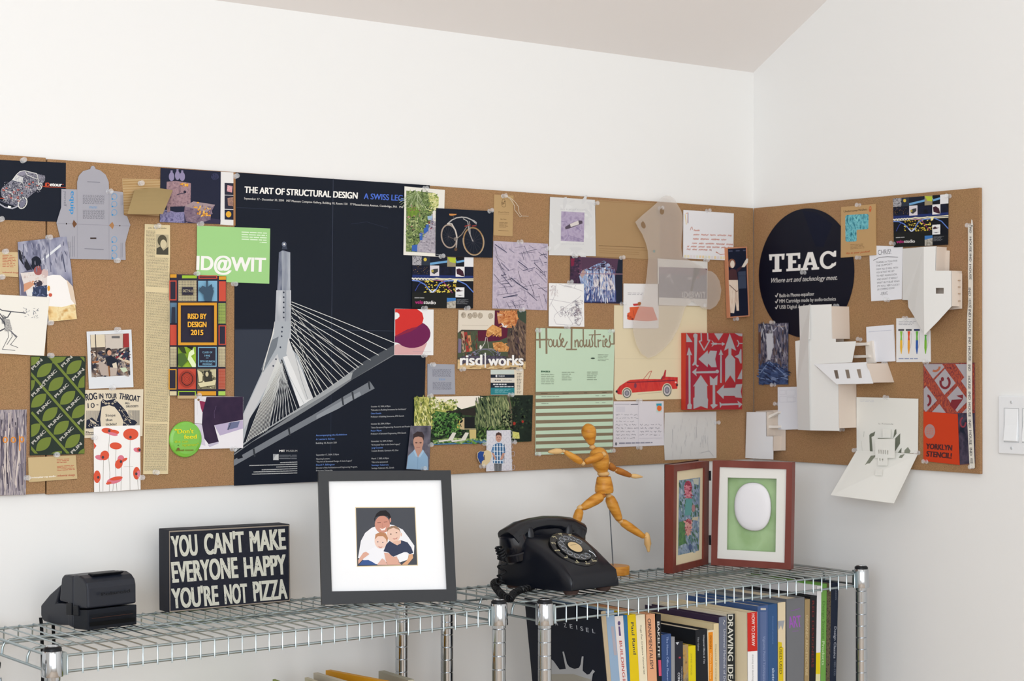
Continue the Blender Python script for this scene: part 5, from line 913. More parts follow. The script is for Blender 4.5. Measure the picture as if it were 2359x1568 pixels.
for a0_ in range(40, 322, 12):
    P_ = [(87.5+13.0*math.cos(math.radians(a)), 13.5+13.8*math.sin(math.radians(a))) for a in (a0_, a0_+12)]+[(87.5+7.6*math.cos(math.radians(a)), 13.5+9.6*math.sin(math.radians(a))) for a in (a0_+12, a0_)]; L_(P_)
L_([(93.5, 20), (97.5, 27), (100.5, 27), (100.5, 18), (96, 18)]); L_([(96.5, 8.5), (100.5, 10), (100, 5), (96, 3)])
s.t('Where art and technology meet.', 248, 920, 910, 888, 50, '#d5d3d0', .012, .45)
for i, (w_, x1) in enumerate((('Built-in Phono-equalizer', 680), ('MM Cartridge made by audio-technica', 897), ('USB Digital Audio Output', 735))):
    y = 1062+i*60; s.t(w_, 330, y+(0 if i else 4), x1, y-(x1-330)*.045, 38, '#cfcdca', .02).ln([(288, y-15), (298, y), (315, y-38)], 7, '#e2e0dc')
m.done('record', 'big round black disc with bold white lettering on the right wall', 'record', PN)
# kraft package with window
s = Sheet('M', RW, .004).slab([(948, 160), (1292, 128), (1296, 640), (945, 668)], '#bd9a6b', .003)
s.t('UndercoverWallets', 975, 215, 1212, 192, 22, '#4a3824', .02).ell(1240, 180, 13, 30, '#c8643c', 5).ell(1240, 172, 6, 10, '#bd9a6b')
s.p([(1005, 240), (1212, 228), (1224, 240), (1222, 372), (1210, 382), (1110, 388), (1103, 398), (1105, 495), (1095, 505), (1005, 508), (992, 498), (990, 255)], nmat(['#2c6878', '#4c98a8', '#7cc4cc', '#3c7c8c'], 90, (1, 2, 1), seed=80))
s.ln([(1075, 260), (1110, 300), (1130, 240)], 12, '#7cc8cc').ln([(1000, 440), (1050, 400), (1100, 470)], 10, '#6cb8c0').ln([(1200, 280), (1215, 340)], 9, '#6cb8c4')
s.rows([(1040, 532), (1180, 522), (1182, 575), (1042, 588)], 4, '#8a6c48', .3, (20, 50), 6, .2).t('fits in your pocket!', 1000, 634, 1240, 612, 20, '#b8502c', .02, .3)
s.done('wallet_package', 'brown packaging card with a blue patterned window over the round black disc', 'packaging', PN)
velo('N', 0, 0, .002, RW, 'night_card', 'colourful night collage card on the right wall, at the top of the board', [(336, 162), (893, 117), (888, 624), (345, 651)])
# CHRIS letter
s = Sheet('N', RW, .0016).slab([(165, 634), (434, 642), (425, 1172), (118, 1192), (100, 740), (100, 640)], '#e8e9ee')
s.t('CHRIS!', 188, 728, 318, 716, 52, '#6c6c72').ln([(140, 782), (200, 752), (280, 745), (385, 750)], 5, '#4c4c52')
for i, w_ in enumerate(('THANKS A TON FOR', 'THE SUPPORT!', 'HOW ALL IS WELL WITH', 'YOU & THAT WE GET', 'TO MEET AGAIN SOON', 'AND DON\'T IT REALLY', 'WAIT BUT ELSE YEAH', 'I\'M YOU, VERY LUCKY', 'BY COMING SOON!')):
    y = 812+i*34; s.t(w_, 165+i*2, y, (380, 330, 388, 352, 375, 385, 402, 405, 352)[i], y-18, 19, '#6a6a70', 0, .2)
s.t('-ERIC', 212, 1132, 285, 1122, 30, '#7a7a80')
s.done('thank_you_letter', 'white hand-lettered letter on the right wall with a large greeting at its head', 'letter', PN)
# white folded paper house
PW, PW_SHADE, PW_BOUNCE = mat('#efefec', .7), mat('#e6e6e4', .7), mat('#dccfc2', .8)  # left faces greyer, sides and backs beige: shade and bounce painted into white paper
GM = 'white folded paper building models'
t = thing('paper_house_model', 'white folded paper tower model with one square window and a pointed lower end', 'paper model', R3('N', [(650, 1100, 0)])[0], GM)
m = MB().m(PW_SHADE); m.ext(R3('N', [(434, 665, .004), (645, 646, .036), (650, 1520, .036), (545, 1340, .022), (490, 1250, .012), (485, 1180, .010), (430, 1178, .004)]), Vector((.001, 0, 0))); m.build('left_face', t)
m = MB().m(PW); F = .036
o_ = Sheet('N', RW, F); m = o_; m.m(PW)
for P_ in ([(645, 646), (772, 640), (765, 885), (645, 885)], [(645, 885), (922, 885), (924, 1058), (645, 1058)], [(645, 1058), (765, 1058), (765, 1116), (645, 1116)], [(845, 1058), (924, 1058), (925, 1116), (845, 1116)], [(645, 1116), (925, 1116), (925, 1240), (780, 1400), (650, 1530)]): m.ext([m.w(x, y, 0) for x, y in P_], Vector((.0008, 0, 0)))
m.build('front_face', t)
m = MB().m(PW_BOUNCE)
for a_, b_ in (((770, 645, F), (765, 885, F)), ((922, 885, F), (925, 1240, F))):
    m = MB().m(PW_BOUNCE); p0, p1 = R3('N', [a_, b_]); m.ext([p0, p1, p1+Vector((F-.001, 0, 0)), p0+Vector((F-.001, 0, 0))], Vector((0, .0008, 0))); m.build('side_face', t)
m = MB().m(PW_BOUNCE); m.ext(R3('N', [(640, 660, .002), (905, 685, .002), (900, 892, .002), (640, 892, .002)]), Vector((.0008, 0, 0))); m.ext(R3('N', [(640, 892, .002), (1028, 915, .012), (1028, 1266, .012), (640, 1300, .002)]), Vector((.0008, 0, 0)))
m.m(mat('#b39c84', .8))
for y in (985, 1050, 1117, 1190): m.box(R3('N', [(970, y, .0135)])[0], (.003, 0, 0), (0, .021, 0), (0, 0, .002))
m.build('back_panel', t)
# cloth tape strip
s = Sheet('N', RW, .006); s.m(mat('#dfdacf', .8))
ed = [(1088, 432, 1137), (1090, 700, 1140), (1088, 900, 1136), (1090, 1000, 1138), (1090, 1200, 1138)]
pts_ = [s.w(x0, y, 0) for x0, y, x1 in ed]+[s.w(x, y, 0, 'P') for x, y in ((1070, 100), (1068, 440), (1068, 800), (1078, 1000), (1090, 1235))]
pts2 = [s.w(x1, y, 0) for x0, y, x1 in ed]+[s.w(x, y, 0, 'P') for x, y in ((1112, 100), (1108, 440), (1108, 800), (1118, 1000), (1128, 1232))]
for a_, b_, c_, d_ in zip(pts_, pts_[1:], pts2[1:], pts2): s.ext([a_, b_, c_, d_], Vector((.0006, 0, 0)))
s.ext([s.w(1122, 372, 0), s.w(1132, 378, 0), s.w(1140, 440, 0), s.w(1118, 440, 0)], Vector((.0006, 0, 0)))
s.c = 'P'; s.l = 8; TT = '#5c5a5c'
for k, (x, y0, y1) in enumerate(((1089, -122, -60), (1091, -40, 30), (1090, 40, 100), (1089, 112, 232), (1089, 250, 300), (1088, 318, 430), (1087, 455, 505), (1086, 540, 640), (1088, 660, 720), (1088, 740, 850), (1090, 870, 930), (1094, 950, 1060), (1098, 1080, 1140), (1103, 1160, 1200))):
    s.t('HOUSE' if k % 2 else 'IND', x-9, y0, x-7, y1, 20, TT, .03, up=(1, 0))
s.c = 'N'; s.t('IND', 1103, 445, 1103, 510, 22, TT, .03, up=(1, 0)); s.t('HOUSE', 1103, 545, 1103, 700, 22, TT, .03, up=(1, 0)); s.t('IND', 1103, 715, 1103, 795, 22, TT, .03, up=(1, 0)); s.t('HOUSE', 1101, 820, 1103, 975, 22, TT, .03, up=(1, 0)); 
s.done('printed_ribbon', 'long narrow cream ribbon printed with repeated capitals, hanging near the board edge', 'ribbon', PN)
# brush card
s = Sheet('P', RW, .0014).slab([(538, 108), (690, 102), (795, 200), (798, 435), (538, 437)], '#e6e6e6')
s.rows([(556, 128), (690, 124), (690, 160), (556, 160)], 3, '#9a9aa4', .3, (16, 40), 5, .3)
for x, c1, c2, cap in ((575, '#8cc04c', '#e8b83c', '#4c4c52'), (632, '#e0502c', '#e8a03c', '#4c4c52'), (693, '#6cb848', '#2c58a8', '#26345c'), (758, '#5cb048', '#7cb83c', '#2c6c34')):
    if x < 750: s.r(x-22, 188, x+22, 202, cap)
    y0 = 205 if x < 750 else 232
    s.p([(x-9, y0), (x+11, y0), (x+6, 245), (x+9, 285), (x-8, 285), (x-5, 245)], c1).p([(x-8, 272), (x+9, 272), (x+9, 330), (x+3, 375), (x-2, 375), (x-9, 330)], c2).ln([(x+18, 215), (x+19, 290), (x+12, 330)], 2.5, '#b0b0b4')
s.rows([(556, 405), (700, 405), (700, 416), (556, 416)], 1, '#8c98b8', .6, (20, 40), 6)
s.done('brush_card', 'white card showing a row of brightly coloured paint brushes', 'card', PN)
s = Sheet('P', RW, .005).slab([(312, 172), (512, 155), (524, 430), (500, 432), (318, 438)], '#e9eaf0', .004)
s.rows([(330, 205), (505, 192), (505, 200), (330, 214)], 1, '#b4b8cc', .3, (60, 90), 2).rows([(325, 385), (360, 382), (360, 390), (325, 392)], 1, '#b8bccc', .5, (10, 16), 3)
s.done('white_note', 'small blank white card between the large paper model and the brush card', 'card', PN)
# large folded model
t = thing('paper_house_model', 'largest white folded paper building model, with a slanted flap of three windows', 'paper model', R3('O', [(760, 700, 0)])[0], GM)
F = .06
m = MB().m(PW_SHADE); m.ext(R3('O', [(565, 62, .050), (668, 50, F+.004), (668, 368, F+.004), (652, 372, F+.004), (668, 1210, F+.004), (556, 1205, .046), (545, 800, .046), (530, 385, .046), (574, 375, .046)]), Vector((.001, 0, 0))); m.build('left_face', t)
m = MB().m(PW)
for P_ in ([(668, 50), (866, 42), (873, 362), (905, 362), (905, 392), (1092, 385), (1056, 580), (705, 598), (735, 630), (915, 782), (930, 785), (938, 1215), (668, 1210), (652, 372), (668, 368)],): m.ext(R3('O', [(x, y, F) for x, y in P_]), Vector((.0008, 0, 0)))
m.build('front_face', t)
m = MB().m(mat('#ecedef', .7)); fl = [(705, 598, F+.001), (1190, 578, F+.006), (1252, 776, F+.022), (915, 784, F+.018)]
a_, b_, c_, d_ = R3('O', fl)
def bl(u, v): return a_.lerp(b_, u).lerp(d_.lerp(c_, u), v)
def quad(u0, v0, u1, v1): m.ext([bl(u0, v0), bl(u1, v0), bl(u1, v1), bl(u0, v1)], Vector((.0008, 0, 0)))
wv0, wv1 = .32, .73; wu = [(.266, .35, .129, .215), (.507, .59, .406, .495), (.748, .835, .697, .775)]; quad(0, 0, 1, wv0); quad(0, wv1, 1, 1); pu = pb_ = 0
for u0, u1, w0, w1 in wu+[(1, 1, 1, 1)]: m.ext([bl(pu, wv0), bl(u0, wv0), bl(w0, wv1), bl(pb_, wv1)], Vector((.0008, 0, 0))); pu, pb_ = u1, w1
m.build('window_flap', t)
m = MB().m(PW_BOUNCE)
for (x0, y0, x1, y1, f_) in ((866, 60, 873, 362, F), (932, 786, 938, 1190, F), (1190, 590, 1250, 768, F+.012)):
    m = MB().m(PW_BOUNCE); p0, p1 = R3('O', [(x0, y0, f_), (x1, y1, f_)]); m.ext([p0, p1, p1+Vector((f_-.001, 0, 0)), p0+Vector((f_-.001, 0, 0))], Vector((0, .0008, 0))); m.build('side_face', t)
m = MB().m(PW_BOUNCE); m.ext(R3('O', [(700, 80, .002), (976, 88, .002), (978, 388, .002), (700, 400, .002)]), Vector((.0008, 0, 0))); m.ext(R3('O', [(700, 600, .003), (1342, 600, .003), (1340, 762, .003), (1030, 790, .003), (1035, 1170, .003), (700, 1190, .003)]), Vector((.0008, 0, 0))); m.build('back_panel', t)
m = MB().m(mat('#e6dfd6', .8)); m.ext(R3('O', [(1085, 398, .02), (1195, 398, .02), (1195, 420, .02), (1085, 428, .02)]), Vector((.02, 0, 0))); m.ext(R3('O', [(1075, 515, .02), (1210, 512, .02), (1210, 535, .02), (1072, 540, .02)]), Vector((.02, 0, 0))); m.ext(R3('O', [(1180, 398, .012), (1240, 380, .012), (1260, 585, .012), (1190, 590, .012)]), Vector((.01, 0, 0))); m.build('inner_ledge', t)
# small folded model + drawing behind
s = Sheet('O', RW, .005).slab([(368, 810), (560, 806), (560, 1200), (430, 1205), (372, 1200)], '#e6e8ee', .001)
for q in ((385, 838, 440, 878), (450, 835, 530, 885), (385, 895, 520, 950), (455, 905, 535, 945)): s.fr(*q, 2, '#cdd0d8')
s.done('plan_sheet', 'white sheet with a faint floor plan between the two folded paper models', 'paper', PN)
t = thing('paper_house_model', 'small white stepped paper model at the lower corner of the board', 'paper model', R3('O', [(200, 1250, 0)])[0], GM)
F = .030
m = MB().m(mat('#eeeff1', .7)); m.ext(R3('O', [(80, 1040, F), (262, 1040, F), (265, 1265, F), (326, 1265, F), (326, 1480, F), (68, 1466, F)]), Vector((.0008, 0, 0))); m.build('front_face', t)
m = MB().m(PW_BOUNCE)
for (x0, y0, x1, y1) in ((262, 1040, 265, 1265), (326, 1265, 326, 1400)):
    m = MB().m(PW_BOUNCE); p0, p1 = R3('O', [(x0, y0, F), (x1, y1, F)]); m.ext([p0, p1, p1+Vector((F-.001, 0, 0)), p0+Vector((F-.001, 0, 0))], Vector((0, .0008, 0))); m.build('side_face', t)
m = MB().m(PW_BOUNCE); m.ext(R3('O', [(165, 1032, .003), (372, 1020, .003), (374, 1200, .003), (440, 1205, .003), (440, 1396, .003), (170, 1400, .003)]), Vector((.0008, 0, 0))); m.build('back_panel', t)
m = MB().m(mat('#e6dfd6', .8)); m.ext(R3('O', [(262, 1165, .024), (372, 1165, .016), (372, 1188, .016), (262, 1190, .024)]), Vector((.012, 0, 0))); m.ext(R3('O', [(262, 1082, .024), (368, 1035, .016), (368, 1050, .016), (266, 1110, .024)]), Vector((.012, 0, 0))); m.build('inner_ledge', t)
# narrow rocket-like photo
s = Sheet('O', RW, .0034).slab([(188, 224), (466, 214), (464, 785), (193, 786)], nmat(['#2c3148', '#4a4a5c', '#7a7686', '#242a40'], 70, (1, 3, .5), seed=90))
s.p([(192, 600), (290, 570), (460, 640), (462, 785), (194, 786)], nmat(['#2c385c', '#465a84', '#222a48'], 60, seed=91)).p([(255, 312), (325, 310), (328, 430), (300, 560), (275, 555), (262, 430)], '#c9ccd4').ln([(212, 250), (225, 300), (245, 240), (300, 245), (330, 290), (380, 230), (420, 280)], 8, '#b8bccb')
for P_ in ([(205, 340), (212, 600)], [(360, 330), (365, 600)], [(430, 320), (425, 640)], [(300, 545), (430, 550)], [(230, 400), (235, 560)], [(395, 300), (400, 560)], [(345, 250), (450, 245)]): s.ln(P_, 6, rnd.choice(['#8a8490', '#6c6878', '#9c8c84']))
for P_ in ([(285, 575), (200, 690)], [(295, 575), (440, 700)], [(210, 730), (330, 740), (450, 710)]): s.ln(P_, 5, '#8ca4cc')
s.spk(195, 230, 460, 600, 150, 4, 14, ['#8c8894', '#2c3044', '#b4b4bc', '#5c4c48', '#4c5068'], 3, 3.5, 88).spk(195, 600, 460, 780, 60, 4, 14, ['#3a4a70', '#7486a8', '#262e48'], 4, 3, 20)
s.p([(262, 315), (322, 313), (324, 430), (298, 550), (278, 548), (266, 430)], '#c9ccd4')
s.r(190, 300, 212, 500, '#6a4c40')
s.done('structure_photo', 'narrow dark photo of a pale pointed structure rising from a blue base', 'photo', PN)
# stencil booklet
s = Sheet('P', RW, .0016).slab([(742, 448), (1128, 440), (1132, 1200), (1010, 1210), (745, 1180)], '#6c4a50')
s.p([(744, 452), (1126, 444), (1128, 820), (744, 820)], nmat(['#5c2a3a', '#b4543c', '#7a3438', '#c0603c'], 80, (1, 2, 1), seed=95)).p([(1000, 820), (1128, 820), (1130, 1196), (1012, 1205)], nmat(['#2c2c3c', '#4c4456', '#1e2434'], 40, seed=96))
def dia(x, y, w_, h_, c_): s.p([q for q in clip([(x, y-h_), (x+w_, y+10), (x-5, y+h_), (x-w_, y-12)], (745, 452, 1070, 818))] or [(0, 0), (1, 0), (0, 1)], c_) if clip([(x, y-h_), (x+w_, y+10), (x-5, y+h_), (x-w_, y-12)], (745, 452, 1070, 818)) else None
for x, y in ((905, 585), (1000, 715), (765, 715), (820, 465), (1060, 460), (1105, 590), (1095, 850), (862, 850)): dia(x, y, 80, 98, '#a9a4aa')
RDx = '#7c2c34'
s.arc(905, 590, 34, 42, 18, RDx, -60, 200).ell(885, 565, 12, 16, RDx).p([(955, 720), (1040, 715), (980, 800), (940, 760)], RDx).p([(990, 690), (1040, 680), (1040, 715)], RDx).arc(768, 725, 26, 38, 18, RDx, -80, 80).arc(830, 470, 34, 34, 16, '#b0684c', 0, 120).arc(1040, 890, 20, 34, 12, '#8c3c48', 0, 270)
s.done('stencil_poster', 'poster of grey diamonds with reddish curls behind the orange-red booklet', 'poster', PN)
s = Sheet('P', RW, .0034).slab([(742, 808), (998, 826), (1013, 1210), (742, 1180)], '#c8401f', .0012)
s.ell(790, 957, 40, 54, '#a98a88').rows([(765, 925), (818, 928), (818, 985), (765, 982)], 4, '#c8705c', .3, (12, 20), 4)
s.t('YORKLYN', 760, 1088, 958, 1102, 42, '#4c2a2c', .075).t('STENCIL!', 762, 1145, 955, 1162, 42, '#4c2a2c', .075)
s.done('stencil_booklet', 'orange-red booklet with dark capitals at the lower right of the board', 'booklet', PN)
# pop-up card
t = thing('popup_card', 'white pop-up card opened out so its lower half hangs below the board', 'pop-up card', R3('P', [(470, 900, 0)])[0])
s = Sheet('P', RW, .003).slab([(238, 700), (703, 712), (700, 1100), (695, 1122), (240, 1108)], '#ebebe5')
s.t('la Rotonda', 405, 905, 515, 908, 12, '#a0a09a').rows([(265, 715), (370, 718), (370, 740), (265, 738)], 2, '#d8d9dc', .3, (20, 40), 6); s.build('upper_leaf', t)
hl, hr = R3('P', [(240, 1108, .004), (700, 1120, .004)])
hl.z = hr.z = (hl.z+hr.z)/2
fl_ = on('P', 45, 1435, Vector((0, hl.y, 0)), Vector((0, 1, 0))); fr_ = on('P', 520, 1497, Vector((0, hr.y, 0)), Vector((0, 1, 0)))
m = MB().m(mat('#ecece6', .7)); m.ext([hl, hr, fr_, fl_], Vector((0, 0, -.0008))); m.build('lower_leaf', t)
dn = (fl_-hl); 
def plate(name, k, x0, x1, yb, yt, holes=()):
    """upright cut-paper wall standing k metres out from the upper leaf; photo coordinates"""
    q = Sheet('P', RW, k); q.m(mat('#ecece6', .7)); xs_ = [x0]+[v for h_ in holes for v in h_[:2]]+[x1]
    for i in range(0, len(xs_), 2): q.ext([q.w(xs_[i], yt, 0), q.w(xs_[i+1], yt, 0), q.w(xs_[i+1], yb, 0), q.w(xs_[i], yb, 0)], Vector((.0006, 0, 0)))
    for h0, h1, a_, b_ in holes:
        q.m(mat('#ecece6', .7)); q.ext([q.w(h0, yt, 0), q.w(h1, yt, 0), q.w(h1, a_, 0), q.w(h0, a_, 0)], Vector((.0006, 0, 0))); q.ext([q.w(h0, b_, 0), q.w(h1, b_, 0), q.w(h1, yb, 0), q.w(h0, yb, 0)], Vector((.0006, 0, 0)))
    q.build(name, t)
s = Sheet('P', RW, .0032); DK = '#6f7466'
s.l = 8; s.p([(335, 985), (350, 970), (362, 1130), (340, 1135)], DK).p([(348, 975), (380, 958), (372, 990), (352, 1000)], DK).p([(525, 948), (538, 940), (540, 975), (515, 1010)], DK).p([(530, 1010), (568, 972), (566, 1050), (528, 1110)], DK).p([(548, 1120), (578, 1080), (575, 1130), (545, 1180)], DK).p([(600, 1100), (625, 1075), (645, 1105), (625, 1150), (595, 1170)], '#8a8f80').ln([(400, 1010), (520, 1018)], 7, '#8a8c7c').ln([(296, 958), (292, 1000)], 3, '#c4c6bc').ln([(275, 1030), (285, 1130)], 2.5, '#d4d5cc')
s.build('cut_openings', t)
plate('back_wall_plate', .012, 435, 495, 1005, 938); plate('front_wall_plate', .022, 380, 525, 1158, 1015, [(402, 412, 1095, 1125), (418, 428, 1096, 1127), (434, 444, 1097, 1128), (450, 460, 1098, 1130), (468, 478, 1100, 1132)])
plate('porch_plate', .034, 398, 470, 1215, 1155, [(408, 420, 1160, 1180), (428, 440, 1162, 1184)]); plate('tree_plate', .05, 380, 430, 1290, 1240)
m = MB().m(mat('#85897a', .8))
def onleaf(u, v): return hl.lerp(hr, u).lerp(fl_.lerp(fr_, u), v)+Vector((0, 0, .0004))
for P_ in ([(.28, .10), (.36, .08), (.30, .45), (.26, .40)], [(.46, .20), (.52, .12), (.50, .50), (.44, .42)], [(.66, .15), (.72, .13), (.62, .62), (.58, .60)], [(.74, .05), (.80, .02), (.76, .30), (.73, .28)]): m.poly([onleaf(u, v) for u, v in P_])
m.build('lower_openings', t)

# ================================================================== pushpins
PINS = [
 ('A', 218, 75, 0, 'above the dark car card'), ('A', 15, 608, 0, 'at the bottom edge of the dark car card'), ('A', 445, 770, 0, 'at the top of the photo of a man bent over a camera'), ('A', 55, 898, 0, 'at the top of the kraft card cut off by the left edge'), ('A', 22, 1128, 0, 'at the bottom of the kraft card cut off by the left edge'),
 ('A', 990, 355, 0, 'at the upper right of the grey unfolded packaging'), ('A', 1065, 978, 0, 'at the lower right of the grey unfolded packaging'), ('A', 1280, 280, 0, 'in the ribbed brown card'), ('A', 1425, 672, 0, 'at the head of the newspaper clipping'), ('A', 460, 1542, 0, 'at the corner between the ink drawing and the camera photo'),
 ('B', 440, 292, 0, 'at the top of the green leaf booklet'), ('B', 495, 1148, 0, 'between the green leaf booklet and the kraft card'), ('B', 235, 1347, 0, 'at the left edge of the kraft card under the leaf booklet'), ('B', 1015, 70, 0, 'at the top of the instant photo'), ('B', 970, 574, 0, 'between the instant photo and the frog advertisement'), ('B', 815, 998, 0, 'at the upper left of the poppy card'), ('B', 1220, 1345, 0, 'at the lower right of the poppy card'), ('B', 1345, 1297, 0, 'at the foot of the newspaper clipping'),
 ('C', 545, 560, 0, 'at the top left of the light green card'), ('C', 518, 998, 0, 'at the bottom left of the light green card'), ('C', 845, 1083, 0, 'at the bottom middle of the light green card'), ('C', 865, 137, 0, 'at the top left corner of the bridge poster'), ('D', 580, 640, 0, 'at the top left of the purple screen photo'), ('D', 925, 1162, 0, 'at the bottom right of the purple screen photo'),
 ('G', 400, 65, 0, 'at the top of the leafy alley photo'), ('G', 1125, 324, 0, 'at the top right of the bicycle card'), ('G', 575, 835, 0, 'at the bottom left of the bicycle card'), ('G', 1290, 152, 0, 'in the small hang tag'), ('G', 1465, 672, 0, 'at the top of the lavender scratched card'), ('G', 1785, 752, 0, 'between the scratched card and the ring card'), ('G', 385, 1417, 0, 'above the red and purple oval card'), ('G', 870, 1420, 0, 'at the bottom right of the night collage card by the poster'), ('G', 1490, 1442, 0, 'at the bottom of the lavender scratched card'),
 ('H', 310, 465, 0, 'at the bottom right of the red and purple oval card'), ('H', 388, 547, 0, 'at the top left of the small grey booklet'), ('H', 655, 590, 0, 'at the bottom left of the puppet painting card'), ('H', 1165, 588, 0, 'at the top right of the banded ticket'), ('H', 365, 832, 0, 'at the upper left of the wide garden photo'), ('H', 1092, 820, 0, 'at the top of the wide garden photo below the ticket'), ('H', 365, 1275, 0, 'right of the school portrait, at the foot of the garden photo'), ('H', 300, 1483, 0, 'at the bottom of the school portrait'), ('H', 1112, 1248, 0, 'right of the checked shirt photo'), ('H', 862, 1260, 0, 'left of the checked shirt photo'), ('H', 832, 1467, 0, 'at the point of the heart-shaped cut-out'),
 ('I', 760, 137, 0, 'at the top right of the ring card'), ('I', 520, 732, 0, 'at the bottom of the ring card'), ('I', 1055, 752, 0, 'at the top right of the pale house photo'), ('I', 465, 1030, 0, 'at the top of the tangled line drawing'), ('I', 430, 1532, 0, 'at the bottom of the tangled line drawing'), ('I', 1060, 1272, 0, 'at the bottom right of the pale house photo'),
 ('J', 100, 97, 0, 'at the top left of the mint green sheet'), ('J', 875, 102, 0, 'at the top right of the mint green sheet'), ('J', 95, 1408, 0, 'at the bottom left of the mint green sheet'), ('J', 890, 1376, 0, 'at the bottom right of the mint green sheet'), ('J', 1170, 842, 0, 'at the top of the handwritten postcard'), ('J', 1170, 1340, 0, 'at the bottom of the handwritten postcard'),
 ('K', 490, 205, 0, 'in the upper hole of the frosted tag'), ('K', 1060, 237, 0, 'at the top of the orange pen letter'), ('K', 1040, 830, 0, 'at the bottom of the orange pen letter'), ('K', 1000, 1385, 0, 'at the bottom right of the dark card behind the frosted tag'), ('K', 1395, 1540, 0, 'under the tall narrow figure picture'), ('L', 1020, 1140, 0, 'right of the faint pencil sketch'),
 ('M', 1112, 142, 1, 'at the top of the kraft packaging card'), ('M', 1112, 665, 1, 'at the bottom of the kraft packaging card'), ('M', 562, 817, 1, 'in the middle of the round black disc'), ('M', 1400, 1092, 1, 'at the bottom of the hand-lettered letter'), ('M', 890, 1150, 1, 'at the lower right of the round black disc'), ('M', 250, 1320, 1, 'at the top of the narrow dark photo'),
 ('N', 325, 614, 1, 'at the top of the hand-lettered letter'), ('N', 885, 137, 1, 'at the top right of the night collage on the right wall'), ('N', 1085, 432, 1, 'at the top of the printed ribbon'), ('N', 450, 1362, 1, 'at the top of the paint brush card'),
 ('O', 320, 788, 1, 'at the bottom of the narrow dark photo'), ('O', 350, 966, 1, 'left of the faint floor plan'), ('O', 1115, 370, 1, 'above the inner ledge of the largest paper model'), ('O', 1350, 590, 1, 'at the right tip of the largest paper model'), ('O', 955, 1202, 1, 'at the foot of the largest paper model'),
 ('P', 455, 705, 1, 'at the top of the pop-up card'), ('P', 220, 1098, 1, 'at the left fold of the pop-up card'), ('P', 690, 1120, 1, 'at the right fold of the pop-up card'), ('P', 757, 438, 1, 'at the top left of the grey diamond poster'), ('P', 750, 1187, 1, 'at the bottom left of the orange-red booklet'), ('P', 1097, 1225, 1, 'at the foot of the printed ribbon')]
def pin_mesh():
    h = MB().m(M_PIN); h.lathe((0, 0, 0), (0, 0, .013), [(0, .0001), (.001, .0046), (.1, .0050), (.16, .0044), (.24, .0026), (.62, .0023), (.72, .0040), (.80, .0050), (.93, .0050), (1, .0042), (1.001, .0001)], 20)
    n_ = MB().m(CHROME); n_.lathe((0, 0, -.007), (0, 0, .001), [(0, .0001), (.2, .0005), (1, .0005)], 8)
    return h, n_
base = None
for c_, x, y, wl, where in PINS:
    P0, n_ = (RW if wl else BW); q = on(c_, x, y, P0+n_*.0105, n_); q = q-n_*(q-P0).dot(n_)
    lift = .0022
    for cx_ in (0,):
        if where.startswith('in the ribbed'): lift = .003
        if 'bridge poster' in where or 'car card' in where: lift = .0022
        if 'bicycle card' in where: lift = .0053
    if base is None:
        h, nn = pin_mesh(); r_ = h.build('pushpin', None, smooth=35, origin=(0, 0, 0)); ch = nn.build('needle', r_, smooth=60, origin=(0, 0, 0)); base = (r_, ch)
    else:
        r_ = base[0].copy(); COL.objects.link(r_); ch = base[1].copy(); COL.objects.link(ch); ch.parent = r_
    r_.location = q+n_*lift
    tilt = Vector((rnd.uniform(-.12, .12), rnd.uniform(-.12, .12), rnd.uniform(-.05, .15)))
    r_.rotation_euler = (n_+tilt).to_track_quat('Z', 'Y').to_euler()
    tag(r_, 'clear pushpin '+where, 'pushpin', 'clear pushpins')

# ================================================================== things on the racks
ZW = SZ+.0016                      # top of the cross wires
Z3 = Vector((0, 0, 1))
def pl(A, B, lean=0.0):
    """plane standing on the line A-B, facing the room; returns point, normal, up, along"""
    u = (Vector(B)-Vector(A)); u.z = 0; u.normalize(); n = Vector((u.y, -u.x, 0)); up = (Z3*math.cos(lean)-n*math.sin(lean)).normalized(); nn = u.cross(up)*1
    if nn.dot(n) < 0: nn = -nn
    return Vector(A), nn.normalized(), up, u

# --- black instant camera
A = onZ(206, 1451, ZW); B = onZ(317, 1437, ZW); P, n, up, u = pl(A, B)
t = thing('instant_camera', 'black folded instant camera with rounded flash cover on the left rack', 'camera', (A+B)/2-n*.06)
CB_, CB2 = nmat(['#1d2025', '#23262c'], 300, rough=.5), mat('#171c28', .4, 0, .45)
sd = lambda P_: [on('Q', x, y, A, u) for x, y in P_]
wv = u*.098
m = MB().m(CB2); m.ext(sd([(404, 985), (402, 560), (330, 535), (322, 640), (318, 700), (398, 705)][:1]+[(404, 985), (402, 540), (350, 528), (318, 530), (299, 552), (290, 640), (280, 752), (350, 770), (350, 960)][1:]), wv); m.build('top_housing', t, bevel=.004)
m = MB().m(CB2); m.ext([p_+u*.004 for p_ in sd([(350, 962), (352, 775), (240, 770), (290, 600), (180, 700), (106, 790), (106, 880), (128, 925), (250, 958)])], u*.090); m.build('lens_housing', t, bevel=.003)
m = MB().m(CB2); m.ext(sd([(524, 818), (522, 650), (512, 600), (488, 562), (450, 536), (404, 530), (400, 545), (402, 814)]), wv); m.build('flash_cover', t, bevel=.007)
m = MB().m(mat('#161a22', .45)); m.ext(sd([(527, 1002), (526, 828), (402, 824), (402, 986)]), wv); dn_ = m.build('film_door', t, bevel=.0015)
s = Sheet('Q', None, P=A, n=n) if False else Sheet('Q', BW, 0, P=A+n*.0008, n=n)
s.c = 'Q'; s.p([(540, 935), (925, 888), (925, 925), (545, 968)], mat('#040506', .8))
for i in range(6): s.ln([(545, 872+i*11), (930, 828+i*10)], 3, '#0b0c0f')
s.ln([(560, 900), (905, 858)], 3, '#4c3028'); s.build('exit_slot', t)
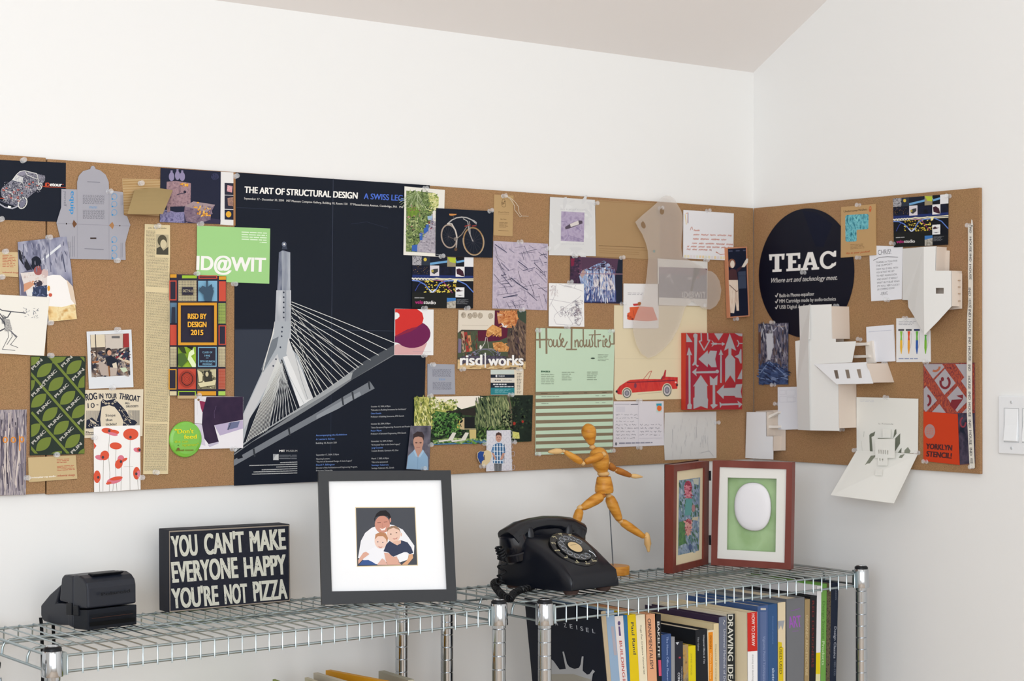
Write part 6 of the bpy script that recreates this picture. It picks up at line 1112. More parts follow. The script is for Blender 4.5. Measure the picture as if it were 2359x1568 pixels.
s = Sheet('Q', BW, 0, P=A+n*.0010, n=n); s.t('Polaroid', 640, 708, 885, 676, 28, '#15171b', .03); s.build('lettering', t)
m = MB().m(BLK)
for q in ([(352, 770), (398, 770), (398, 870), (352, 866)], [(410, 790), (450, 790), (455, 875), (412, 872)]): m.ext([p_-u*.003 for p_ in sd(q)], u*.004)
m.build('latch', t, bevel=.001)
m = MB().m(mat('#1a1c21', .5)); m.ext([p_+u*.02 for p_ in sd([(440, 524), (436, 536), (480, 552), (498, 532)])], u*.06); m.build('viewfinder_hump', t, bevel=.003)
m = MB().m(mat('#0e0f12', .8))
for (x0, x1, y_) in ((93, 99, -.06), (120, 126, -.045)):
    p0 = onY(x0, 1424, y_); path = [(x0+1, 1422), (x0+3, 1440), (x0+5, 1500), (x0+6, 1560), (x0+4, 1640)]
    pts_ = [onY(x, y, y_) for x, y in path]; m.ring_loft([[q+Vector((-.003, 0, 0)), q+Vector((.003, 0, 0)), q+Vector((.003, .0015, 0)), q+Vector((-.003, .0015, 0))] for q in pts_])
tag(m.build('neck_strap', None), 'black strap hanging through the left rack behind the camera', 'strap') if False else m.build('neck_strap', t)

# --- lettered sign
A = on('Q', 1215, 852, Vector((0, -.0912, 0)), Vector((0, 1, 0))); A = onZ(60+1215/3.686, 1180+852/3.686, ZW); B = onZ(60+2245/3.686, 1180+757/3.686, ZW)
P, n, up, u = pl(A, B); q4 = [on('Q', x, y, P, n) for x, y in ((1210, 150), (2240, 98), (2246, 755), (1215, 852))]
t = thing('box_sign', 'black wooden box sign lettered with a joke about pizza', 'sign', (A+B)/2-n*.02)
m = MB().m(mat('#23262f', .6)); m.ext(q4, -n*.043); m.build('box', t, bevel=.0015)
s = Sheet('Q', BW, 0, P=P+n*.0004, n=n)
s.p([(1214, 156), (2236, 104), (2241, 751), (1219, 847)], '#8d8478').p([(1221, 168), (2230, 114), (2235, 742), (1226, 836)], nmat(['#191c27', '#20232f'], 200, rough=.6))
LC = '#c9cabd'
def T_(w_, x0, y0, x1, y1, h_): s.t(w_, x0, y0, x1, y1, h_, LC, .06)
for w_ in (('YOU', 1240, 375, 1462, 358, 182), ('CAN\'T', 1518, 356, 1858, 332, 180), ('MAKE', 1905, 330, 2210, 308, 178), ('EVERYONE', 1243, 594, 1805, 550, 180), ('HAPPY', 1855, 546, 2215, 520, 172), ('YOU\'RE', 1243, 812, 1640, 782, 172), ('NOT', 1688, 775, 1885, 762, 168), ('PIZZA', 1935, 752, 2222, 728, 172)): T_(*w_)
R_ = random.Random(4)
for i in range(420):
    x = R_.uniform(1240, 2215); r_i = R_.randrange(3); y = (375, 594, 812)[r_i]-(x-1240)*.07-R_.uniform(2, 178); a_ = R_.uniform(0, 6.28); L1 = R_.uniform(3, 13)
    s.l -= 1; s.ln([(x, y), (x+L1*math.cos(a_)*.4, y+L1*math.sin(a_))], R_.uniform(1.5, 4), '#2a2d36')
s.build('lettering', t)

# --- framed family photo
A = onZ(741.3, 1391.5, ZW+.0042); B = onZ(1052, 1382.9, ZW+.0042); P, n, up, u = pl(A, B, math.radians(11))
t = thing('framed_photograph', 'square black frame with a wide white mat around a family photo', 'photo frame', (A+B)/2)
def framebars(t, crop, P, n, O, I, mt, th, proud, bev=0):
    for i in range(4):
        j = (i+1) % 4; m = MB().m(mt); m.ext([on(crop, *O[i], P, n), on(crop, *O[j], P, n), on(crop, *I[j], P, n), on(crop, *I[i], P, n)], -n*th); m.build('frame_rail', t, bevel=bev)
O_ = [(105, 45), (1065, 40), (1108, 985), (130, 1012)]; I_ = [(180, 118), (998, 110), (1037, 903), (203, 918)]
framebars(t, 'R', P, n, O_, I_, mat('#1f2125', .4, 0, .35), .020, 0)
s = Sheet('R', BW, 0, P=P-n*.006, n=n); s.m(mat('#f4f5f6', .6)); s.ext([s.w(x, y, 0) for x, y in ((165, 100), (1015, 95), (1055, 922), (188, 935))], -n*.003)
s.l = 5; s.p([(372, 307), (808, 305), (828, 731), (384, 741)], '#dccba6').p([(378, 313), (803, 311), (822, 725), (388, 735)], '#484b52')
s.c = 'f'
FK = '#d9a894'
s.p([(228, 1240), (290, 880), (380, 710), (520, 600), (640, 560), (900, 530), (985, 545), (1180, 640), (1300, 800), (1425, 980), (1415, 1160), (1300, 1200), (1000, 1300), (600, 1370), (350, 1290)], '#e9e9ec')
s.ell(745, 530, 160, 185, '#c98f7c').p([(572, 470), (575, 400), (620, 300), (700, 240), (820, 230), (900, 300), (930, 380), (895, 420), (860, 360), (780, 345), (660, 355), (600, 380), (585, 450)], '#1f1c20').ell(915, 440, 18, 50, '#c98f7c').ln([(640, 495), (710, 490)], 12, '#7a4c44').ln([(780, 482), (850, 475)], 12, '#7a4c44').p([(690, 610), (750, 625), (825, 590), (800, 650), (730, 660)], '#f0e4de').ln([(745, 500), (740, 580), (765, 585)], 8, '#b57a68')
s.ell(985, 740, 145, 170, '#e6c3b0').p([(840, 700), (850, 610), (930, 565), (1030, 560), (1110, 620), (1140, 720), (1100, 650), (980, 600), (880, 640)], '#9a7c64').ell(925, 735, 18, 10, '#5c4840').ell(1045, 705, 18, 10, '#5c4840').p([(960, 825), (1020, 830), (1070, 800), (1050, 840), (990, 850)], '#c07c74').ell(1148, 745, 14, 40, '#e0b8a4').p([(960, 900), (1140, 860), (1145, 940), (1060, 980), (980, 950)], '#dcb49f')
s.ell(715, 880, 135, 165, '#e8c8b8').p([(585, 850), (600, 740), (700, 690), (820, 720), (865, 820), (850, 930), (820, 840), (760, 780), (650, 780)], '#b88460').ell(648, 900, 16, 10, '#5c5464').ell(755, 912, 16, 10, '#5c5464').p([(650, 990), (700, 1010), (760, 1000), (720, 1025), (680, 1020)], '#c07c74')
s.p([(770, 1100), (830, 950), (900, 880), (960, 920), (1060, 975), (1140, 930), (1140, 865), (1280, 910), (1360, 1020), (1400, 1130), (1330, 1165), (1270, 1120), (1200, 1120), (980, 1215), (930, 1190), (880, 1130)], '#353c54')
s.p([(230, 1290), (340, 1130), (400, 1110), (470, 1160), (350, 1250), (235, 1370)], FK).p([(400, 1100), (580, 1010), (600, 1000), (700, 1060), (760, 1060), (780, 1230), (640, 1375), (580, 1370), (360, 1280), (480, 1165)], '#ececf0').p([(330, 1290), (450, 1285), (540, 1330), (630, 1388), (240, 1395), (300, 1330)], '#3c5890')
s.p([(780, 1130), (880, 1140), (960, 1210), (1150, 1385), (860, 1390), (820, 1300)], FK).p([(640, 1375), (740, 1250), (800, 1290), (860, 1390), (640, 1392)], '#dcb0a0').p([(940, 1220), (1050, 1210), (1100, 1320), (1080, 1340), (980, 1290)], FK).p([(1060, 1195), (1230, 1115), (1300, 1210), (1280, 1280), (1110, 1340)], '#eeeef0').p([(1300, 1170), (1390, 1160), (1400, 1240), (1280, 1385), (1160, 1385), (1260, 1300), (1305, 1220)], '#d9a680')
s.build('mat_and_photo', t)
m = MB().m(mat('#1c1d20', .7)); m.ext([A-n*.0205+up*.01+u*.01, B-n*.0205+up*.01-u*.01, B-n*.0205+up*.245-u*.01, A-n*.0205+up*.245+u*.01], -n*.002); m.build('backing', t)
m = MB().m(mat('#1c1d20', .7)); c_ = (A+B)/2; nb = Vector((n.x, n.y, 0)).normalized(); tp = c_-n*.023+up*.16; ft = c_-nb*.105; ft.z = ZW
m.ext([tp-u*.02, tp+u*.02, ft+u*.028, ft-u*.028], -nb*.002); m.build('easel_leg', t)

# --- rotary telephone
fi = math.radians(5); U = Vector((math.cos(fi), math.sin(fi), 0)); Bk = Vector((-math.sin(fi), math.cos(fi), 0)); O3 = Vector((-.824, -.268, ZW))
L3 = lambda x, y, z: O3+U*x+Bk*y+Z3*z
t = thing('rotary_telephone', 'black rotary dial telephone on the right rack', 'telephone', O3)
PH = mat('#060a16', .3, 0, .4); PH2 = mat('#050914', .22, 0, .5)
sec = [(-.104, .060, .010, .012), (-.106, .066, .010, .030), (-.100, .069, .010, .042), (-.075, .073, .008, .060), (-.040, .078, .008, .080), (-.005, .083, .008, .0965), (.015, .085, .008, .104), (.035, .086, .008, .108), (.060, .086, .008, .106), (.080, .085, .008, .095), (.092, .082, .010, .070), (.096, .078, .010, .040), (.096, .074, .012, .014)]
rings = []
for y, hw, z0, z1 in sec:
    h_ = z1-z0; top = .80 if h_ > .04 else .94; rg = []
    for sx, sz in ((-1, 0), (-1, .35), (-.985, .6), (-.95, .8), (-.90*1, .93), (-top, 1), (-top*.5, 1.0), (0, 1.0), (top*.5, 1.0), (top, 1), (.90, .93), (.95, .8), (.985, .6), (1, .35), (1, 0)): rg.append(L3(sx*hw, y, z0+h_*sz))
    rings.append(rg)
m = MB().m(PH); m.ring_loft(rings, cap=True, close=True); m.build('body', t, smooth=45)
m = MB().m(PH)
for sx in (-1, 1):
    for yy in (.028, .078): m.lathe(L3(sx*.052, yy, .09), L3(sx*.056, yy, .126), [(0, .011), (.7, .0095), (.95, .007), (1, .003)], 12)
m.box(L3(0, .053, .107), U*.115, Bk*.045, Z3*.022)
m.build('cradle', t, smooth=50, bevel=.001)
m = MB().m(PH2); hy = .045; pts_ = [(-.094, .098), (-.068, .117), (-.035, .126), (0, .129), (.035, .126), (.068, .117), (.094, .098)]; rr = []
for i, (sx, z) in enumerate(pts_):
    hw_ = (.028, .0235, .020, .019, .020, .0235, .028)[i]; hh = (.030, .021, .0155, .0145, .0155, .021, .030)[i]; dz = (pts_[min(i+1, 6)][1]-pts_[max(i-1, 0)][1]); dx = (pts_[min(i+1, 6)][0]-pts_[max(i-1, 0)][0]); tt = (U*dx+Z3*dz).normalized(); nn = (Z3*dx-U*dz).normalized()
    rr.append([L3(sx, hy, z)+Bk*hw_*math.cos(a)*(1 if abs(math.sin(a)) < .7 else .92)+nn*hh*max(-.8, math.sin(a)) for a in [2*math.pi*k/20 for k in range(20)]])
m.ring_loft(rr); hs = m.build('handset', t, smooth=60)
for sx in (-1, 1):
    m = MB().m(PH2); ax = Vector(U*(-sx*.30)+Z3*-1).normalized(); c_ = L3(sx*.086, hy, .112); m.lathe(c_-ax*.006, c_+ax*.054, [(0, .006), (.02, .018), (.12, .0265), (.35, .0295), (.60, .0315), (.66, .0300), (.70, .0325), (.92, .0325), (1, .029), (1.001, .001)], 32); e_ = m.build('earpiece_cap' if sx > 0 else 'mouthpiece_cap', t, smooth=35)
# dial
dn3 = (Bk*-.56+Z3*.83).normalized(); e1 = U; e2 = e1.cross(dn3)*-1; dc = L3(.002, -.043, .0815)
if e2.z < 0: e2 = -e2
D3 = lambda a, r, h=0: dc+e1*r*math.cos(a)+e2*r*math.sin(a)+dn3*h
m = MB().m(mat('#0d0e11', .25, 0, .6)); m.lathe(dc-dn3*.010, dc+dn3*.002, [(0, .053), (.6, .053), (.9, .0525), (1, .0495), (1.001, .044), (.95, .040), (.951, .001)], 56); m.build('number_plate', t, smooth=40)
m = MB().m(mat('#f6ecc0', .6))
lets = ['OPER', 'WXY', 'TUV', 'PRS', 'MNO', 'JKL', 'GHI', 'DEF', 'ABC', '']; nums = '0987654321'
for k in range(10):
    a0 = math.radians(-62-k*29.5+0); 
    for txt, r_, h_ in ((lets[k], .0478, .0040), (nums[k], .0422, .0050)):
        if not txt: continue
        vs, fs, a_, b_ = glyphs(txt, 0, 0); W_ = (b_-a_)*h_/CAPH; I = []
        for vx, vy in vs:
            xx = (vx-(a_+b_)/2)*h_/CAPH; yy = vy*h_/CAPH; c0_ = dc+e1*r_*math.cos(a0)+e2*r_*math.sin(a0)+dn3*.0024; tx = (-e1*math.sin(a0)+e2*math.cos(a0)) if 0 else e1; ty = e2
            I.append(m.v(c0_+tx*xx+ty*(yy-h_/2)))
        for f in fs: m.f([I[i] for i in f])
m.build('dial_numerals', t)
# finger wheel with ten holes
m = MB().m(mat('#1a1c20', .15, 0, .8)); N_ = 120; ri, ro, hr = .0172, .0385, .0060
for hgt in (.0050,):
    hc = [(math.radians(-62-k*29.5), .0300) for k in range(10)]
    NR = 9
    def inside(p_): return any((p_[0]-r_*math.cos(a))**2+(p_[1]-r_*math.sin(a))**2 < hr*hr for a, r_ in hc)
    for i in range(N_):
        for j in range(NR):
            a0, a1 = 2*math.pi*i/N_, 2*math.pi*(i+1)/N_; r0, r1 = ri+(ro-ri)*j/NR, ri+(ro-ri)*(j+1)/NR
            am, rm = (a0+a1)/2, (r0+r1)/2
            if inside((rm*math.cos(am), rm*math.sin(am))): continue
            m.poly([D3(a0, r0, hgt), D3(a0, r1, hgt), D3(a1, r1, hgt), D3(a1, r0, hgt)])
m.lathe(dc+dn3*.003, dc+dn3*.005, [(0, ro), (1, ro)], 60)
m.build('finger_wheel', t)
m = MB().m(mat('#b9bec6', .15, .9))
for a, r_ in hc:
    c_ = D3(a, r_, .0050); m.ring_loft([[c_+(e1*math.cos(q)+e2*math.sin(q))*r2+dn3*h2 for q in [2*math.pi*k/18 for k in range(18)]] for r2, h2 in ((hr+.0008, .0001), (hr+.0005, .0010), (hr-.0002, .0010), (hr-.0012, -.0030))], cap=False)
m.build('hole_rims', t, smooth=60)
m = MB().m(mat('#0b0c0f', .3)); m.lathe(dc+dn3*.0045, dc+dn3*.0065, [(0, .0185), (.6, .0185), (1, .0172), (1.001, .001)], 36); m.m(mat('#d9bf92', .6)); m.lathe(dc+dn3*.0065, dc+dn3*.0070, [(0, .0158), (1, .0155), (1.001, .001)], 36); m.m(mat('#9a8868', .6)); c_ = dc+dn3*.0072; m.poly([c_+e1*x+e2*y for x, y in ((-.009, .005), (.008, .005), (.008, .0065), (-.009, .0065))]); m.build('centre_card', t, smooth=30)
m = MB().m(mat('#b8bcc2', .2, 1)); m.tube([D3(math.radians(-42), .047, .003), D3(math.radians(-40), .040, .0075), D3(math.radians(-34), .030, .0078)], .0012, 8); m.build('finger_stop', t, smooth=60)
m = MB()
for sx, sy in ((-.045, -.083), (.045, -.083), (-.058, .07), (.058, .07)):
    m = MB().m(mat('#4c3c38', .8)); m.lathe(L3(sx, sy, 0), L3(sx, sy, .013), [(0, .0001), (.001, .0125), (.3, .0150), (1, .0165)], 24); m.build('foot', t, smooth=40)
# coiled cord
def coil(m, path, turns, R_c, r_w, n=14):
    path = [Vector(p_) for p_ in path]; S_ = [0]
    for a_, b_ in zip(path, path[1:]): S_.append(S_[-1]+(b_-a_).length)
    def at(d):
        for i in range(len(path)-1):
            if d <= S_[i+1] or i == len(path)-2:
                k = (d-S_[i])/(S_[i+1]-S_[i]); k = max(0, min(1, k)); p0, p1, p2, p3 = path[max(0, i-1)], path[i], path[i+1], path[min(len(path)-1, i+2)]
                return .5*((2*p1)+(p2-p0)*k+(2*p0-5*p1+4*p2-p3)*k*k+(3*p1-p0-3*p2+p3)*k**3)
    pts_ = []; T_n = int(turns*n); u_ = None
    for i in range(T_n+1):
        d = S_[-1]*i/T_n; p_ = at(d); q = at(min(S_[-1], d+.001))-at(max(0, d-.001)); q.normalize()
        if u_ is None: u_ = q.orthogonal().normalized()
        u_ = (u_-q*u_.dot(q)).normalized(); v_ = q.cross(u_); a_ = 2*math.pi*i/n; pts_.append(p_+(u_*math.cos(a_)+v_*math.sin(a_))*R_c)
    m.tube(pts_, r_w, 6)
pc = lambda x, y, yy: on('p', x, y, Vector((0, yy, 0)), Vector((0, 1, 0)))
m = MB().m(mat('#121418', .35)); coil(m, [pc(150, 520, -.262), pc(175, 620, -.262), pc(200, 690, -.262)], 4, .0075, .0023); 
coil(m, [pc(200, 690, -.262), pc(205, 800, -.262), pc(190, 930, -.262), pc(190, 1040, -.262), pc(150, 1110, -.262)], 3, .0085, .0021)
zl = ZW+.008
coil(m, [pc(150, 1110, -.262), onZ(1138, 1343, zl), onZ(1146, 1358, zl), onZ(1160, 1372, zl), onZ(1175, 1378, zl), onZ(1182, 1368, zl), onZ(1197, 1359, zl), onZ(1218, 1353, zl), onZ(1232, 1344, zl), L3(-.062, .03, .02), L3(-.05, .05, .03)], 46, .0060, .0020, 10)
m.build('coiled_cord', t, smooth=60)

# --- jointed wooden figure
Wd = nmat(['#b06f26', '#c98a34', '#d49a48'], 30, (1, 1, 4), .35, seed=7); Wl = nmat(['#cfa46a', '#dcb880'], 40, rough=.5); Wdk = nmat(['#9a5c26', '#b0722e'], 30, (1, 1, 4), .4, seed=3)
MO = Vector((-.590, -.165, 0)); Mn = Vector((-.28, -.96, 0)).normalized()
def J(x, y, k=0.0): return on('T', x, y, MO+Mn*k, Mn)
ps = (J(700, 500)-J(800, 500)).length/100      # metres per crop unit at the figure
t = thing('wooden_mannequin', 'jointed wooden artist figure running on one leg above a round base', 'figure', (MO.x, MO.y, ZW))
def limb(name, a, b, r0, rm, r1, mt=Wd, k0=0, k1=None, tm=.35):
    k1 = k0 if k1 is None else k1; m = MB().m(mt); p0, p1 = J(*a, k0), J(*b, k1); prof = [(-.02, .0001), (0, r0*.55), (.04, r0*.85), (.12, r0+(rm-r0)*.5), (tm, rm), (.7, (rm+r1)/2*1.02), (.92, r1), (.98, r1*.8), (1.01, r1*.4), (1.02, .0001)]
    m.lathe(p0, p1, [(q, r_*ps) for q, r_ in prof], 20); return m.build(name, t, smooth=60)
def ball(name, a, r_, mt=Wl, k0=0, sq=1.0):
    m = MB().m(mt); c_ = J(*a, k0); m.lathe(c_-Z3*r_*ps*sq, c_+Z3*r_*ps*sq, [(i/12, max(.0001, r_*ps*math.sin(math.pi*i/12))) for i in range(13)], 20); return m.build(name, t, smooth=70)
m = MB().m(Wd); m.lathe(J(545, 62), J(592, 268), [(0, .0001), (.02, 16*ps), (.07, 34*ps), (.16, 52*ps), (.27, 62*ps), (.38, 65*ps), (.5, 62*ps), (.62, 55*ps), (.75, 44*ps), (.88, 34*ps), (.97, 24*ps), (1, .0001)], 28); m.build('head', t, smooth=60)
ball('neck', (597, 285), 28); ball('waist', (702, 540), 54, sq=.75)
m = MB().m(Wdk); m.m(Wd); m.lathe(J(632, 288), J(702, 535), [(0, .0001), (.03, 30*ps), (.10, 58*ps), (.22, 76*ps), (.38, 86*ps), (.55, 84*ps), (.75, 68*ps), (.9, 50*ps), (.98, 38*ps), (1, .0001)], 28, sx=1.0); m.build('chest', t, smooth=60)
m = MB().m(Wd); m.lathe(J(706, 566), J(710, 728), [(0, .0001), (.005, 56*ps), (.06, 62*ps), (.3, 70*ps), (.6, 80*ps), (.85, 82*ps), (.97, 74*ps), (1, .0001)], 28); m.build('pelvis', t, smooth=50)
k1 = 92*ps
ball('shoulder_joint', (702, 355), 27, k0=k1); limb('upper_arm', (695, 362), (525, 432), 34, 37, 26, k0=k1); ball('elbow_joint', (508, 442), 22, k0=k1); limb('forearm', (497, 436), (335, 330), 26, 33, 20, k0=k1); ball('wrist_joint', (322, 326), 17, k0=k1); limb('hand', (310, 325), (178, 332), 18, 27, 12, Wl, k1, tm=.45)
k2 = -86*ps
ball('shoulder_joint', (740, 440), 26, k0=k2); limb('upper_arm', (745, 452), (815, 500), 30, 33, 26, Wdk, k2); ball('elbow_joint', (822, 503), 22, Wl, k2); limb('forearm', (815, 498), (965, 560), 27, 30, 20, Wdk, k2); limb('hand', (962, 558), (1075, 570), 18, 22, 7, Wl, k2, tm=.4)
k3 = 40*ps
ball('hip_joint', (695, 748), 30, Wdk, k3); limb('thigh', (690, 745), (495, 868), 44, 48, 30, k0=k3); ball('knee_joint', (478, 862), 27, k0=k3); limb('shin', (480, 872), (412, 1110), 34, 42, 24, k0=k3); ball('ankle_joint', (408, 1122), 20, k0=k3); limb('foot', (425, 1120), (330, 1190), 20, 30, 16, Wl, k3)
k4 = -36*ps
ball('hip_joint', (748, 748), 32, Wl, k4); limb('thigh', (752, 752), (858, 985), 40, 50, 32, k0=k4); ball('knee_joint', (866, 992), 27, Wl, k4); limb('shin', (868, 990), (1092, 1142), 32, 38, 24, k0=k4); ball('ankle_joint', (1100, 1138), 22, Wl, k4); limb('foot', (1112, 1098), (1132, 1282), 18, 32, 14, Wl, k4, tm=.6)
rb = J(743, 1400); rb = Vector((MO.x, MO.y, ZW+.018)); rt_ = J(752, 720, -.012)
m = MB().m(mat('#8a8f96', .25, 1)); m.m(mat('#4c5056', .4, .8)); m.tube([rb, rb.lerp(rt_, .5), rt_], .0011, 8); m.build('rod', t, smooth=60)
m = MB().m(Wd); m.lathe((MO.x, MO.y, ZW), (MO.x, MO.y, ZW+.019), [(0, .0001), (.001, .0345), (.06, .0355), (.9, .0355), (1, .0345), (1.001, .0001)], 48); m.build('base', t, smooth=40)

# --- folding double frame
def oz(x, y): return onZ(1500+x/5.2263, 1040+y/5.2263, ZW)
RW_ = nmat(['#5e2a22', '#74382e', '#6a3228'], 20, (1, 1, .2), .35, seed=6); RW2 = nmat(['#774038', '#834a42'], 20, (1, 1, .2), .35, seed=6)
La, Lb, Ra, Rb = oz(262, 1468), oz(690, 1350), oz(720, 1365), oz(1680, 1420)
t = thing('double_photo_frame', 'hinged reddish wooden double frame standing open like a book', 'photo frame', (La+Rb)/2)
PL, nL, _, uL = pl(La, Lb); PR, nR, _, uR = pl(Ra, Rb)
OL_ = [(275, 160), (700, 110), (690, 1350), (262, 1468)]; IL_ = [(315, 238), (642, 192), (630, 1290), (300, 1372)]
OR_ = [(740, 105), (1700, 130), (1680, 1420), (720, 1365)]; IR_ = [(820, 185), (1628, 212), (1605, 1338), (790, 1285)]
framebars(t, 'U', PL, nL, OL_, IL_, RW_, .021, 0); framebars(t, 'U', PR, nR, OR_, IR_, RW2, .021, 0)
s = Sheet('U', BW, 0, P=PL-nL*.004, n=nL); s.m(mat('#ded0b0', .6)); s.ext([s.w(x, y, 0) for x, y in ((300, 220), (655, 178), (645, 1310), (285, 1392))], -nL*.003); s.l = 5
s.p([(335, 345), (590, 308), (578, 1190), (322, 1248)], nmat(['#5c7c80', '#7488a0', '#8c9cb0', '#50705c'], 45, seed=31))
s.spk(345, 350, 575, 1200, 260, 6, 20, ['#5c7c84', '#8c9cb4', '#4c7058', '#a4b0bc', '#6c7c9c', '#3c5c4c'], 3, 2, 80)
s.p([(335, 850), (400, 830), (420, 1100), (330, 1140)], nmat(['#3c6444', '#5c8450'], 120)).ell(445, 410, 42, 60, '#9c3c50').p([(395, 400), (490, 420), (480, 520), (440, 590), (410, 520)], '#c87888').ell(450, 860, 38, 55, '#9c4454').p([(410, 850), (488, 880), (470, 990), (440, 1020), (415, 960)], '#cc9088').ell(510, 680, 20, 45, '#a87c80').p([(420, 560), (500, 560), (480, 760), (400, 770)], '#5c9494').ell(470, 1150, 22, 40, '#4c5c80').p([(500, 330), (575, 320), (570, 400), (520, 390)], '#b8bcb0').p([(500, 790), (570, 780), (560, 830), (490, 820)], '#c0b8a0')
s.spk(400, 365, 490, 560, 40, 5, 14, ['#8c3448', '#b45064', '#d08c94', '#7c2c40'], 4, 1.6).spk(405, 820, 490, 1000, 40, 5, 14, ['#8c3c4c', '#c47c80', '#d8a49c'], 5, 1.6)
s.build('mat_and_print', t)
m = MB().m(mat('#e9e8e2', .6)); OPN = [(920, 310), (1510, 325), (1498, 1210), (910, 1180)]; MI = [(805, 170), (1645, 195), (1620, 1352), (775, 1300)]
for i in range(4):
    j = (i+1) % 4; m.ext([on('U', *MI[i], PR-nR*.004, nR), on('U', *MI[j], PR-nR*.004, nR), on('U', *OPN[j], PR-nR*.004, nR), on('U', *OPN[i], PR-nR*.004, nR)], -nR*.003)
m.build('mat_board', t)
m = MB().m(nmat(['#9cba86', '#b0cc9c', '#a6c290'], 14, rough=.25)); 
bq = [on('U', x, y, PR-nR*.020, nR) for x, y in ((880, 270), (1600, 280), (1590, 1260), (870, 1230))]; m.ext(bq, -nR*.001); m.build('green_backing', t)
m = MB().m(mat('#ecebee', .5)); sc_ = on('U', 1222, 662, PR-nR*.012, nR); rx_ = (on('U', 1445, 662, PR-nR*.012, nR)-sc_).length; rz_ = (on('U', 1222, 370, PR-nR*.012, nR)-sc_).length
rg = []
for k in range(9):
    a_ = math.pi*k/8-math.pi/2; rg.append([sc_+nR*.007*math.sin(a_)+(uR*rx_*(abs(math.cos(q))**.85)*math.copysign(1, math.cos(q))+Z3*rz_*(abs(math.sin(q))**.9)*math.copysign(1, math.sin(q))*(1+.04*math.cos(q)))*max(.01, math.cos(a_)**.45 if math.cos(a_) > 0 else 0) for q in [2*math.pi*i/40 for i in range(40)]])
m.ring_loft(rg); m.build('white_oval', t, smooth=80)
m = MB().m(mat('#17181c', .4, .6))
for z in (.055, .20):
    hc_ = (Lb+Ra)/2; m.lathe(hc_+Vector((0, -.001, z-.011)), hc_+Vector((0, -.001, z+.011)), [(0, .0028), (1, .0028)], 12)
m.build('hinge', t)
m = MB().m(mat('#3c2620', .8))
for (a_, b_, nn, top_) in ((La, Lb, nL, OL_), (Ra, Rb, nR, OR_)):
    m2 = MB().m(mat('#3c2620', .8)); z_ = .245; uu = (b_-a_).normalized(); m2.ext([a_-nn*.0212+uu*.006+Z3*.006, b_-nn*.0212-uu*.006+Z3*.006, b_-nn*.0212-uu*.006+Z3*.235, a_-nn*.0212+uu*.006+Z3*.235], -nn*.0015); m2.build('back_board', t)

# ================================================================== books on the second level
YF = -.412; ZL = .53+.0016
books = []
def book(label, crop, tl, tr, br, bl_, depth, col, edge=None, pages='#d9cdb4', yf=YF, cover=None, art=None, tilt=True, th=.0022):
    Pp, nn = Vector((0, yf, 0)), Vector((0, 1, 0)); q = [on(crop, *p_, Pp, nn) for p_ in (tl, tr, br, bl_)]
    zt_ = (q[0].z+q[1].z)/2; q[0].z = q[1].z = zt_
    def down(a, b): k = (a.z-ZL)/(a.z-b.z); return a+(b-a)*k
    d0, d1 = down(q[0], q[3]), down(q[1], q[2]); d0.z = d1.z = ZL; TL, TR = q[0], q[1]; D = Vector((0, depth, 0)); w_ = (TR-TL).length; k = min(.35, th/w_); o = Vector((0, .0025, 0))
    t = thing('book', label, 'book', (d0+d1)/2, 'books standing under the right rack top')
    cm = cover or (mat(col, .45) if isinstance(col, str) else col); m = MB().m(cm)
    m.ext([TL, TL.lerp(TR, k), d0.lerp(d1, k), d0], D); m.ext([TR, d1, d0.lerp(d1, 1-k), TL.lerp(TR, 1-k)], D)
    m.build('cover', t)
    m = MB().m(mat(col, .45) if isinstance(col, str) else col); m.ext([TL-Vector((0, .0006, 0)), TR-Vector((0, .0006, 0)), d1-Vector((0, .0006, 0)), d0-Vector((0, .0006, 0))], Vector((0, .0022, 0))); m.build('spine', t)
    m = MB().m(mat(pages, .8)); z4 = Z3*.004; m.ext([TL.lerp(TR, k)-z4+o, TR.lerp(TL, k)-z4+o, d1.lerp(d0, k)+z4+o, d0.lerp(d1, k)+z4+o], Vector((0, depth-.007, 0))); m.build('pages', t)
    if art:
        s = Sheet(crop, BW, 0, P=Vector((0, yf-.0008, 0)), n=Vector((0, -1, 0))); s.c = crop; art(s); s.build('spine_lettering', t)
    return t, TL, TR, d0, d1
def dn(txt, x, y0, y1, h, col, slope=0.0, bold=.02):
    return lambda s: s.t(txt, x, y0, x+slope*(y1-y0), y1, h, col, bold, up=(1, 0))
def many(*fs):
    def g_(s):
        for f in fs: f(s)
    return g_
# black book at the left end, its cover facing left
t, TL, TR, d0, d1 = book('black book at the left end of the row, cover showing a white spiky bowl', 'V', (1138, 395), (1212, 402), (1300, 1513), (1240, 1513), .245, '#b9a88c', cover=mat('#161b28', .45))
nc = (d0-TL).cross(Vector((0, 1, 0))).normalized(); nc = nc if nc.x < 0 else -nc
s = Sheet('V', BW, 0, P=TL+nc*.0006, n=nc)
for ch, x, y in (('E', 230, 545), ('V', 330, 575), ('A', 435, 625), ('Z', 573, 655), ('E', 668, 672), ('I', 757, 690), ('S', 838, 708), ('E', 928, 730), ('L', 1028, 748)): kx = 7 if ch == 'I' else 22; s.t(ch, x-kx, y-3*kx/22, x+kx, y+4*kx/22, 72, '#b9bdc4', .03, up=(-.12, -1))
s.p([(300, 1130), (380, 1190), (480, 1330), (580, 1320), (525, 1045), (548, 1040), (600, 1240), (640, 1290), (720, 1320), (790, 1300), (815, 1250), (835, 1120), (862, 1120), (850, 1290), (850, 1350), (920, 1410), (960, 1400), (1010, 1330), (1045, 1360), (1010, 1400), (985, 1560), (300, 1560)], '#b4b6b8').p([(480, 1400), (700, 1400), (850, 1450), (985, 1490), (980, 1560), (380, 1560), (300, 1400)], '#a8a498')
s.build('cover_art', t)
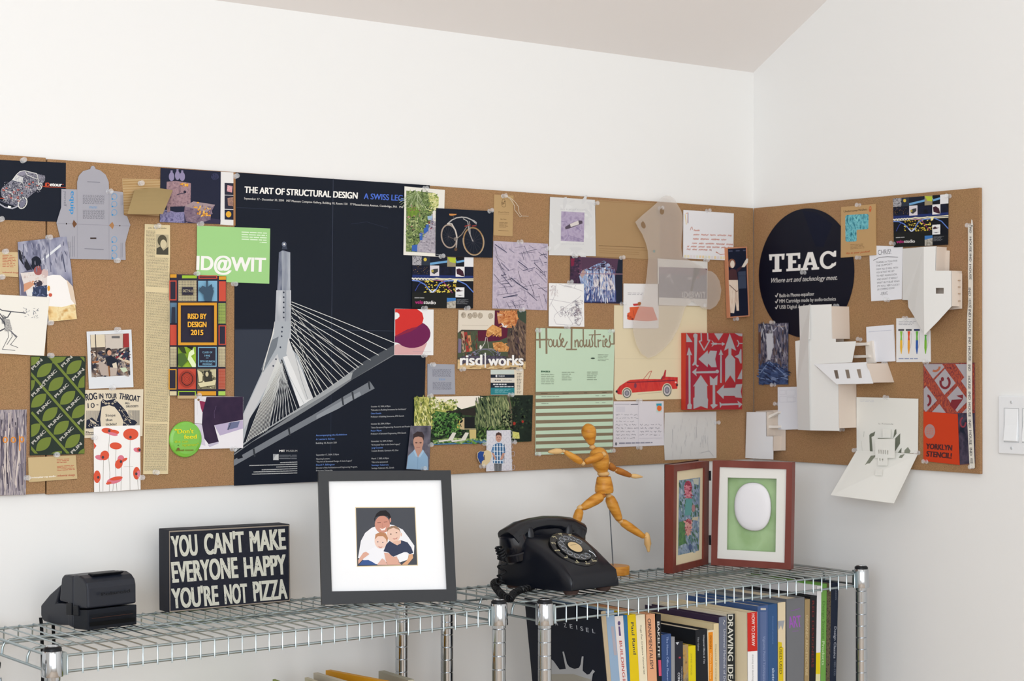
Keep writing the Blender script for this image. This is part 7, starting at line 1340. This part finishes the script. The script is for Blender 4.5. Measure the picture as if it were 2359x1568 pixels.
book('pale blue worn book beside the black book with the bowl', 'V', (1214, 388), (1345, 388), (1440, 1513), (1302, 1513), .22, '#8fa8c2', art=many(lambda s: s.p([(1300, 640), (1345, 640), (1400, 1100), (1350, 1100)], '#a9a4ac')))
book('white book with red capitals on its spine and a blue jacket edge', 'V', (1352, 470), (1490, 478), (1560, 1513), (1440, 1513), .19, '#ddd6d4', cover=mat('#2a5c8c', .4), art=many(lambda s: s.ell(1430, 590, 22, 36, '#5c4c78').p([(1420, 640), (1445, 640), (1462, 790), (1430, 790)], '#5c4c78'), dn('BUILDING', 1432, 870, 1455, 46, '#b8544c', .095, .02), dn('BY', 1488, 1480, 1560, 46, '#b8544c', .095, .02)))
book('thin bright blue book right of the white one', 'V', (1492, 460), (1556, 462), (1605, 1513), (1562, 1513), .20, '#336f9c')
book('bright yellow book with a dark name down its spine', 'V', (1560, 458), (1690, 448), (1752, 1513), (1606, 1513), .20, '#dcc012', art=many(dn('Paul Rand', 1618, 575, 1090, 48, '#3c4048', .08, .02)))
book('cream book with thin black title right of the yellow one', 'V', (1694, 452), (1838, 458), (1880, 1513), (1753, 1513), .20, '#e6dcc0', art=many(dn('Yoga For Creative Visionaries', 1765, 615, 1405, 26, '#4c463c', .075, .0)))
book('orange-tan book with large dark capitals on its spine', 'V', (1860, 440), (1998, 448), (2032, 1513), (1885, 1513), .22, '#dca37c', art=many(dn('ORNAMENTALISM', 1885, 515, 1315, 56, '#4c3c3c', .055, .01)))
book('narrow black book with white dashed capitals and a red label', 'W', (72, 555), (145, 560), (158, 1568), (88, 1568), .23, '#17191d', art=many(dn('BAKELITE', 92, 665, 1210, 36, '#c9cbc9', .02, .03), lambda s: s.p([(108, 1250), (150, 1250), (158, 1490), (118, 1490)], '#c8506c')))
book('short blue book next to the narrow black one', 'W', (152, 868), (298, 850), (300, 1568), (160, 1568), .16, '#354d7c', art=many(dn('The Home Office Planner', 232, 895, 1568, 30, '#9cb0d8', .01, .01)))
book('thin short grey book between the short blue and dark ones', 'W', (300, 905), (354, 892), (358, 1568), (304, 1568), .15, '#8f9093')
book('short dark book with a white tip and white letters', 'W', (360, 985), (478, 962), (484, 1568), (366, 1568), .15, '#23252f', art=many(lambda s: s.p([(372, 985), (425, 975), (400, 1020)], '#c9ccd4').p([(420, 1200), (450, 1200), (450, 1225), (420, 1225)], '#a83c4c'), dn('CON', 405, 1440, 1568, 34, '#d0d2d8', 0, .03), dn('MODERN', 455, 1350, 1568, 22, '#a0a2a8', 0, .02)))
book('short brownish patterned book left of the small yellow one', 'W', (480, 1020), (560, 1012), (564, 1568), (486, 1568), .15, nmat(['#7c6c54', '#9a8a6c', '#b08c4c', '#6c5c4c'], 60, rough=.5, seed=12))
book('small bright yellow book in front of the big black one', 'W', (562, 1040), (670, 1030), (676, 1568), (566, 1568), .15, '#d8c614', art=many(dn('JOHNS WOOD', 600, 1150, 1480, 24, '#a8982c', .0, .01)))
book('big black book with two lines of white print behind the short books', 'W', (668, 790), (846, 780), (860, 1568), (680, 1568), .21, '#1a1d23', art=many(dn('Tibor Kalman', 705, 900, 1110, 24, '#a9adb2', .01, .01), dn('Unspecial Effects & Tim', 790, 870, 1305, 26, '#b9bdc2', .01, .02)))
book('cream book with an orange strip of lettering on its spine', 'W', (850, 800), (945, 790), (948, 1568), (864, 1568), .21, '#dccdb0', art=many(lambda s: s.p([(868, 830), (936, 822), (940, 1568), (876, 1568)], '#e08a1c'), dn('DESIGN', 890, 880, 1080, 30, '#8c5010', 0, .02), dn("What's Next Now", 890, 1140, 1540, 28, '#efc07c', 0, .02)))
book('plain cream book beside the orange strip', 'W', (945, 700), (1022, 690), (1032, 1568), (950, 1568), .23, '#dccaa0', art=many(dn('Classical Drawings', 972, 1010, 1568, 24, '#9c8c68', .01, .01)))
book('grey-blue book with white title letters', 'W', (1028, 600), (1142, 590), (1142, 1568), (1034, 1568), .23, '#6a7082', cover=mat('#3a2c44', .4), art=many(dn('Universal Methods of Design', 1098, 780, 1700, 34, '#c0c4cc', 0, .01), lambda s: s.ln([(1100, 640), (1120, 660), (1095, 690), (1110, 720)], 8, '#c9ccd0')))
book('cream book whose black spine band carries large pale capitals', 'W', (1146, 555), (1272, 545), (1275, 1568), (1148, 1568), .23, '#e0d6c0', art=many(lambda s: s.p([(1150, 552), (1272, 545), (1275, 1568), (1152, 1568)], '#24282a'), dn('DRAWING IDEAS', 1165, 560, 1700, 84, '#d4d4cc', 0, .03)))
book('wide cream book with a red and white spine, standing forward of the others', 'W', (1460, 535), (1608, 515), (1612, 1568), (1466, 1568), .24, '#ededed', yf=-.440, cover=mat('#e2d4b4', .5), art=many(lambda s: s.p([(1460, 535), (1608, 515), (1612, 1110), (1464, 1122)], '#c42c22'), dn('HOW TO DRAW', 1525, 545, 1035, 50, '#e6d2cc', .005, .03), dn('drawing and sketching', 1535, 1165, 1568, 26, '#9c9c9c', 0, .0)))
book('blue book right of the red and white spine', 'W', (1612, 432), (1768, 420), (1772, 1568), (1616, 1568), .22, '#465f8e', art=many(lambda s: s.r(1662, 460, 1742, 492, '#c9c4bc'), lambda s: s.p([(1655, 520), (1750, 515), (1745, 1568), (1660, 1568)], '#5c6e98'), dn('Vignette Pencil Techniques', 1700, 885, 1568, 34, '#8c9cc0', 0, .01)))
book('deeper blue book, second of the two blue ones', 'W', (1770, 412), (1908, 395), (1912, 1568), (1775, 1568), .22, '#335684', art=many(dn('dimensional structures', 1840, 580, 1005, 20, '#6c8cbc', 0, 0), dn('sketch', 1835, 1370, 1620, 44, '#b0c4dc', 0, .02)))
book('cream book with a yellow sticker reading used', 'X', (498, 590), (592, 572), (592, 1568), (502, 1568), .21, '#dfcfae', cover=mat('#8c8f92', .5), art=many(lambda s: s.p([(498, 815), (585, 810), (560, 930), (540, 870), (510, 930)], '#9c9fa4').p([(505, 1075), (550, 1085), (552, 1140), (570, 1150), (570, 1568), (510, 1568)], '#d8be1c'), dn('USED USED', 520, 1140, 1480, 34, '#5c5420', 0, .02)))
book('wide grey book with purple capitals', 'X', (605, 535), (832, 522), (822, 1568), (612, 1568), .22, '#707276', art=many(lambda s: s.t('ART', 645, 905, 800, 885, 150, '#9c5cb4', .035), lambda s: s.ln([(665, 690), (775, 660)], 7, '#8c5ca4'), lambda s: s.ln([(685, 945), (760, 938)], 6, '#8c5ca4')))
book('tan book with brown lettering right of the wide grey one', 'X', (838, 548), (900, 540), (890, 1568), (832, 1568), .21, '#a08a62', art=many(dn('ORGANIC ARCHITECTURE', 852, 740, 1500, 30, '#c9b890', -.008, .01)))
book('black book with dark red lettering', 'X', (904, 510), (988, 495), (972, 1568), (892, 1568), .21, '#1e1f23', art=many(dn('RED DESIGNERS', 930, 560, 1400, 30, '#6c2c2c', -.01, .02)))
book('white book with a yellow lower spine', 'X', (990, 380), (1044, 372), (1030, 1568), (974, 1568), .23, '#e0e0e2', art=many(lambda s: s.p([(980, 1215), (1034, 1210), (1032, 1480), (976, 1480)], '#ddc81c').p([(976, 1480), (1032, 1480), (1030, 1568), (974, 1568)], '#dcd8a8')))
book('green book near the right end of the row', 'X', (1046, 355), (1112, 345), (1098, 1568), (1036, 1568), .23, '#6ca04c', art=many(dn('Design Source', 1062, 570, 1040, 34, '#4c7a34', -.01, .01), dn('Products', 1055, 1070, 1370, 34, '#b8d4a4', -.01, .02)))
book('narrow dark speckled book between the green and navy ones', 'X', (1116, 350), (1166, 342), (1150, 1568), (1102, 1568), .23, nmat(['#2c2824', '#6c6048', '#1e1c1c'], 200, rough=.5, seed=44))
book('navy book at the right end of the row', 'X', (1168, 342), (1258, 335), (1228, 1568), (1148, 1568), .23, '#1b2436', art=many(dn('Design Classics', 1208, 885, 1285, 30, '#a9aeb8', -.02, .02), dn('1880-1930', 1205, 1315, 1500, 24, '#6c7484', -.02, 0), dn('PHAIDON', 1222, 390, 550, 18, '#7c8494', -.01, 0)))

# ================================================================== folders on the lower level of the left rack
def folder(name, label, pts, thick, mt, cat='folder'):
    """upright folder: (px, py, y) of its top back and top front corners; it stands on the lower wires"""
    a, b = [onY(px, py, y) for px, py, y in pts]; m = MB().m(mt); th = Vector((thick, 0, 0))
    m.ext([a, b, Vector((b.x, b.y, ZL)), Vector((a.x, a.y, ZL))], th); return tag(m.build(name, None, bevel=.0006), label, cat)
folder('file_folder', 'mustard yellow folder standing low under the left rack', [(750, 1543, -.10), (885, 1569, -.34)], .012, mat('#d99a14', .5))
folder('file_folder', 'off-white folder on the left of the mustard yellow one', [(722, 1549, -.10), (800, 1572, -.34)], .010, mat('#cfc5b2', .6))
folder('file_folder', 'cream folder furthest left of the paper folders', [(702, 1560, -.10), (740, 1575, -.30)], .008, mat('#d9cfb2', .6))
folder('file_folder', 'grey-green folder right of the mustard yellow one', [(872, 1545, -.10), (940, 1566, -.34)], .014, mat('#aca895', .6))
folder('file_folder', 'green folder with only its corner in view at the bottom of the photo', [(628, 1564, -.10), (650, 1573, -.34)], .006, mat('#8c9c3c', .6))
